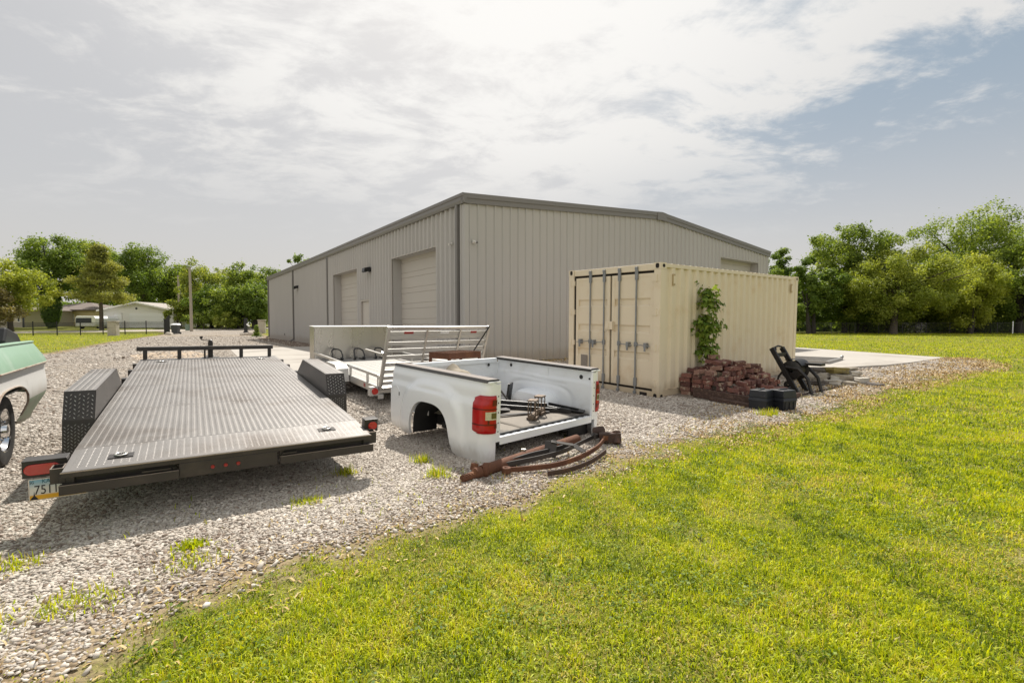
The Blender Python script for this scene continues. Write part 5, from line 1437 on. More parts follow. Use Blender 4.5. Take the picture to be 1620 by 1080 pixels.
def brick_pile():
    protos = []
    for k in range(4):
        me = bpy.data.meshes.new('brick'); bm = bmesh.new(); bmesh.ops.create_cube(bm, size=1.0)
        for v in bm.verts:
            v.co.x *= 0.100; v.co.y *= 0.205 if k < 3 else 0.13; v.co.z *= 0.077
            v.co += Vector((random.uniform(-1, 1), random.uniform(-1, 1), random.uniform(-1, 1))) * 0.003
        bmesh.ops.bevel(bm, geom=bm.edges[:], offset=0.0025, segments=1, affect='EDGES')
        bm.to_mesh(me); bm.free(); me.materials.append(M_BRICK); protos.append(me)
    nx, ny = 15, 6; px, py, pz = 0.118, 0.232, 0.085
    x0, y0 = 0.74, -0.12
    Hm = np.zeros((nx, ny), int)
    for i in range(nx):
        for j in range(ny):
            a = i / (nx - 1); b = j / (ny - 1)            # a: along the container, b: away from the wall
            h = 0.45 + 0.27 * math.exp(-((a - 0.36) / 0.22) ** 2) * math.exp(-((b - 0.35) / 0.35) ** 2) + 0.14 * math.exp(-((a - 0.72) / 0.16) ** 2) * math.exp(-((b - 0.4) / 0.4) ** 2)
            h -= 0.40 * max(0, b - 0.60) / 0.40 * (0.7 if a > 0.3 else 1.0) + 0.12 * max(0, (a - 0.75) / 0.25)
            h += random.uniform(-0.05, 0.05)
            Hm[i, j] = max(1, int(round(h / pz)))
    for i in range(nx):
        for j in range(ny):
            for k in range(Hm[i, j]):
                top = k == Hm[i, j] - 1
                left = i == 0 or Hm[i - 1, j] <= k; front = j == ny - 1 or Hm[i, j + 1] <= k; right = i == nx - 1 or Hm[i + 1, j] <= k
                if not (top or (left and i == 0) or front or (left and i < 5) or right): continue
                if not top and j == 0 and not (left and i == 0): continue
                if right and not top and not front and random.random() < 0.45: continue
                me = random.choice(protos)
                o = bpy.data.objects.new('brick', me); COL.objects.link(o)
                jit = 0.12 if not top else 0.35
                flip = (i == nx - 1 or front) and random.random() < 0.35
                p = bl(x0 + px * i + random.uniform(-.014, .014), y0 - py * j + random.uniform(-.02, .02), 0.045 + pz * k)
                rz = CY + random.gauss(0, jit) + (PI / 2 if (top and random.random() < 0.3) else 0)
                o.location = p
                if top and random.random() < 0.35: p.z += 0.012
                o.rotation_euler = (random.gauss(0, 0.02 if not top else 0.10), random.gauss(0, 0.02 if not top else 0.10), rz)
                if i == 0 and not top: lab = 'brick, %s course up, %s from the container in the pile end facing the pickup' % (ORD[k], NTH[j])
                elif front and j == ny - 1: lab = 'brick, %s course up, %s from left along the lawn side of the pile' % (ORD[k], NTH[i])
                elif top: lab = 'uppermost brick of the stack %s from left and %s from the container' % (NTH[i], NTH[j])
                else: lab = 'brick, %s course up, stack %s from left, %s from the container' % (ORD[k], NTH[i], NTH[j])
                tag(o, lab, 'brick', 'old bricks piled beside the container')
    # one brick sitting right on top
    i, j = 5, 1
    o = bpy.data.objects.new('brick', protos[0]); COL.objects.link(o)
    o.location = bl(x0 + px * i, y0 - py * j, 0.035 + pz * Hm[i, j] + 0.02); o.rotation_euler = (0, 0, CY + 1.2)
    tag(o, 'single red brick perched highest on the very top of the pile', 'brick', 'old bricks piled beside the container')
brick_pile()
M_TIMBER = mat('dark_timber', (0.075, 0.045, 0.035), 0.9, var=0.35, vscale=5, stretch=(1, 6, 6), color2=(0.16, 0.10, 0.075), c2scale=4, bump=0.4, bscale=30)
def board(a, b, wd, ht, lab, tilt=0.0):
    A, B = bl(*a), bl(*b); c = (A + B) / 2; d = B - A
    m = MB(); m.bar(A - c, B - c, wd, ht); tag(m.build('timber_board', M_TIMBER, loc=c, bevel=0.004), lab, 'board', 'old boards under the brick pile')
board((0.62, -0.35, 0.10), (0.52, -1.62, 0.09), 0.05, 0.17, 'dark timber board on edge in front of the bricks, highest of the boards')
board((0.53, -0.75, 0.045), (0.42, -1.55, 0.045), 0.10, 0.06, 'short dark timber board lying on the gravel outside the edge board')
board((0.85, -1.56, 0.055), (2.2, -1.58, 0.055), 0.09, 0.08, 'dark timber board under the lawn side of the bricks')
M_BOX = mat('black_box_plastic', (0.011, 0.013, 0.019), 0.5, var=0.3, vscale=7, color2=(0.022, 0.025, 0.032), c2scale=4)
def black_box(x, y, rz, lab):
    p = bl(x, y); R = empty('plastic_box', (p.x, p.y, p.z), rz); tag(R, lab, 'box', 'black plastic boxes in front of the brick pile')
    m = MB(); a, b = 0.155, 0.14
    def ringbox(z0, z1, g0, g1):
        m.hexa([(-a - g0, -b - g0, z0), (a + g0, -b - g0, z0), (a + g0, b + g0, z0), (-a - g0, b + g0, z0), (-a - g1, -b - g1, z1), (a + g1, -b - g1, z1), (a + g1, b + g1, z1), (-a - g1, b + g1, z1)])
    ringbox(0.0, 0.16, -0.006, 0.0); ringbox(0.161, 0.215, 0.012, -0.006)
    for dx in (-0.1, 0.0, 0.1): m.b2((dx - 0.02, -b - 0.008, 0.02), (dx + 0.02, -b - 0.001, 0.14))
    m.build('body', M_BOX, R, bevel=0.008)
    m = MB(); m.hexa([(-a - 0.004, -b - 0.004, 0.2155), (a + 0.004, -b - 0.004, 0.2155), (a + 0.004, b + 0.004, 0.2155), (-a - 0.004, b + 0.004, 0.2155), (-a + 0.01, -b + 0.01, 0.335), (a - 0.01, -b + 0.01, 0.335), (a - 0.01, b - 0.01, 0.335), (-a + 0.01, b - 0.01, 0.335)])
    m.b2((-0.10, -0.02, 0.3352), (0.10, 0.02, 0.355)); m.build('lid', M_BOX, R, bevel=0.01)
black_box(0.47, -1.68, CY + 0.05, 'left black plastic lidded box, partly behind the other one by the bricks')
black_box(0.74, -1.90, CY - 0.25, 'right black plastic lidded box, the one nearer the lawn')

# hose reel
M_REEL = mat('reel_plastic', (0.015, 0.013, 0.012), 0.5, var=0.3, vscale=6, color2=(0.04, 0.035, 0.03), c2scale=3)
M_HOSE = mat('hose', (0.05, 0.045, 0.035), 0.55, var=0.3, vscale=8)
M_TAN = mat('weathered_tan', (0.40, 0.35, 0.28), 0.8, var=0.2, vscale=6)
def hose_reel():
    px, py = 5.92, 9.62; a = rad(34)
    R = empty('hose_reel', (px, py, gz(px, py)), 0); R.rotation_euler = (0, 0, a)
    tag(R, 'black plastic garden hose reel cart leaning back between the bricks and the stones', 'hose reel')
    m = MB()
    for s in (-1, 1):
        m.bar((s * 0.21, -0.02, 0.0), (s * 0.21, 0.50, 0.88), 0.055, 0.095)
        m.tube([(s * 0.215, 0.20, 0.50), (s * 0.215, -0.04, 0.48), (s * 0.215, -0.22, 0.30), (s * 0.215, -0.30, 0.0)], 0.034, 8)
        m.tube([(s * 0.215, 0.20, 0.50), (s * 0.215, 0.34, 0.30), (s * 0.215, 0.40, 0.0)], 0.022, 8)
    m.tube([(-0.16, 0.435, 0.84), (-0.13, 0.465, 0.90), (0, 0.475, 0.92), (0.13, 0.465, 0.90), (0.16, 0.435, 0.84)], 0.02, 8)
    m.b2((-0.186, 0.385, 0.70), (0.186, 0.415, 0.78)); m.b2((-0.186, 0.18, 0.02), (0.186, 0.24, 0.07))
    m.build('frame', M_REEL, R, bevel=0.006)
    m = MB()
    for s in (-1, 1): m.lathe([(0.05, s * 0.150), (0.19, s * 0.158), (0.20, s * 0.165), (0.19, s * 0.172), (0.05, s * 0.180)], 28, (0, 0.12, 0.44), 'x')
    m.lathe([(0.06, -0.15), (0.06, 0.15)], 16, (0, 0.12, 0.44), 'x'); m.build('drum', M_REEL, R, smooth=40)
    m = MB()
    for k in range(9): m.lathe([(0.125 + 0.016 * cos(t), -0.13 + 0.0325 * k + 0.016 * sin(t)) for t in [2 * PI * q / 8 for q in range(8)]], 24, (0, 0.12, 0.44), 'x', closed=True)
    m.build('hose', M_HOSE, R, smooth=60)
    m = MB(); m.grid(lambda i, j: (-0.19 + 0.38 * j, 0.12 + 0.235 * cos(PI * (0.30 + 0.55 * i)), 0.44 + 0.235 * sin(PI * (0.30 + 0.55 * i))), 12, 4); m.build('cover', M_REEL, R, smooth=60)
    m = MB(); m.b2((0.02, -0.36, 0.545), (0.20, -0.06, 0.60)); m.b2((0.232, 0.10, 0.42), (0.26, 0.16, 0.60)); m.tube([(0.25, 0.13, 0.585), (0.36, 0.13, 0.585)], 0.018, 8); m.build('crank', M_REEL, R, bevel=0.005)
    m = MB()
    for s in (-1, 1): m.lathe([(0.02, s * 0.236), (0.075, s * 0.238), (0.085, s * 0.250), (0.075, s * 0.262), (0.02, s * 0.264)], 18, (0, 0.38, 0.085), 'x')
    m.build('wheel', M_REEL, R, smooth=40)
hose_reel()
M_STONE = mat('lime_stone', (0.31, 0.275, 0.225), 0.9, var=0.25, vscale=4, color2=(0.18, 0.155, 0.12), c2scale=3, bump=0.6, bscale=14, coords='Object')
M_STONED = mat('dark_stone', (0.10, 0.085, 0.075), 0.9, var=0.3, vscale=4, color2=(0.20, 0.17, 0.14), c2scale=3, bump=0.6, bscale=14)
M_MOSS = mat('mossy_stone', (0.22, 0.175, 0.06), 0.95, var=0.3, vscale=6, color2=(0.12, 0.10, 0.06), c2scale=3, bump=0.6, bscale=18)
M_STONEW = mat('pale_stone', (0.46, 0.43, 0.38), 0.85, var=0.2, vscale=4, color2=(0.30, 0.26, 0.22), c2scale=3, bump=0.5, bscale=14)
def stone(x, y, z, sx, sy, sz, rz, mtl, lab, seed, sharp=0.5):
    bm = bmesh.new(); bmesh.ops.create_cube(bm, size=2.0); bmesh.ops.subdivide_edges(bm, edges=bm.edges[:], cuts=4, use_grid_fill=True)
    rr = random.Random(seed)
    ph = [rr.uniform(0, 6) for _ in range(6)]
    for v in bm.verts:
        p = v.co.copy(); r = p.length; box = p.copy(); sph = p.normalized() * 1.15
        q = box * (0.55 + 0.3 * sharp) + sph * (0.45 - 0.3 * sharp)
        q *= 1 + 0.07 * sin(3.1 * p.x + ph[0]) + 0.07 * sin(2.7 * p.y + ph[1]) + 0.06 * sin(4.1 * p.z + 2 * p.x + ph[2]) + rr.uniform(-.025, .025)
        v.co = Vector((q.x * sx / 2, q.y * sy / 2, q.z * sz / 2 + sz / 2))
    me = bpy.data.meshes.new('stone'); bm.to_mesh(me); bm.free(); me.materials.append(mtl); me.shade_smooth(); me.set_sharp_from_angle(angle=rad(28))
    o = bpy.data.objects.new('stone', me); COL.objects.link(o); o.location = (x, y, gz(x, y) + z - 0.01); o.rotation_euler = (rr.uniform(-.06, .06), rr.uniform(-.06, .06), rz)
    tag(o, lab, 'stone', 'landscape stones piled on the gravel')
stone(6.85, 10.55, 0.0, .48, .34, .09, .5, M_STONED, 'flat dark stone slab lying beside the hose reel feet', 1, .9)
stone(6.82, 10.95, 0.0, .36, .34, .24, .2, M_STONE, 'brownish rounded stone lump behind the flat dark slab', 2)
stone(7.22, 11.05, 0.0, .40, .36, .20, .9, M_STONE, 'tan stone under the long dark slab', 3)
stone(7.25, 11.20, 0.20, .62, .34, .11, .35, M_STONED, 'long dark slab resting on top of the stone pile at left', 4, .9)
stone(7.58, 10.95, 0.0, .42, .40, .19, .1, M_STONE, 'grey stone in the middle of the pile below the mossy one', 5)
stone(7.60, 11.05, 0.19, .40, .32, .14, .2, M_MOSS, 'yellow mossy stone on top in the middle of the pile', 6)
stone(7.98, 11.10, 0.0, .44, .40, .16, -.2, M_STONE, 'lower block at the right end of the stone pile', 7, .9)
stone(8.02, 11.12, 0.16, .36, .32, .09, .3, M_STONEW, 'squared pale block on the right end of the stone pile', 8, 1)
stone(7.93, 11.18, 0.25, .48, .30, .07, .15, M_STONE, 'flat slab capping the right end of the stone pile', 9, 1)
stone(7.95, 10.72, 0.0, .26, .24, .14, .1, M_STONEW, 'small whitish block at the front right of the stone pile', 10, .9)
stone(7.20, 10.52, 0.0, .36, .28, .12, .7, M_STONEW, 'pale rounded stone at the front middle of the pile', 11)
stone(7.50, 10.48, 0.0, .30, .20, .09, -.3, M_STONE, 'low flat stone in front of the mossy one', 12)
stone(7.02, 10.72, 0.0, .22, .20, .16, .1, M_STONE, 'small tan rubble stone between slab and pale stone', 13)
stone(8.05, 10.42, 0.0, .34, .26, .06, .6, M_STONED, 'low brown stone chunk nearest the grass at the right', 14)
stone(7.40, 10.78, 0.0, .20, .17, .17, 1.1, M_STONEW, 'small pale stone wedged in the front of the pile', 15)
m = MB(); a, b = Vector((5.01, 8.72, gz(5.01, 8.72) + .022)), Vector((7.14, 10.18, gz(7.14, 10.2) + .022)); c = (a + b) / 2
m.tube([a - c, b - c], 0.013, 6); tag(m.build('steel_rod', M_RUSTD, loc=c), 'thin dark steel rod lying on gravel from the bricks towards the stones', 'rod')
# steel ramp frame lying at the pad edge
def ramp():
    A = Vector((9.45, 14.05, 0)); d = Vector((.70, .714, 0)); e = Vector((-.714, .70, 0)); A.z = gz(A.x, A.y) + 0.02
    R = empty('steel_ramp', mtx=frame(A, d, e, Vector((0, 0, 1))))
    tag(R, 'grey slatted steel ramp lying flat at the concrete edge behind the container', 'ramp')
    m = MB(); Lr, Wr = 2.2, 1.5
    m.b2((0, 0, 0), (Lr, 0.08, 0.11)); m.b2((0, Wr - 0.08, 0), (Lr, Wr, 0.11)); m.b2((Lr - 0.05, 0.081, 0.0), (Lr, Wr - 0.081, 0.1)); m.b2((0, 0.081, 0.0), (0.05, Wr - 0.081, 0.1))
    m.tube([(Lr - 0.02, 0.04, 0.1), (Lr + 0.08, 0.04, 0.14)], 0.05, 8)
    m.build('frame', M_GREYSTEEL, R, bevel=0.004)
    for k in range(11):
        m = MB(); x = 0.2 + k * 0.18; m.b2((x, 0.081, 0.04), (x + 0.04, Wr - 0.081, 0.085)); m.build('slat', M_GREYSTEEL, R)
ramp()

# ------------------------------------------------------------------ leaves, trees
def leafquads(C, N_, size, aspect=0.6, rng=RNG):
    """one bent diamond per leaf: centres C, normals N_"""
    n = len(C); a = rng.normal(size=(n, 3)); a -= (a * N_).sum(1, keepdims=True) * N_; a /= np.linalg.norm(a, axis=1, keepdims=True) + 1e-9
    b = np.cross(N_, a); s = (size * rng.uniform(0.6, 1.3, n))[:, None]
    V = np.stack([C - a * s, C - b * s * aspect + N_ * s * 0.15, C + a * s, C + b * s * aspect + N_ * s * 0.15], 1)
    return V
LEAF_TMPL = [(0, 1, 2, 3)]
def ramp3(dk, md, lt): return [(0.0, dk), (0.5, md), (1.0, lt)]
LM = {
 'dark': leafmat('leaf_dark', ramp3((.07, .125, .022), (.15, .225, .04), (.28, .36, .075)), .5),
 'mid': leafmat('leaf_mid', ramp3((.09, .145, .024), (.20, .275, .048), (.36, .42, .095)), .5),
 'light': leafmat('leaf_light', ramp3((.14, .19, .032), (.28, .335, .06), (.45, .475, .12)), .5),
 'lime': leafmat('leaf_lime', ramp3((.17, .215, .030), (.32, .37, .055), (.49, .51, .11)), .5),
 'olive': leafmat('leaf_olive', ramp3((.14, .165, .04), (.27, .285, .07), (.42, .42, .13)), .48),
 'rust': leafmat('leaf_rust', ramp3((.15, .13, .06), (.26, .22, .09), (.34, .32, .13)), .42),
 'sap': leafmat('leaf_sapling', ramp3((.10, .18, .025), (.19, .28, .04), (.32, .39, .07)), .45),
}
M_BARK = mat('bark', (0.105, 0.085, 0.068), 0.95, var=0.35, vscale=5, bump=0.6, bscale=18)
M_BARKD = mat('bark_dark', (0.045, 0.038, 0.032), 0.95, var=0.35, vscale=5, bump=0.6, bscale=18)
def at(px, Y): return (px - 810) / 746.2 * Y
def zt(py, Y): return 1.451 + (511.3 - py) / 746.2 * Y
def tree(name, lab, group, x, y, h, rx, crown_lo, kind, nclump, nleaf, lsize, seed, trunk_r=0.22, lean=0.0, shape='round', bark=None, clump_r=None, multi=1, ivy=False, ry=None, cat='tree'):
    rng = np.random.default_rng(seed); rr = random.Random(seed)
    z0 = gz(x, y); R = empty(name, (x, y, z0)); tag(R, lab, cat, group)
    nclump = int(nclump * 2.2); nleaf = int(nleaf * 2.1); lsize *= 0.66; clump_r = (clump_r or 0.26 * rx) * 0.66
    zc = (crown_lo + h) / 2; rz_ = (h - crown_lo) / 2; ry = ry or rx * 0.85
    # clump centres fill the crown, more of them near its skin
    d = rng.normal(size=(nclump, 3)); d /= np.linalg.norm(d, axis=1, keepdims=True)
    rad_ = rng.uniform(0.15, 1.04, nclump) ** 0.6
    P = d * rad_[:, None]
    if shape == 'cone':
        hh = rng.uniform(0, 1, nclump) ** 1.25; th = rng.uniform(0, 2 * PI, nclump); rr_ = (1 - hh) ** 0.8 * rng.uniform(0.2, 1, nclump) ** 0.6 * (0.75 + 0.25 * np.sin(hh * 22))
        P = np.stack([np.cos(th) * rr_, np.sin(th) * rr_, hh * 2 - 1], 1)
    elif shape == 'vase':
        wz = 0.55 + 0.45 * (P[:, 2] + 1) / 2; P[:, 0] *= wz * 1.1; P[:, 1] *= wz
    lob = 1 + 0.26 * np.sin(3 * np.arctan2(P[:, 1], P[:, 0]) + seed) * (shape != 'cone') + 0.10 * rng.normal(size=nclump)
    C = np.stack([P[:, 0] * rx * lob + lean * (P[:, 2] + 1) * 0.5, P[:, 1] * ry * lob, zc + P[:, 2] * rz_ * (1 + 0.06 * rng.normal(size=nclump))], 1)
    C[:, 2] = np.maximum(C[:, 2], crown_lo * 0.9 + 0.1)
    cr = clump_r * rng.uniform(0.55, 1.5, nclump)
    per = rng.multinomial(nleaf, cr ** 2 / (cr ** 2).sum())
    idx = np.repeat(np.arange(nclump), per); n = len(idx)
    q = rng.normal(size=(n, 3)); q /= np.linalg.norm(q, axis=1, keepdims=True)
    rr2 = rng.uniform(0.15, 1, n) ** 0.45
    off = q * rr2[:, None] * cr[idx][:, None]; off[:, 2] *= 0.85 if shape != 'cone' else 0.35
    wild = rng.random(n) < (0.10 if shape != 'cone' else 0.12); off[wild] *= rng.uniform(1.2, 2.3, (int(wild.sum()), 1))
    off += rng.normal(size=(n, 3)) * 0.05 * rx * 0.5
    L = C[idx] + off
    N_ = q * 0.6 + rng.normal(size=(n, 3)) * 0.55 + np.array([0, 0, 0.55]); N_ /= np.linalg.norm(N_, axis=1, keepdims=True)
    crnd = rng.uniform(0.1, 0.9, nclump)
    rnd = np.clip(crnd[idx] * 0.6 + rng.uniform(0, 0.45, n), 0, 1)
    if ivy:
        m_ = int(nleaf * 0.16); t = rng.uniform(0, 1, m_); th = rng.uniform(0, 2 * PI, m_); ra = (0.35 + 0.9 * np.sin(t * PI) ** 0.7 * 0.6 + t * 0.5) * rng.uniform(0.7, 1.1, m_)
        Li = np.stack([np.cos(th) * ra, np.sin(th) * ra, t * crown_lo * 1.3], 1); Ni = np.stack([np.cos(th), np.sin(th), 0.3 + 0 * t], 1) + rng.normal(size=(m_, 3)) * 0.4; Ni /= np.linalg.norm(Ni, axis=1, keepdims=True)
        L = np.concatenate([L, Li]); N_ = np.concatenate([N_, Ni]); rnd = np.concatenate([rnd, rng.uniform(0, 0.4, m_)])
    bulk('crown', leafquads(L, N_, np.full(len(L), lsize), 0.62, rng), LEAF_TMPL, LM[kind], rnd, R)
    m = MB(); tips = C[rng.permutation(nclump)[:min(nclump, 16)]]
    for k in range(multi):
        ox, oy = (rr.uniform(-.5, .5), rr.uniform(-.4, .4)) if multi > 1 else (0, 0)
        topz = crown_lo + (h - crown_lo) * (0.45 if shape != 'cone' else 0.95)
        pts = [(ox, oy, -0.2), (ox * 1.1 + rr.uniform(-.1, .1), oy, crown_lo * 0.5), (ox * 1.4 + lean * .2, oy * 1.4, crown_lo), (ox * 1.8 + lean * 0.5 + rr.uniform(-.3, .3), oy * 1.6, topz)]
        m.tube(pts, [trunk_r * 1.15, trunk_r, trunk_r * 0.85, trunk_r * 0.3], 9)
        for t in tips[k::multi]:
            b0 = Vector(pts[2]).lerp(Vector(pts[3]), rr.uniform(-0.1, 0.8) if shape != 'cone' else rr.uniform(0, .9)); t = Vector(t)
            mid = b0.lerp(t, 0.5) + Vector((0, 0, 0.10 * (t - b0).length))
            m.tube([b0, mid, t], [trunk_r * 0.42, trunk_r * 0.26, trunk_r * 0.08], 6)
    m.build('trunk', bark or M_BARK, R, smooth=60)
    return R
GR = 'trees along the far edge of the right lawn'; GL = 'trees around the houses at left'; GH = 'trees at the end of the gravel drive'
YR = 55
tree('leafy_tree', 'tree showing just past the right end of the building roof', GR, at(1238, 58), 58, 10.6, 2.97, 0.93, 'dark', 42, 10400, .20, 21, .25)
tree('leafy_tree', 'tall pointed green tree behind the right end of the container', GR, at(1335, 56), 56, 12.9, 4.84, 1.49, 'mid', 75, 19200, .19, 22, .30, bark=M_BARKD, clump_r=1.0)
tree('leafy_tree', 'dark tree with a bare forked limb right beside the container corner', GR, at(1283, 52), 52, 8.2, 2.53, 1.24, 'dark', 32, 7360, .18, 23, .22, bark=M_BARKD, multi=2)
tree('leafy_tree', 'feathery yellow green tree with a brown leaning trunk in mid lawn edge', GR, at(1413, 51), 51, 9.3, 5.39, 1.61, 'light', 75, 18400, .16, 24, .34, lean=0.6, clump_r=.95)
tree('leafy_tree', 'tallest open crowned tree near the right edge of the picture', GR, at(1540, 60), 60, 15.6, 7.26, 4.00, 'mid', 110, 13392, .20, 25, .40, shape='vase', clump_r=1.15, bark=M_BARKD)
tree('leafy_tree', 'bright yellow green low tree in front of the tallest one', GR, at(1527, 52), 52, 8.4, 3.74, 0.99, 'lime', 57, 13600, .17, 26, .22, multi=2, clump_r=.9, bark=M_BARKD)
tree('leafy_tree', 'green tree cut off by the right picture edge', GR, at(1612, 54), 54, 10.3, 4.40, 1.49, 'mid', 57, 14400, .19, 27, .36, bark=M_BARKD, clump_r=1.05)
tree('leafy_tree', 'dark green tree filling the gap between feathery and yellow trees', GR, at(1466, 58), 58, 9.4, 4.62, 0.87, 'dark', 57, 13600, .20, 28, .3, clump_r=1.1, bark=M_BARKD)
tree('leafy_tree', 'dark green tree standing left of the feathery yellow green one', GR, at(1368, 60), 60, 8.6, 4.40, 0.74, 'dark', 50, 12000, .20, 29, .3, clump_r=1.1, bark=M_BARKD)
k = 0
for px_, Y, h, r, kd, lab in ((1290, 57, 5.0, 3.5, 'dark', 'dark bush at the tree line nearest the container'), (1345, 59, 5.3, 3.8, 'dark', 'dark bush under the tall pointed tree'), (1400, 58, 4.7, 3.6, 'mid', 'green bush behind the leaning brown trunk'),
        (1452, 56, 4.0, 3.0, 'light', 'light green bush between the feathery tree and yellow tree'), (1500, 59, 5.6, 4.1, 'dark', 'dark bush left of the yellow green low tree'), (1562, 58, 4.7, 3.5, 'dark', 'dark bush right of the yellow green low tree'), (1608, 60, 5.0, 3.5, 'mid', 'green bush near the white fence post')):
    k += 1; tree('bush', lab, 'bushes under the right tree line', at(px_, Y), Y, h, r, 0.1, kd, 24, 5200, .17, 60 + k, .06, multi=3, cat='bush', bark=M_BARKD)
# left
tree('leafy_tree', 'large dark tree with an ivy covered trunk beside the yellow house', GL, at(82, 70), 70, 13.4, 4.9, 4.2, 'dark', 70, 13000, .23, 31, .4, ivy=True, clump_r=1.25, bark=M_BARKD)
tree('leafy_tree', 'pale lime tree at the far left picture edge', GL, at(18, 57), 57, 8.0, 4.0, 1.8, 'lime', 46, 8500, .19, 32, .25, clump_r=1.0)
tree('leafy_tree', 'dull reddish tree at the far left low beside the lime one', GL, at(-8, 54), 54, 4.9, 2.6, 0.9, 'rust', 26, 4500, .16, 33, .18, clump_r=.75)
tree('conifer', 'yellowish conifer with a bare lower trunk in front of the white garage', GL, at(161, 62), 62, 10.9, 4.6, 4.0, 'olive', 110, 12000, .16, 34, .22, shape='cone', clump_r=.85)
tree('leafy_tree', 'green tree rising behind the yellowish conifer', GL, at(142, 92), 92, 16.2, 5.4, 4, 'mid', 60, 8000, .29, 35, .4, clump_r=1.5)
tree('leafy_tree', 'dark rounded tree above the right side of the garage', GL, at(228, 84), 84, 13.7, 5.3, 3.6, 'dark', 70, 10500, .26, 36, .4, clump_r=1.4)
tree('leafy_tree', 'tree between the garage and the utility poles', GL, at(281, 88), 88, 11.6, 3.6, 3.0, 'mid', 44, 6000, .26, 37, .3, clump_r=1.2)
tree('leafy_tree', 'tree far behind the yellow house roof', GL, at(185, 100), 100, 13.5, 4.8, 3.0, 'mid', 44, 5000, .30, 38, .3, clump_r=1.5)
tree('leafy_tree', 'small bright shrub like tree between garage and poles', GL, at(287, 68), 68, 4.2, 1.9, .4, 'light', 20, 2600, .18, 39, .08, multi=3)
for px_, Y, h, r, lo, kd, lab, sd_ in ((318, 72, 9.8, 3.4, 1.4, 'light', 'broad green tree right of the utility poles', 41), (352, 75, 9.7, 3.6, 1.5, 'light', 'light green tree in the middle of the drive end', 42), (385, 70, 9.3, 3.3, 1.2, 'mid', 'green tree behind the stone pillar at the drive end', 43),
        (412, 76, 10.0, 3.6, 1.5, 'dark', 'dark tree touching the far corner of the building', 44), (338, 68, 6.2, 2.8, .5, 'dark', 'dark lower tree at the end of the drive', 45), (372, 66, 6.0, 2.8, .4, 'mid', 'lower green tree in front of the drive end trees', 46), (404, 66, 6.6, 2.6, .4, 'dark', 'dark lower tree right behind the stone pillar', 47),
        (448, 78, 9.6, 4.0, 1.5, 'mid', 'tree hidden mostly behind the far building corner', 48)):
    tree('leafy_tree', lab, GH, at(px_, Y), Y, h, r, lo, kd, 44, 6500, .21, sd_, .25, clump_r=.95, bark=M_BARKD, multi=2)
tree('bush', 'rounded light green shrub at the foot of the drive end trees', 'bushes at the drive end', at(356, 63), 63, 2.6, 1.5, .1, 'light', 16, 2200, .15, 51, .05, multi=3, cat='bush')
tree('bush', 'low dark shrub at the foot of the trees beside the pole', 'bushes at the drive end', at(318, 65), 65, 2.4, 1.9, .1, 'mid', 16, 2200, .15, 52, .05, multi=3, cat='bush')
tree('topiary_shrub', 'small clipped cone evergreen beside the far building corner', None, at(405.5, 41), 41, 1.02, .46, .06, 'sap', 60, 2600, .05, 53, .04, shape='cone', clump_r=.14, cat='shrub')
tree('leafy_tree', 'tree top just peeping over the long eave of the building', None, at(491, 62), 62, 10.6, 2.2, 3, 'dark', 20, 3000, .2, 54, .2)

def sapling():
    p = bl(1.36, -0.20); R = empty('sapling', p)
    tag(R, 'young leafy sapling growing against the container side behind the bricks', 'sapling')
    rng = np.random.default_rng(5)
    m = MB(); st = [(0, 0, 0), (0.01, 0, .5), (-.02, .02, 1.0), (.02, .0, 1.5), (.0, .0, 2.08)]
    m.tube(st, [.016, .014, .012, .009, .004], 7)
    cl = []
    for (z, k, w_) in ((2.02, 5, .16), (1.82, 9, .25), (1.42, 7, .20), (1.26, 9, .27), (.98, 4, .12), (.80, 7, .19)):
        for i in range(k):
            th = rng.uniform(0, 2 * PI); r = w_ * rng.uniform(.4, .95); c = Vector((r * cos(th), max(-.6, min(.14, r * sin(th))), z + rng.uniform(-.08, .10))); cl.append(c)
            m.tube([(0, 0, c.z - .10), (c.x * .5, c.y * .5, c.z - .01), c], [.005, .004, .002], 5)
    m.build('stem', mat('sapling_stem', (.10, .085, .05), .8), R, smooth=60)
    star = []
    for (rr_, ang) in ((.10, -90), (.55, -50), (.28, -25), (.85, 5), (.38, 30), (1.0, 90), (.38, 150), (.85, 175), (.28, 205), (.55, 230)): star.append((rr_ * cos(rad(ang)), rr_ * sin(rad(ang))))
    S = np.array(star); n = 480; ci = rng.integers(0, len(cl), n); C = np.array([tuple(c) for c in cl])[ci] + rng.normal(size=(n, 3)) * np.array([.075, .055, .075])
    C[:, 1] = np.minimum(C[:, 1], .16)
    # leaves hang: tips point outwards and down
    out = C * np.array([1, 1, 0]); out /= np.linalg.norm(out, axis=1, keepdims=True) + 1e-6
    t = out * .55 + np.array([0, 0, -.75]) + rng.normal(size=(n, 3)) * .35; t /= np.linalg.norm(t, axis=1, keepdims=True)
    nn = out + np.array([0, -.4, .55]) + rng.normal(size=(n, 3)) * .4; nn -= (nn * t).sum(1, keepdims=True) * t; nn /= np.linalg.norm(nn, axis=1, keepdims=True)
    b = np.cross(t, nn); s = rng.uniform(.06, .11, n)[:, None, None]
    V = C[:, None, :] + s * (b[:, None, :] * S[None, :, 0:1] + t[:, None, :] * S[None, :, 1:2] + nn[:, None, :] * (-.35 * np.abs(S[None, :, 0:1])))
    bulk('foliage', V, [(9, 0, 1, 2), (9, 2, 3, 4), (9, 4, 6, 7), (4, 5, 6), (9, 7, 8)], LM['sap'], rng.uniform(0, 1, n), R)
sapling()

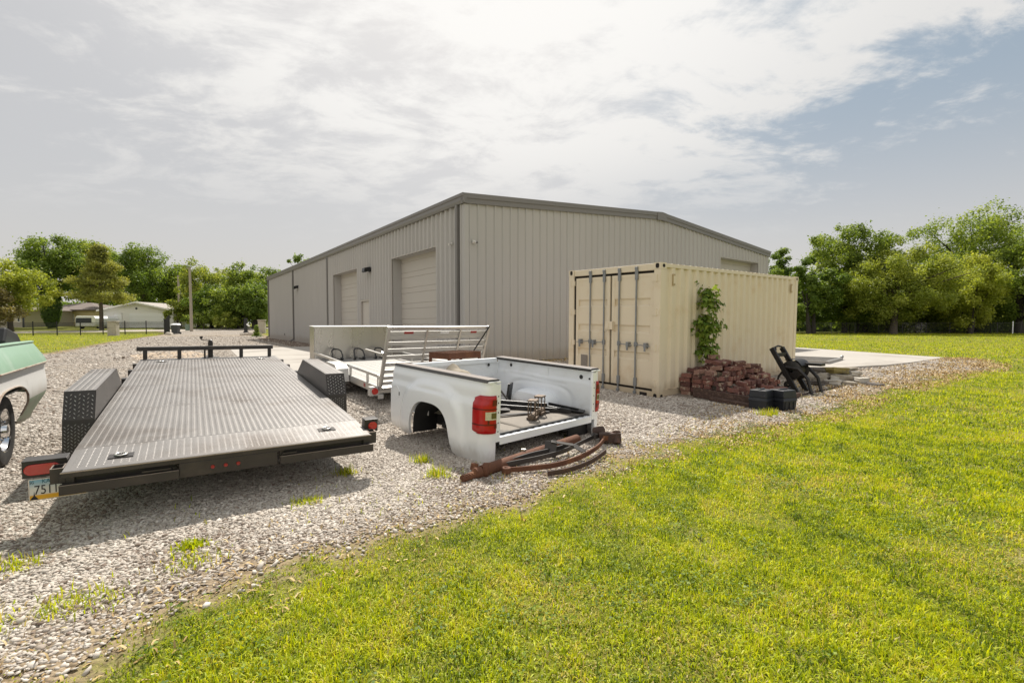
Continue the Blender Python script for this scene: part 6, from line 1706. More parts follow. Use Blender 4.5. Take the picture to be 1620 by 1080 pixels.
# ------------------------------------------------------------------ the far neighbourhood
M_SIDING = mat('white_siding', (0.84, 0.82, 0.79), 0.7, var=0.05, vscale=2)
M_GARDOOR = mat('garage_door', (0.88, 0.88, 0.88), 0.6, var=0.04)
M_SHINGLE = mat('shingle', (0.155, 0.125, 0.11), 0.9, var=0.2, vscale=6)
M_SHINGLEL = mat('shingle_light', (0.34, 0.31, 0.28), 0.9, var=0.15, vscale=6)
M_YELLOW = mat('yellow_siding', (0.74, 0.61, 0.35), 0.8, var=0.06, vscale=2)
M_GLASS = mat('dark_glass', (0.02, 0.025, 0.035), 0.12, var=0.1)
M_IRON = mat('black_iron', (0.014, 0.014, 0.015), 0.5)
M_LIME = mat('pillar_stone', (0.47, 0.42, 0.35), 0.9, var=0.2, vscale=3, color2=(0.33, 0.28, 0.22), c2scale=2.5, bump=0.4, bscale=8)
M_POLE = mat('pole_wood', (0.36, 0.31, 0.25), 0.9, var=0.15, vscale=2, stretch=(4, 4, 0.5))
def siding(m, x0, x1, y, z0, z1, st=0.2, mi=0):
    k = z0
    while k < z1 - 1e-3:
        t = min(k + st, z1); m.add([(x0, y - 0.02, k), (x1, y - 0.02, k), (x1, y, t), (x0, y, t)], [(0, 1, 2, 3)], mi); k = t
def window(parent, x, z, w_, h, y):
    m = MB()
    for a, b in (((x - w_ / 2 - .1, z - .1), (x - w_ / 2, z + h + .1)), ((x + w_ / 2, z - .1), (x + w_ / 2 + .1, z + h + .1)), ((x - w_ / 2, z - .1), (x + w_ / 2, z)), ((x - w_ / 2, z + h), (x + w_ / 2, z + h + .1)), ((x - w_ / 2, z + h / 2 - .03), (x + w_ / 2, z + h / 2 + .03))):
        m.b2((a[0], y - .09, a[1]), (b[0], y - .015, b[1]))
    f = m.build('window', M_SIDING, parent); m = MB(); m.b2((x - w_ / 2, y - .05, z), (x + w_ / 2, y - .03, z + h)); m.build('pane', M_GLASS, f)
def garage():
    Y = 70; x0, x1 = at(163, Y), at(275, Y); c = (x0 + x1) / 2; W2 = (x1 - x0) / 2; z0 = gz(c, Y)
    R = empty('garage', (c, Y, z0)); tag(R, 'white gabled garage with a wide double door', 'garage')
    eh, rh, D = zt(491, Y) - z0, zt(479, Y) - z0, 9
    m = MB(); siding(m, -W2, W2, 0, -.3, eh, .2)
    m.add([(-W2, -.01, eh), (W2, -.01, eh), (0, -.01, rh)], [(0, 1, 2)])
    m.b2((-W2, .01, -.3), (-W2 + .1, D, eh)); m.b2((W2 - .1, .01, -.3), (W2, D, eh)); m.b2((-W2 + .1, D - .1, -.3), (W2 - .1, D, eh)); m.build('wall', M_SIDING, R)
    m = MB(); ov = .45
    for s in (-1, 1):
        xe = s * (W2 + ov); ze = eh - (rh - eh) * ov / W2
        m.hexa([(xe, -.5, ze), (0, -.5, rh), (0, D + .4, rh), (xe, D + .4, ze), (xe, -.5, ze + .14), (0, -.5, rh + .14), (0, D + .4, rh + .14), (xe, D + .4, ze + .14)])
    m.build('roof', M_SHINGLEL, R)
    m = MB()
    for s in (-1, 1):
        xe = s * (W2 + ov); ze = eh - (rh - eh) * ov / W2
        m.hexa([(xe, -.56, ze - .06), (0, -.56, rh - .06), (0, -.505, rh - .06), (xe, -.505, ze - .06), (xe, -.56, ze + .16), (0, -.56, rh + .16), (0, -.505, rh + .16), (xe, -.505, ze + .16)])
    m.build('fascia', M_SIDING, R)
    dx0, dx1 = at(206, Y) - c, at(261, Y) - c
    m = MB()
    for k in range(4): m.b2((dx0, -.07, .02 + k * .53), (dx1, -.03, .02 + k * .53 + .515))
    m.build('overhead_door', M_GARDOOR, R, bevel=.01)
    a, b = at(182, Y) - c, at(193, Y) - c
    m = MB(); m.b2((a, -.07, 0), (b, -.03, 2.05)); d = m.build('door', M_GARDOOR, R)
    m = MB(); m.b2((a - .12, -.08, 0), (a - .005, -.02, 2.15)); m.b2((b + .005, -.08, 0), (b + .12, -.02, 2.15)); m.b2((a - .12, -.08, 2.06), (b + .12, -.02, 2.2)); m.build('frame', M_SIDING, d)
    m = MB(); m.lathe([(.001, -.05), (.16, -.05), (.16, -.01)], 12, (at(217, Y) - c, 0, zt(488, Y) - z0), 'y'); m.build('vent', M_IRON, R)
garage()
def hip_house(px0, px1, Y, pe, pr, lab, wallm, pxr0, pxr1, D=9, wins=(), doors=()):
    x0, x1 = at(px0, Y), at(px1, Y); c = (x0 + x1) / 2; W2 = (x1 - x0) / 2; z0 = gz(c, Y); eh, rh = zt(pe, Y) - z0, zt(pr, Y) - z0
    R = empty('house', (c, Y, z0)); tag(R, lab, 'house', 'houses beyond the iron fence')
    m = MB(); siding(m, -W2, W2, 0, -.3, eh, .22); m.b2((-W2, .01, -.3), (-W2 + .1, D, eh)); m.b2((W2 - .1, .01, -.3), (W2, D, eh)); m.b2((-W2 + .1, D - .1, -.3), (W2 - .1, D, eh)); m.build('wall', wallm, R)
    a, b = at(pxr0, Y) - c, at(pxr1, Y) - c; o = .6
    m = MB(); m.add([(-W2 - o, -o, eh - .05), (W2 + o, -o, eh - .05), (W2 + o, D + o, eh - .05), (-W2 - o, D + o, eh - .05), (a, D / 2, rh), (b, D / 2, rh)], [(0, 1, 5, 4), (1, 2, 5), (2, 3, 4, 5), (3, 0, 4), (0, 3, 2, 1)])
    m.build('roof', M_SHINGLE, R)
    m = MB(); m.b2((-W2 - o, -o - .06, eh - .22), (W2 + o, -o - .005, eh - .03)); m.build('gutter', M_SIDING if wallm is not M_YELLOW else M_SHINGLE, R)
    for (p, z, w_, h) in wins: window(R, at(p, Y) - c, z, w_, h, 0)
    for (p, w_, h) in doors:
        m = MB(); m.b2((at(p, Y) - c - w_ / 2, -.06, 0), (at(p, Y) - c + w_ / 2, -.025, h)); m.build('door', M_GLASS, R)
hip_house(54, 152, 80, 489.5, 477, 'yellow house with a brown hip roof behind the ivy trunk tree', M_YELLOW, 90, 106, 10, [(113, .75, 1.0, 1.15), (70, .9, 1.1, 1.0)], [])
hip_house(-28, 40, 72, 489.5, 480, 'pale cream house at the far left edge behind the lime tree', mat('cream_siding', (0.52, 0.46, 0.36), .8, var=.05), -14, 18, 9, [(31, .9, .35, 1.5)], [(38, .3, 2.3)])
def camper():
    Y = 66; x0, x1 = at(119.5, Y), at(151.5, Y); c = (x0 + x1) / 2; W2 = (x1 - x0) / 2; z0 = gz(c, Y)
    R = empty('camper_van', (c, Y, z0)); tag(R, 'white camper van with a wide dark window parked between yellow house and garage', 'camper van')
    m = MB(); m.prism([(-W2, .35), (W2 - .1, .35), (W2, .6), (W2, 1.45), (W2 - .25, 1.78), (-W2 + .2, 1.82), (-W2, 1.6)], 0, 4.2, 'y'); m.build('body', M_GARDOOR, R, bevel=.06)
    m = MB(); m.prism([(-W2 + .08, .82), (W2 - .55, .82), (W2 - .55, 1.52), (-W2 + .12, 1.52)], -.015, -.002, 'y'); m.build('window', M_GLASS, R)
    m = MB(); m.b2((-W2 + .1, -.06, .38), (W2 - .1, -.002, .50)); m.build('bumper', M_CHROME, R)
    for xx in (-W2 + .25, W2 - .25): wheel(R, (xx, .8, .33), .33, .2, .2, 'x', -1 if xx < 0 else 1)
camper()
def iron_fence():
    A, B = Vector((at(-70, 44.2), 44.2, 0)), Vector((at(264, 51.0), 51.0, 0)); d = B - A; n = 9
    R = empty('iron_fence', (A.x, A.y, gz(A.x, A.y))); tag(R, 'black iron picket fence along the far edge of left lawn', 'fence')
    P = [A.lerp(B, k / n) for k in range(n + 1)]; off = Vector((A.x, A.y, gz(A.x, A.y)))
    for k, p in enumerate(P):
        z = gz(p.x, p.y); m = MB(); q = Vector((p.x, p.y, z)) - off; m.b2((q.x - .035, q.y - .035, q.z - .1), (q.x + .035, q.y + .035, q.z + 1.42)); m.build('post', M_IRON, R)
    for k in range(n):
        a, b = P[k], P[k + 1]; m = MB()
        a3 = Vector((a.x, a.y, gz(a.x, a.y))) - off; b3 = Vector((b.x, b.y, gz(b.x, b.y))) - off
        for h in (.16, 1.05, 1.24): m.bar(a3 + Vector((0, 0, h)), b3 + Vector((0, 0, h)), .025, .025)
        N = 42
        for j in range(1, N):
            q = a3.lerp(b3, j / N); m.b2((q.x - .004, q.y - .004, q.z + .06), (q.x + .004, q.y + .004, q.z + 1.32))
        m.build('panel', M_IRON, R)
iron_fence()
def pillar(px, Y, w_, h, lab, blocks=True):
    x = at(px, Y); R = empty('stone_pillar', (x, Y, gz(x, Y)), .3); tag(R, lab, 'pillar', 'pale stone pillars along the frontage')
    m = MB()
    k = 0; z = -.1
    while z < h - .12:
        t = min(.22, h - .1 - z); m.b2((-w_ / 2 + (.01 if k % 2 else 0), -w_ / 2, z), (w_ / 2, w_ / 2 - (.01 if k % 2 else 0), z + t - .012)); z += t; k += 1
    m.build('shaft', M_LIME, R, bevel=.012)
    m = MB(); m.b2((-w_ / 2 - .05, -w_ / 2 - .05, h - .1), (w_ / 2 + .05, w_ / 2 + .05, h)); m.build('cap', M_LIME, R, bevel=.015)
pillar(179.5, 46.5, .72, 1.45, 'pale stone pillar standing in the iron fence line')
pillar(414.5, 52.0, .68, 1.50, 'pale stone pillar at the far end of the building')
def misc_far():
    Y = 50.5
    for px_, lab in ((261.5, 'left tall black gate post at the end of the iron fence'), (266.5, 'right tall black gate panel leaning at the end of the iron fence')):
        x = at(px_, Y); m = MB()
        if px_ < 264: m.b2((-.09, -.09, -.1), (.09, .09, 1.55)); m.b2((-.12, -.12, 1.55), (.12, .12, 1.62))
        else: m.prism([(-.16, -.05), (.14, -.05), (.14, 2.05), (.02, 1.95), (-.16, 1.7)], -.05, .05, 'y'); m.b2((-.2, -.08, .3), (.18, -.051, .36))
        tag(m.build('gate_post', M_IRON, loc=(x, Y, gz(x, Y)), bevel=.01), lab, 'gate post')
    x, Y2 = at(268, 48.5), 48.5
    stone_ = MB(); stone_.hexa([(-.35, -.2, 0), (.35, -.2, 0), (.35, .2, 0), (-.35, .2, 0), (-.28, -.15, .28), (.2, -.15, .22), (.25, .16, .24), (-.3, .16, .3)])
    tag(stone_.build('stone_block', M_LIME, loc=(x, Y2, gz(x, Y2) - .01), bevel=.03), 'grey stone block at the foot of the black gate post', 'stone')
    x, Y3 = at(278, 50), 50
    R = empty('trash_can', (x, Y3, gz(x, Y3)), .2); tag(R, 'dark grey wheeled trash can with a pale lid beside the drive', 'trash can')
    m = MB(); m.hexa([(-.26, -.28, .06), (.26, -.28, .06), (.26, .28, .06), (-.26, .28, .06), (-.33, -.35, .95), (.33, -.35, .95), (.33, .35, .95), (-.33, .35, .95)]); m.build('body', mat('bin_grey', (.045, .05, .055), .5), R, bevel=.02)
    m = MB(); m.hexa([(-.37, -.39, .955), (.37, -.39, .955), (.37, .39, .955), (-.37, .39, .955), (-.30, -.30, 1.08), (.30, -.30, 1.08), (.30, .34, 1.14), (-.30, .34, 1.14)]); m.build('lid', M_GARDOOR, R, bevel=.02)
    for s in (-1, 1):
        m = MB(); m.lathe([(.001, s * .30), (.12, s * .30), (.12, s * .36), (.001, s * .36)], 12, (0, .3, .12), 'x'); m.build('wheel', M_RUBBER, R)
    x, Y4 = at(297.5, 60), 60
    m = MB(); m.b2((-.22, -.2, 0), (.22, .2, .72)); m.b2((-.24, -.22, .72), (.24, .22, .78)); tag(m.build('utility_box', mat('box_green', (.16, .22, .17), .6), loc=(x, Y4, gz(x, Y4)), bevel=.02), 'small pale green utility box near the foot of the near pole', 'utility box')
    for px_, Y5, py_, r, lab in ((303, 57, 424, .15, 'near thick wooden utility pole at the drive end'), (284.5, 80, 436, .17, 'far wooden utility pole carrying a grey transformer')):
        x = at(px_, Y5); z0 = gz(x, Y5); h = zt(py_, Y5) - z0
        R = empty('utility_pole', (x, Y5, z0)); tag(R, lab, 'utility pole', 'utility poles at the drive end')
        m = MB(); m.tube([(0, 0, -.3), (0.0, 0, h * .5), (-.04, 0, h)], [r * 1.15, r, r * .8], 12); m.build('pole', M_POLE, R, smooth=50)
        m = MB()
        if px_ > 300: m.bar((-.45, -.1, h - .08), (.1, -.1, h - .05), .06, .08); m.build('bracket', M_POLE, R)
        else: m.tube([(.35, -.1, h * .62), (.35, -.1, h * .62 + .8)], .26, 12); m.build('transformer', M_GREYSTEEL, R, smooth=40)
    # black keypad post with its pale sign, block row by the far pillar
    Y6 = 54; x = at(389, Y6); R = empty('keypad_post', (x, Y6, gz(x, Y6))); tag(R, 'black gate keypad post with a tilted white flag plate at the drive end', 'post')
    m = MB(); m.b2((-.16, -.12, 0), (.16, .12, 1.6)); m.b2((-.22, -.18, 0), (.22, .18, .12)); m.build('column', M_IRON, R, bevel=.02)
    m = MB(); m.bar((.17, -.14, .98), (.50, -.14, .72), .03, .16); m.build('flag_plate', M_GARDOOR, R)
    x, Y7 = at(396, 48), 48
    for k in range(5):
        m = MB(); m.b2((-.19, -.17, 0), (.19, .17, .16 + .05 * (k % 3)))
        X = x - .8 + k * .42; tag(m.build('edging_stone', M_LIME, loc=(X, Y7 + .05 * (k % 2), gz(X, Y7)), bevel=.03), 'low pale edging stone in the row by the keypad post', 'edging stone', 'edging stones by the keypad post')
misc_far()
def chain_fence():
    Y = 52.5; x0, x1 = at(1240, Y), at(1690, Y); R = empty('chain_link_fence', (x0, Y, gz(x0, Y))); tag(R, 'grey chain link fence in front of the right tree line', 'fence')
    M_MESHF = mat('fence_wire', (.10, .10, .10), .5, .5); n = 13
    for k in range(n):
        x = (x1 - x0) * k / (n - 1); z = gz(x0 + x, Y) - gz(x0, Y)
        if abs(x0 + x - at(1602, Y)) < .6: continue
        m = MB(); m.tube([(x, 0, z - .1), (x, 0, z + 1.22)], .03, 6); m.build('post', M_MESHF, R)
    m = MB(); m.tube([(0, 0, 1.2), (x1 - x0, 0, 1.2 + gz(x1, Y) - gz(x0, Y))], .022, 6); m.build('top_rail', M_MESHF, R)
    m = MB(); Lx = x1 - x0; st = .16
    k = -1.2
    while k < Lx:
        a = max(k, 0); b = min(k + 1.15, Lx)
        if b > a:
            m.bar((a, .0, .04 + (a - k)), (b, .0, .04 + (b - k)), .006, .006); m.bar((a, .004, 1.19 - (a - k)), (b, .004, 1.19 - (b - k)), .006, .006)
        k += st
    m.build('wire_mesh', M_MESHF, R)
    x = at(1602, 51.5); m = MB(); m.tube([(0, 0, -.1), (0, 0, 1.30)], .055, 10); m.lathe([(.055, 1.30), (.06, 1.31), (.03, 1.36), (.001, 1.37)], 10)
    tag(m.build('fence_post', M_GARDOOR, loc=(x, 51.5, gz(x, 51.5)), smooth=40), 'single white post standing at the chain link fence', 'post')
chain_fence()
def back_house(px0, px1, Y, pe, pr, lab, wm):
    x0, x1 = at(px0, Y), at(px1, Y); c = (x0 + x1) / 2; W2 = (x1 - x0) / 2; z0 = gz(c, Y); eh, rh = zt(pe, Y) - z0, zt(pr, Y) - z0
    R = empty('house', (c, Y, z0)); tag(R, lab, 'house', 'houses hidden behind the right trees')
    m = MB(); siding(m, -W2, W2, 0, -.3, eh, .25); m.b2((-W2, .01, -.3), (W2, 8, eh)); m.build('wall', wm, R)
    m = MB(); m.prism([(-.6, eh - .1), (8.6, eh - .1), (4, rh)], -W2 - .5, W2 + .5, 'x'); m.build('roof', M_SHINGLE, R); window(R, 0, 1, 1.1, 1.2, 0)
back_house(1408, 1450, 82, 492, 480, 'beige house glimpsed through the trees behind the leaning trunk', M_YELLOW)
back_house(1585, 1660, 84, 494, 482, 'white house glimpsed through the trees at the right edge', M_SIDING)

# ------------------------------------------------------------------ gravel stones, grass, weeds
ICO_V = None
def ico():
    bm = bmesh.new(); bmesh.ops.create_icosphere(bm, subdivisions=1, radius=1.0)
    V = np.array([tuple(v.co) for v in bm.verts]); F = [tuple(v.index for v in f.verts) for f in bm.faces]; bm.free(); return V, F
def blocked(x, y):
    """footprints of things that stand flat on the gravel"""
    b = np.zeros(x.shape, bool)
    lx = (x - CO.x) * CU.x + (y - CO.y) * CU.y; ly = (x - CO.x) * CW.x + (y - CO.y) * CW.y
    b |= (lx > -.03) & (lx < 6.1) & (ly > -.03) & (ly < 2.5)
    b |= (lx > .42) & (lx < 2.1) & (ly > -1.55) & (ly < 0)
    ux = (x - BO.x) * BU.x + (y - BO.y) * BU.y; uy = (x - BO.x) * BW.x + (y - BO.y) * BW.y
    b |= (ux > 0) & (uy > 0); b |= (ux > -4.9) & (ux < 0) & (uy > .2) & (uy < 14.2)
    b |= inpoly(x, y, PAD)
    return b
def gravel_stones():
    V0, F0 = ico(); rng = np.random.default_rng(3)
    def scat(n, x0, x1, y0, y1, cond):
        x = rng.uniform(x0, x1, n); y = rng.uniform(y0, y1, n)
        dd = edgedist(x, y)
        keep = cond(x, y) & (dd + 0.7 * (fbm(x, y, 1.6, 4) - 0.52) > 0.0) & ~blocked(x, y) & (np.abs(x) < 1.16 * y + 2.4)
        pr = np.clip(0.16 + (dd - .2 + .55 * (fbm(x, y, 1.6, 4) - .5)) / .55, 0.05, 1)
        keep &= rng.random(n) < pr * np.clip(1.35 - np.hypot(x, y) / 24, .25, 1)
        return x[keep], y[keep]
    parts = []
    for n, (x0, x1, y0, y1), cond, s in ((560000, (-7.5, 3, .6, 6.2), lambda x, y: np.hypot(x, y) < 6.3, .0088), (90000, (-32, 4, 16, 46), lambda x, y: (np.hypot(x, y) >= 21), .030), (300000, (-12, 7, 4, 11), lambda x, y: (np.hypot(x, y) >= 6.3) & (np.hypot(x, y) < 10.5), .0125),
                                         (150000, (-22, 17, 6, 20), lambda x, y: (np.hypot(x, y) >= 10.5) & (np.hypot(x, y) < 22), .019)):
        x, y = scat(n, x0, x1, y0, y1, cond); parts.append((x, y, np.full(len(x), s)))
    x = np.concatenate([p[0] for p in parts]); y = np.concatenate([p[1] for p in parts]); s = np.concatenate([p[2] for p in parts]) * np.clip(rng.lognormal(0, .38, len(x)), .45, 2.3)
    n = len(x)
    sc = np.stack([rng.uniform(.75, 1.35, n), rng.uniform(.65, 1.1, n), rng.uniform(.34, .62, n)], 1) * s[:, None]
    R = rotmats(n, rng)
    # cut-down icosahedron: keep its 12 corner vertices
    bm = bmesh.new(); bmesh.ops.create_icosphere(bm, subdivisions=1, radius=1.0); V0 = np.array([tuple(v.co) for v in bm.verts]); F0 = [tuple(v.index for v in f.verts) for f in bm.faces]; bm.free()
    P = V0[None] * (1 + rng.uniform(-.22, .22, (n, len(V0), 1))) * sc[:, None, :]
    T = rng.uniform(-.5, .5, (n, 3)); 
    cz, sz = np.cos(T[:, 0] * 2 * PI), np.sin(T[:, 0] * 2 * PI)
    Q = np.empty_like(P); Q[..., 0] = P[..., 0] * cz[:, None] - P[..., 1] * sz[:, None]; Q[..., 1] = P[..., 0] * sz[:, None] + P[..., 1] * cz[:, None]
    Q[..., 2] = P[..., 2] + Q[..., 0] * (T[:, 1] * .9)[:, None] + Q[..., 1] * (T[:, 2] * .9)[:, None]
    Q[..., 0] += x[:, None]; Q[..., 1] += y[:, None]; Q[..., 2] += (zg(x, y) + .006 + sc[:, 2] * rng.uniform(-.25, .6, n))[:, None]
    M = rndmat('gravel_stone', [(0, (.22, .17, .135)), (.08, (.34, .29, .24)), (.35, (.45, .405, .355)), (.7, (.50, .45, .39)), (1.0, (.64, .59, .53))])
    tag(bulk('gravel', Q, F0, M, np.clip(rng.uniform(0, 1, n) - .55 * np.clip((fbm(x, y, .8, 111) - .5) / .25, 0, 1) * rng.uniform(0, 1, n), 0, 1)), kind='stuff')
gravel_stones()

M_GRASS = leafmat('grass_blade', [(0.0, (.075, .125, .008)), (.22, (.24, .32, .010)), (.55, (.49, .545, .008)), (.80, (.60, .59, .018)), (.90, (.50, .41, .11)), (1.0, (.60, .50, .23))], .42, .5)
def blades(x, y, z, h, wd, rng, lean=.55, rnd=None):
    n = len(x); th = rng.uniform(0, 2 * PI, n); d = np.stack([np.cos(th), np.sin(th), 0 * th], 1); b = np.stack([-np.sin(th), np.cos(th), 0 * th], 1)
    ln = np.abs(rng.normal(.0, lean, n)) + .12
    base = np.stack([x, y, z], 1); up = np.array([0, 0, 1.0])
    c = np.cos(ln * .6); s = np.sin(ln * .6)
    mid = base + (up * c[:, None] + d * s[:, None]) * (h * .55)[:, None]
    c2 = np.cos(np.minimum(ln * 1.7, 1.9)); s2 = np.sin(np.minimum(ln * 1.7, 1.9))
    tip = mid + (up * c2[:, None] + d * s2[:, None]) * (h * .5)[:, None]
    w2 = (wd * .5)[:, None]
    return np.stack([base - b * w2, base + b * w2, mid + b * w2 * .85, mid - b * w2 * .85, tip], 1)
BL_T = [(0, 1, 2, 3), (3, 2, 4)]
def lawn_grass():
    rng = np.random.default_rng(8); out = []; rn = []
    def zone(n, x0, x1, y0, y1, cond, h, wd, soft=.5):
        x = rng.uniform(x0, x1, n); y = rng.uniform(y0, y1, n); k = cond(x, y) & (np.abs(x) < 1.14 * y + 3.4)
        x, y = x[k], y[k]; dd = .22 - edgedist(x, y) - .55 * (fbm(x, y, 1.6, 4) - .52) - .2 * (vnoise(x, y, 5, 13) - .5)
        cl = fbm(x, y, 3.1, 20); cl2 = vnoise(x, y, 11, 23)
        pr = np.clip(dd / soft + .15, .0, 1) * np.clip(.5 + 1.3 * (cl2 - .15), .45, 1)
        bare = fbm(x, y, .9, 31); pr *= np.where(bare > .64, .65, 1) * np.where(vnoise(x, y, 4.4, 95) > .74, .5, 1)
        pr = np.maximum(pr, np.where(dd > -1.15, .26 * np.clip(1 + dd / 1.15, 0, 1) * (fbm(x, y, 2.6, 41) > .55), 0))
        k = rng.random(len(x)) < pr; x, y, dd, cl, bare = x[k], y[k], dd[k], cl[k], bare[k]
        m_ = len(x); hh = h * np.clip(rng.lognormal(0, .35, m_), .4, 2.2) * (.65 + .7 * cl) * np.clip(.45 + dd / 1.2, .42, 1)
        r = np.clip(.02 + .72 * rng.random(m_) + .60 * (cl - .5) + .40 * (vnoise(x, y, 14, 97) - .5) + .28 * (bare > .62) * rng.random(m_), 0, .86)
        thatch = fbm(x, y, 2.2, 91)
        dry = rng.random(m_) < (.04 + .25 * np.clip(1 - dd / .4, 0, 1) + .20 * (bare > .62) + .30 * np.clip((thatch - .56) / .12, 0, 1)); r[dry] = rng.uniform(.86, 1, dry.sum())
        hh[dry] *= .75
        out.append(blades(x, y, zg(x, y) - .004, hh, wd * rng.uniform(.6, 1.4, m_), rng, 1.15)); rn.append(r)
    dist = lambda x, y: np.hypot(x, y)
    zone(620000, -2.5, 4.6, .1, 4.6, lambda x, y: dist(x, y) < 4.6, .032, .0050)
    zone(1000000, -.8, 9, .1, 9, lambda x, y: (dist(x, y) >= 4.6) & (dist(x, y) < 9), .035, .0075)
    zone(480000, 1.5, 19, 3, 18, lambda x, y: (dist(x, y) >= 9) & (dist(x, y) < 18), .044, .012)
    zone(260000, 4, 42, 9, 36, lambda x, y: (dist(x, y) >= 18) & (dist(x, y) < 40), .048, .024)
    zone(220000, 10, 75, 22, 56, lambda x, y: (dist(x, y) >= 40) & (y < 54), .05, .028)
    zone(200000, -60, -14, 14, 52, lambda x, y: y < 51 + 0 * x, .05, .022)
    V = np.concatenate(out); r = np.concatenate(rn)
    tag(bulk('lawn_grass', V, BL_T, M_GRASS, r), kind='stuff')
lawn_grass()
def clover():
    """low broad-leaved patches between the grass"""
    rng = np.random.default_rng(29); n = 420000; x = rng.uniform(-2.5, 12, n); y = rng.uniform(1.4, 12, n)
    d = .22 - softedge(x, y) + edgedist(x, y) * 0; f = fbm(x, y, 2.0, 121); f2 = vnoise(x, y, 8, 123)
    k = (-softedge(x, y) > .1) & (np.abs(x) < 1.14 * y + 3.2) & (f * .6 + f2 * .4 > .62) & (rng.random(n) < np.clip(1.3 - np.hypot(x, y) / 14, .3, 1)); x, y = x[k], y[k]; m_ = len(x)
    C = np.stack([x, y, zg(x, y) + rng.uniform(.012, .04, m_)], 1); N_ = rng.normal(size=(m_, 3)) * .38 + np.array([0, 0, 1.]); N_ /= np.linalg.norm(N_, axis=1, keepdims=True)
    M = leafmat('clover_leaf', ramp3((.06, .11, .012), (.14, .22, .018), (.27, .34, .03)), .35)
    tag(bulk('clover', leafquads(C, N_, rng.uniform(.005, .0095, m_), .85, rng), LEAF_TMPL, M, rng.uniform(0, 1, m_)), kind='stuff')
clover()
def weeds():
    rng = np.random.default_rng(17)
    # thin sprouts between the stones
    n = 60000; x = rng.uniform(-7, 9, n); y = rng.uniform(1.6, 12, n); dd = edgedist(x, y)
    k = (dd > 0) & ~blocked(x, y) & (np.abs(x) < 1.14 * y + .4); x, y, dd = x[k], y[k], dd[k]
    f = vnoise(x, y, 2.7, 51) * .6 + vnoise(x, y, 7.3, 53) * .4
    pr = np.where(f > .55, np.clip(1.3 - dd / 1.5, .0, 1) * .55, 0) + np.where(f > .78, .10, 0)
    k = rng.random(len(x)) < pr; x, y = x[k], y[k]; m_ = len(x)
    V = blades(x, y, zg(x, y), rng.uniform(.025, .07, m_), rng.uniform(.003, .007, m_), rng, .8)
    r = rng.uniform(.2, 1, m_); tag(bulk('weeds', V, BL_T, M_GRASS, r), kind='stuff')
    # dry straw litter along the lawn edge
    n = 260000; x = rng.uniform(-2.5, 17, n); y = rng.uniform(1.5, 17, n); d2 = edgedist(x, y); d2 = np.where(d2 > 0, d2 / (1 + 1.1 * ss((x - 2) / 2.5)), d2); k = (d2 > -.35) & (d2 < .9) & (np.abs(x) < 1.14 * y) & ~blocked(x, y); x, y, d2 = x[k], y[k], d2[k]
    k = rng.random(len(x)) < (.22 + .6 * ss((x - .5) / 2.5)) * np.clip(1.25 - np.abs(d2 - .1) / .9, 0, 1) * np.where(fbm(x, y, 1.3, 61) > .47, 1, .2); x, y = x[k], y[k]; m_ = len(x)
    V = blades(x, y, zg(x, y) + .006, rng.uniform(.025, .06, m_), rng.uniform(.005, .011, m_) * (1 + np.hypot(x, y) / 8), rng, 2.2)
    M = rndmat('straw', [(0, (.32, .20, .085)), (.5, (.48, .345, .16)), (1, (.60, .48, .27))])
    tag(bulk('straw_litter', V, BL_T, M, rng.uniform(0, 1, m_)), kind='stuff')
weeds()
def tuft(x, y, n, h, sp, lab, seed, dry=.15, wide=.006):
    rng = np.random.default_rng(seed); a = rng.normal(0, sp, n); b = rng.normal(0, sp * .8, n)
    r = rng.uniform(.15, .75, n); d = rng.random(n) < dry; r[d] = rng.uniform(.85, 1, d.sum())
    V = blades(a, b, 0 * a, h * rng.uniform(.5, 1.2, n), np.full(n, wide) * rng.uniform(.7, 1.4, n), rng, .65)
    o = bulk('grass_tuft', V, BL_T, M_GRASS, r); o.location = (x, y, gz(x, y)); tag(o, lab, 'grass tuft', 'grass tufts growing in the gravel')
tuft(-.93, 4.86, 130, .11, .05, 'green grass tuft left of the pickup box rear wheel opening', 1)
tuft(-.71, 4.42, 150, .12, .06, 'green grass tuft nearest the rear corner of the pickup box', 2)
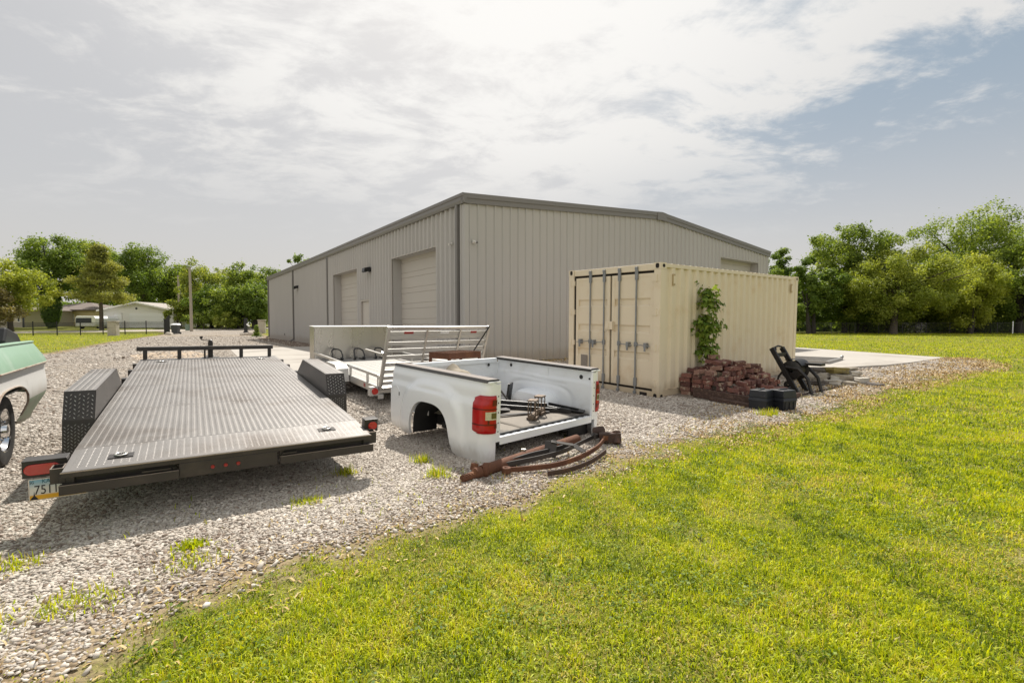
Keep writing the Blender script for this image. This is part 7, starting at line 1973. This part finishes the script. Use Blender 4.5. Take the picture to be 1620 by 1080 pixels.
tuft(-1.59, 4.46, 150, .10, .05, 'green grass tuft beside the right rear corner of the car trailer', 3)
tuft(-1.66, 3.74, 140, .07, .06, 'darker grass tuft at the edge of the trailer shadow', 4)
tuft(-6.93, 8.57, 130, .09, .09, 'flat grass tuft between the old pickup and the trailer fender', 5, .2, .009)
tuft(-6.2, 8.55, 90, .07, .07, 'smaller grass tuft just left of the trailer fender', 6, .2, .008)
tuft(-2.06, 3.0, 120, .06, .05, 'grass tuft with broad leaves in front of the car trailer shadow', 7, .1, .014)
tuft(-2.24, 2.37, 220, .07, .10, 'wide grass tuft on the gravel near the lower left corner', 8)
tuft(-1.95, 2.80, 180, .06, .09, 'pale grass tuft in the gravel between shadow and lawn', 9, .3)
tuft(-2.55, 2.10, 240, .08, .12, 'yellowish grass tuft at the bottom left corner', 10, .3)
tuft(4.02, 7.35, 150, .14, .09, 'grass tuft in front of the left black box', 11, .2, .008)
tuft(-2.95, 2.75, 120, .07, .08, 'thin grass tuft under the licence plate side of the shadow', 12, .15)

def far_woods():
    """the wood closing the view far behind both tree lines"""
    rng = np.random.default_rng(77); P, Nn, R_ = [], [], []
    for (x0, y0, x1, y1, hh, n) in ((16, 92, 150, 80, 6.5, 22000), (-160, 118, -20, 118, 9.5, 20000), (26, 66, 90, 60, 3.4, 16000)):
        t = rng.uniform(0, 1, n); x = x0 + (x1 - x0) * t + rng.normal(0, .6, n); y = y0 + (y1 - y0) * t + rng.normal(0, 1.6, n)
        top = hh * (.45 + .75 * fbm(x, 0 * x, .16, 70)); z = zg(x, y) + top * rng.uniform(0, 1, n) ** .8
        P.append(np.stack([x, y, z], 1)); R_.append(np.clip(.75 * vnoise(x, z * 2, .5, 71) + .3 * rng.random(n), 0, 1))
    P = np.concatenate(P); q = rng.normal(size=P.shape) + np.array([0, -.5, .5]); q /= np.linalg.norm(q, axis=1, keepdims=True)
    o = bulk('far_woods', leafquads(P, q, np.full(len(P), .34), .7, rng), LEAF_TMPL, LM['dark'], np.concatenate(R_)); tag(o, kind='stuff')
far_woods()
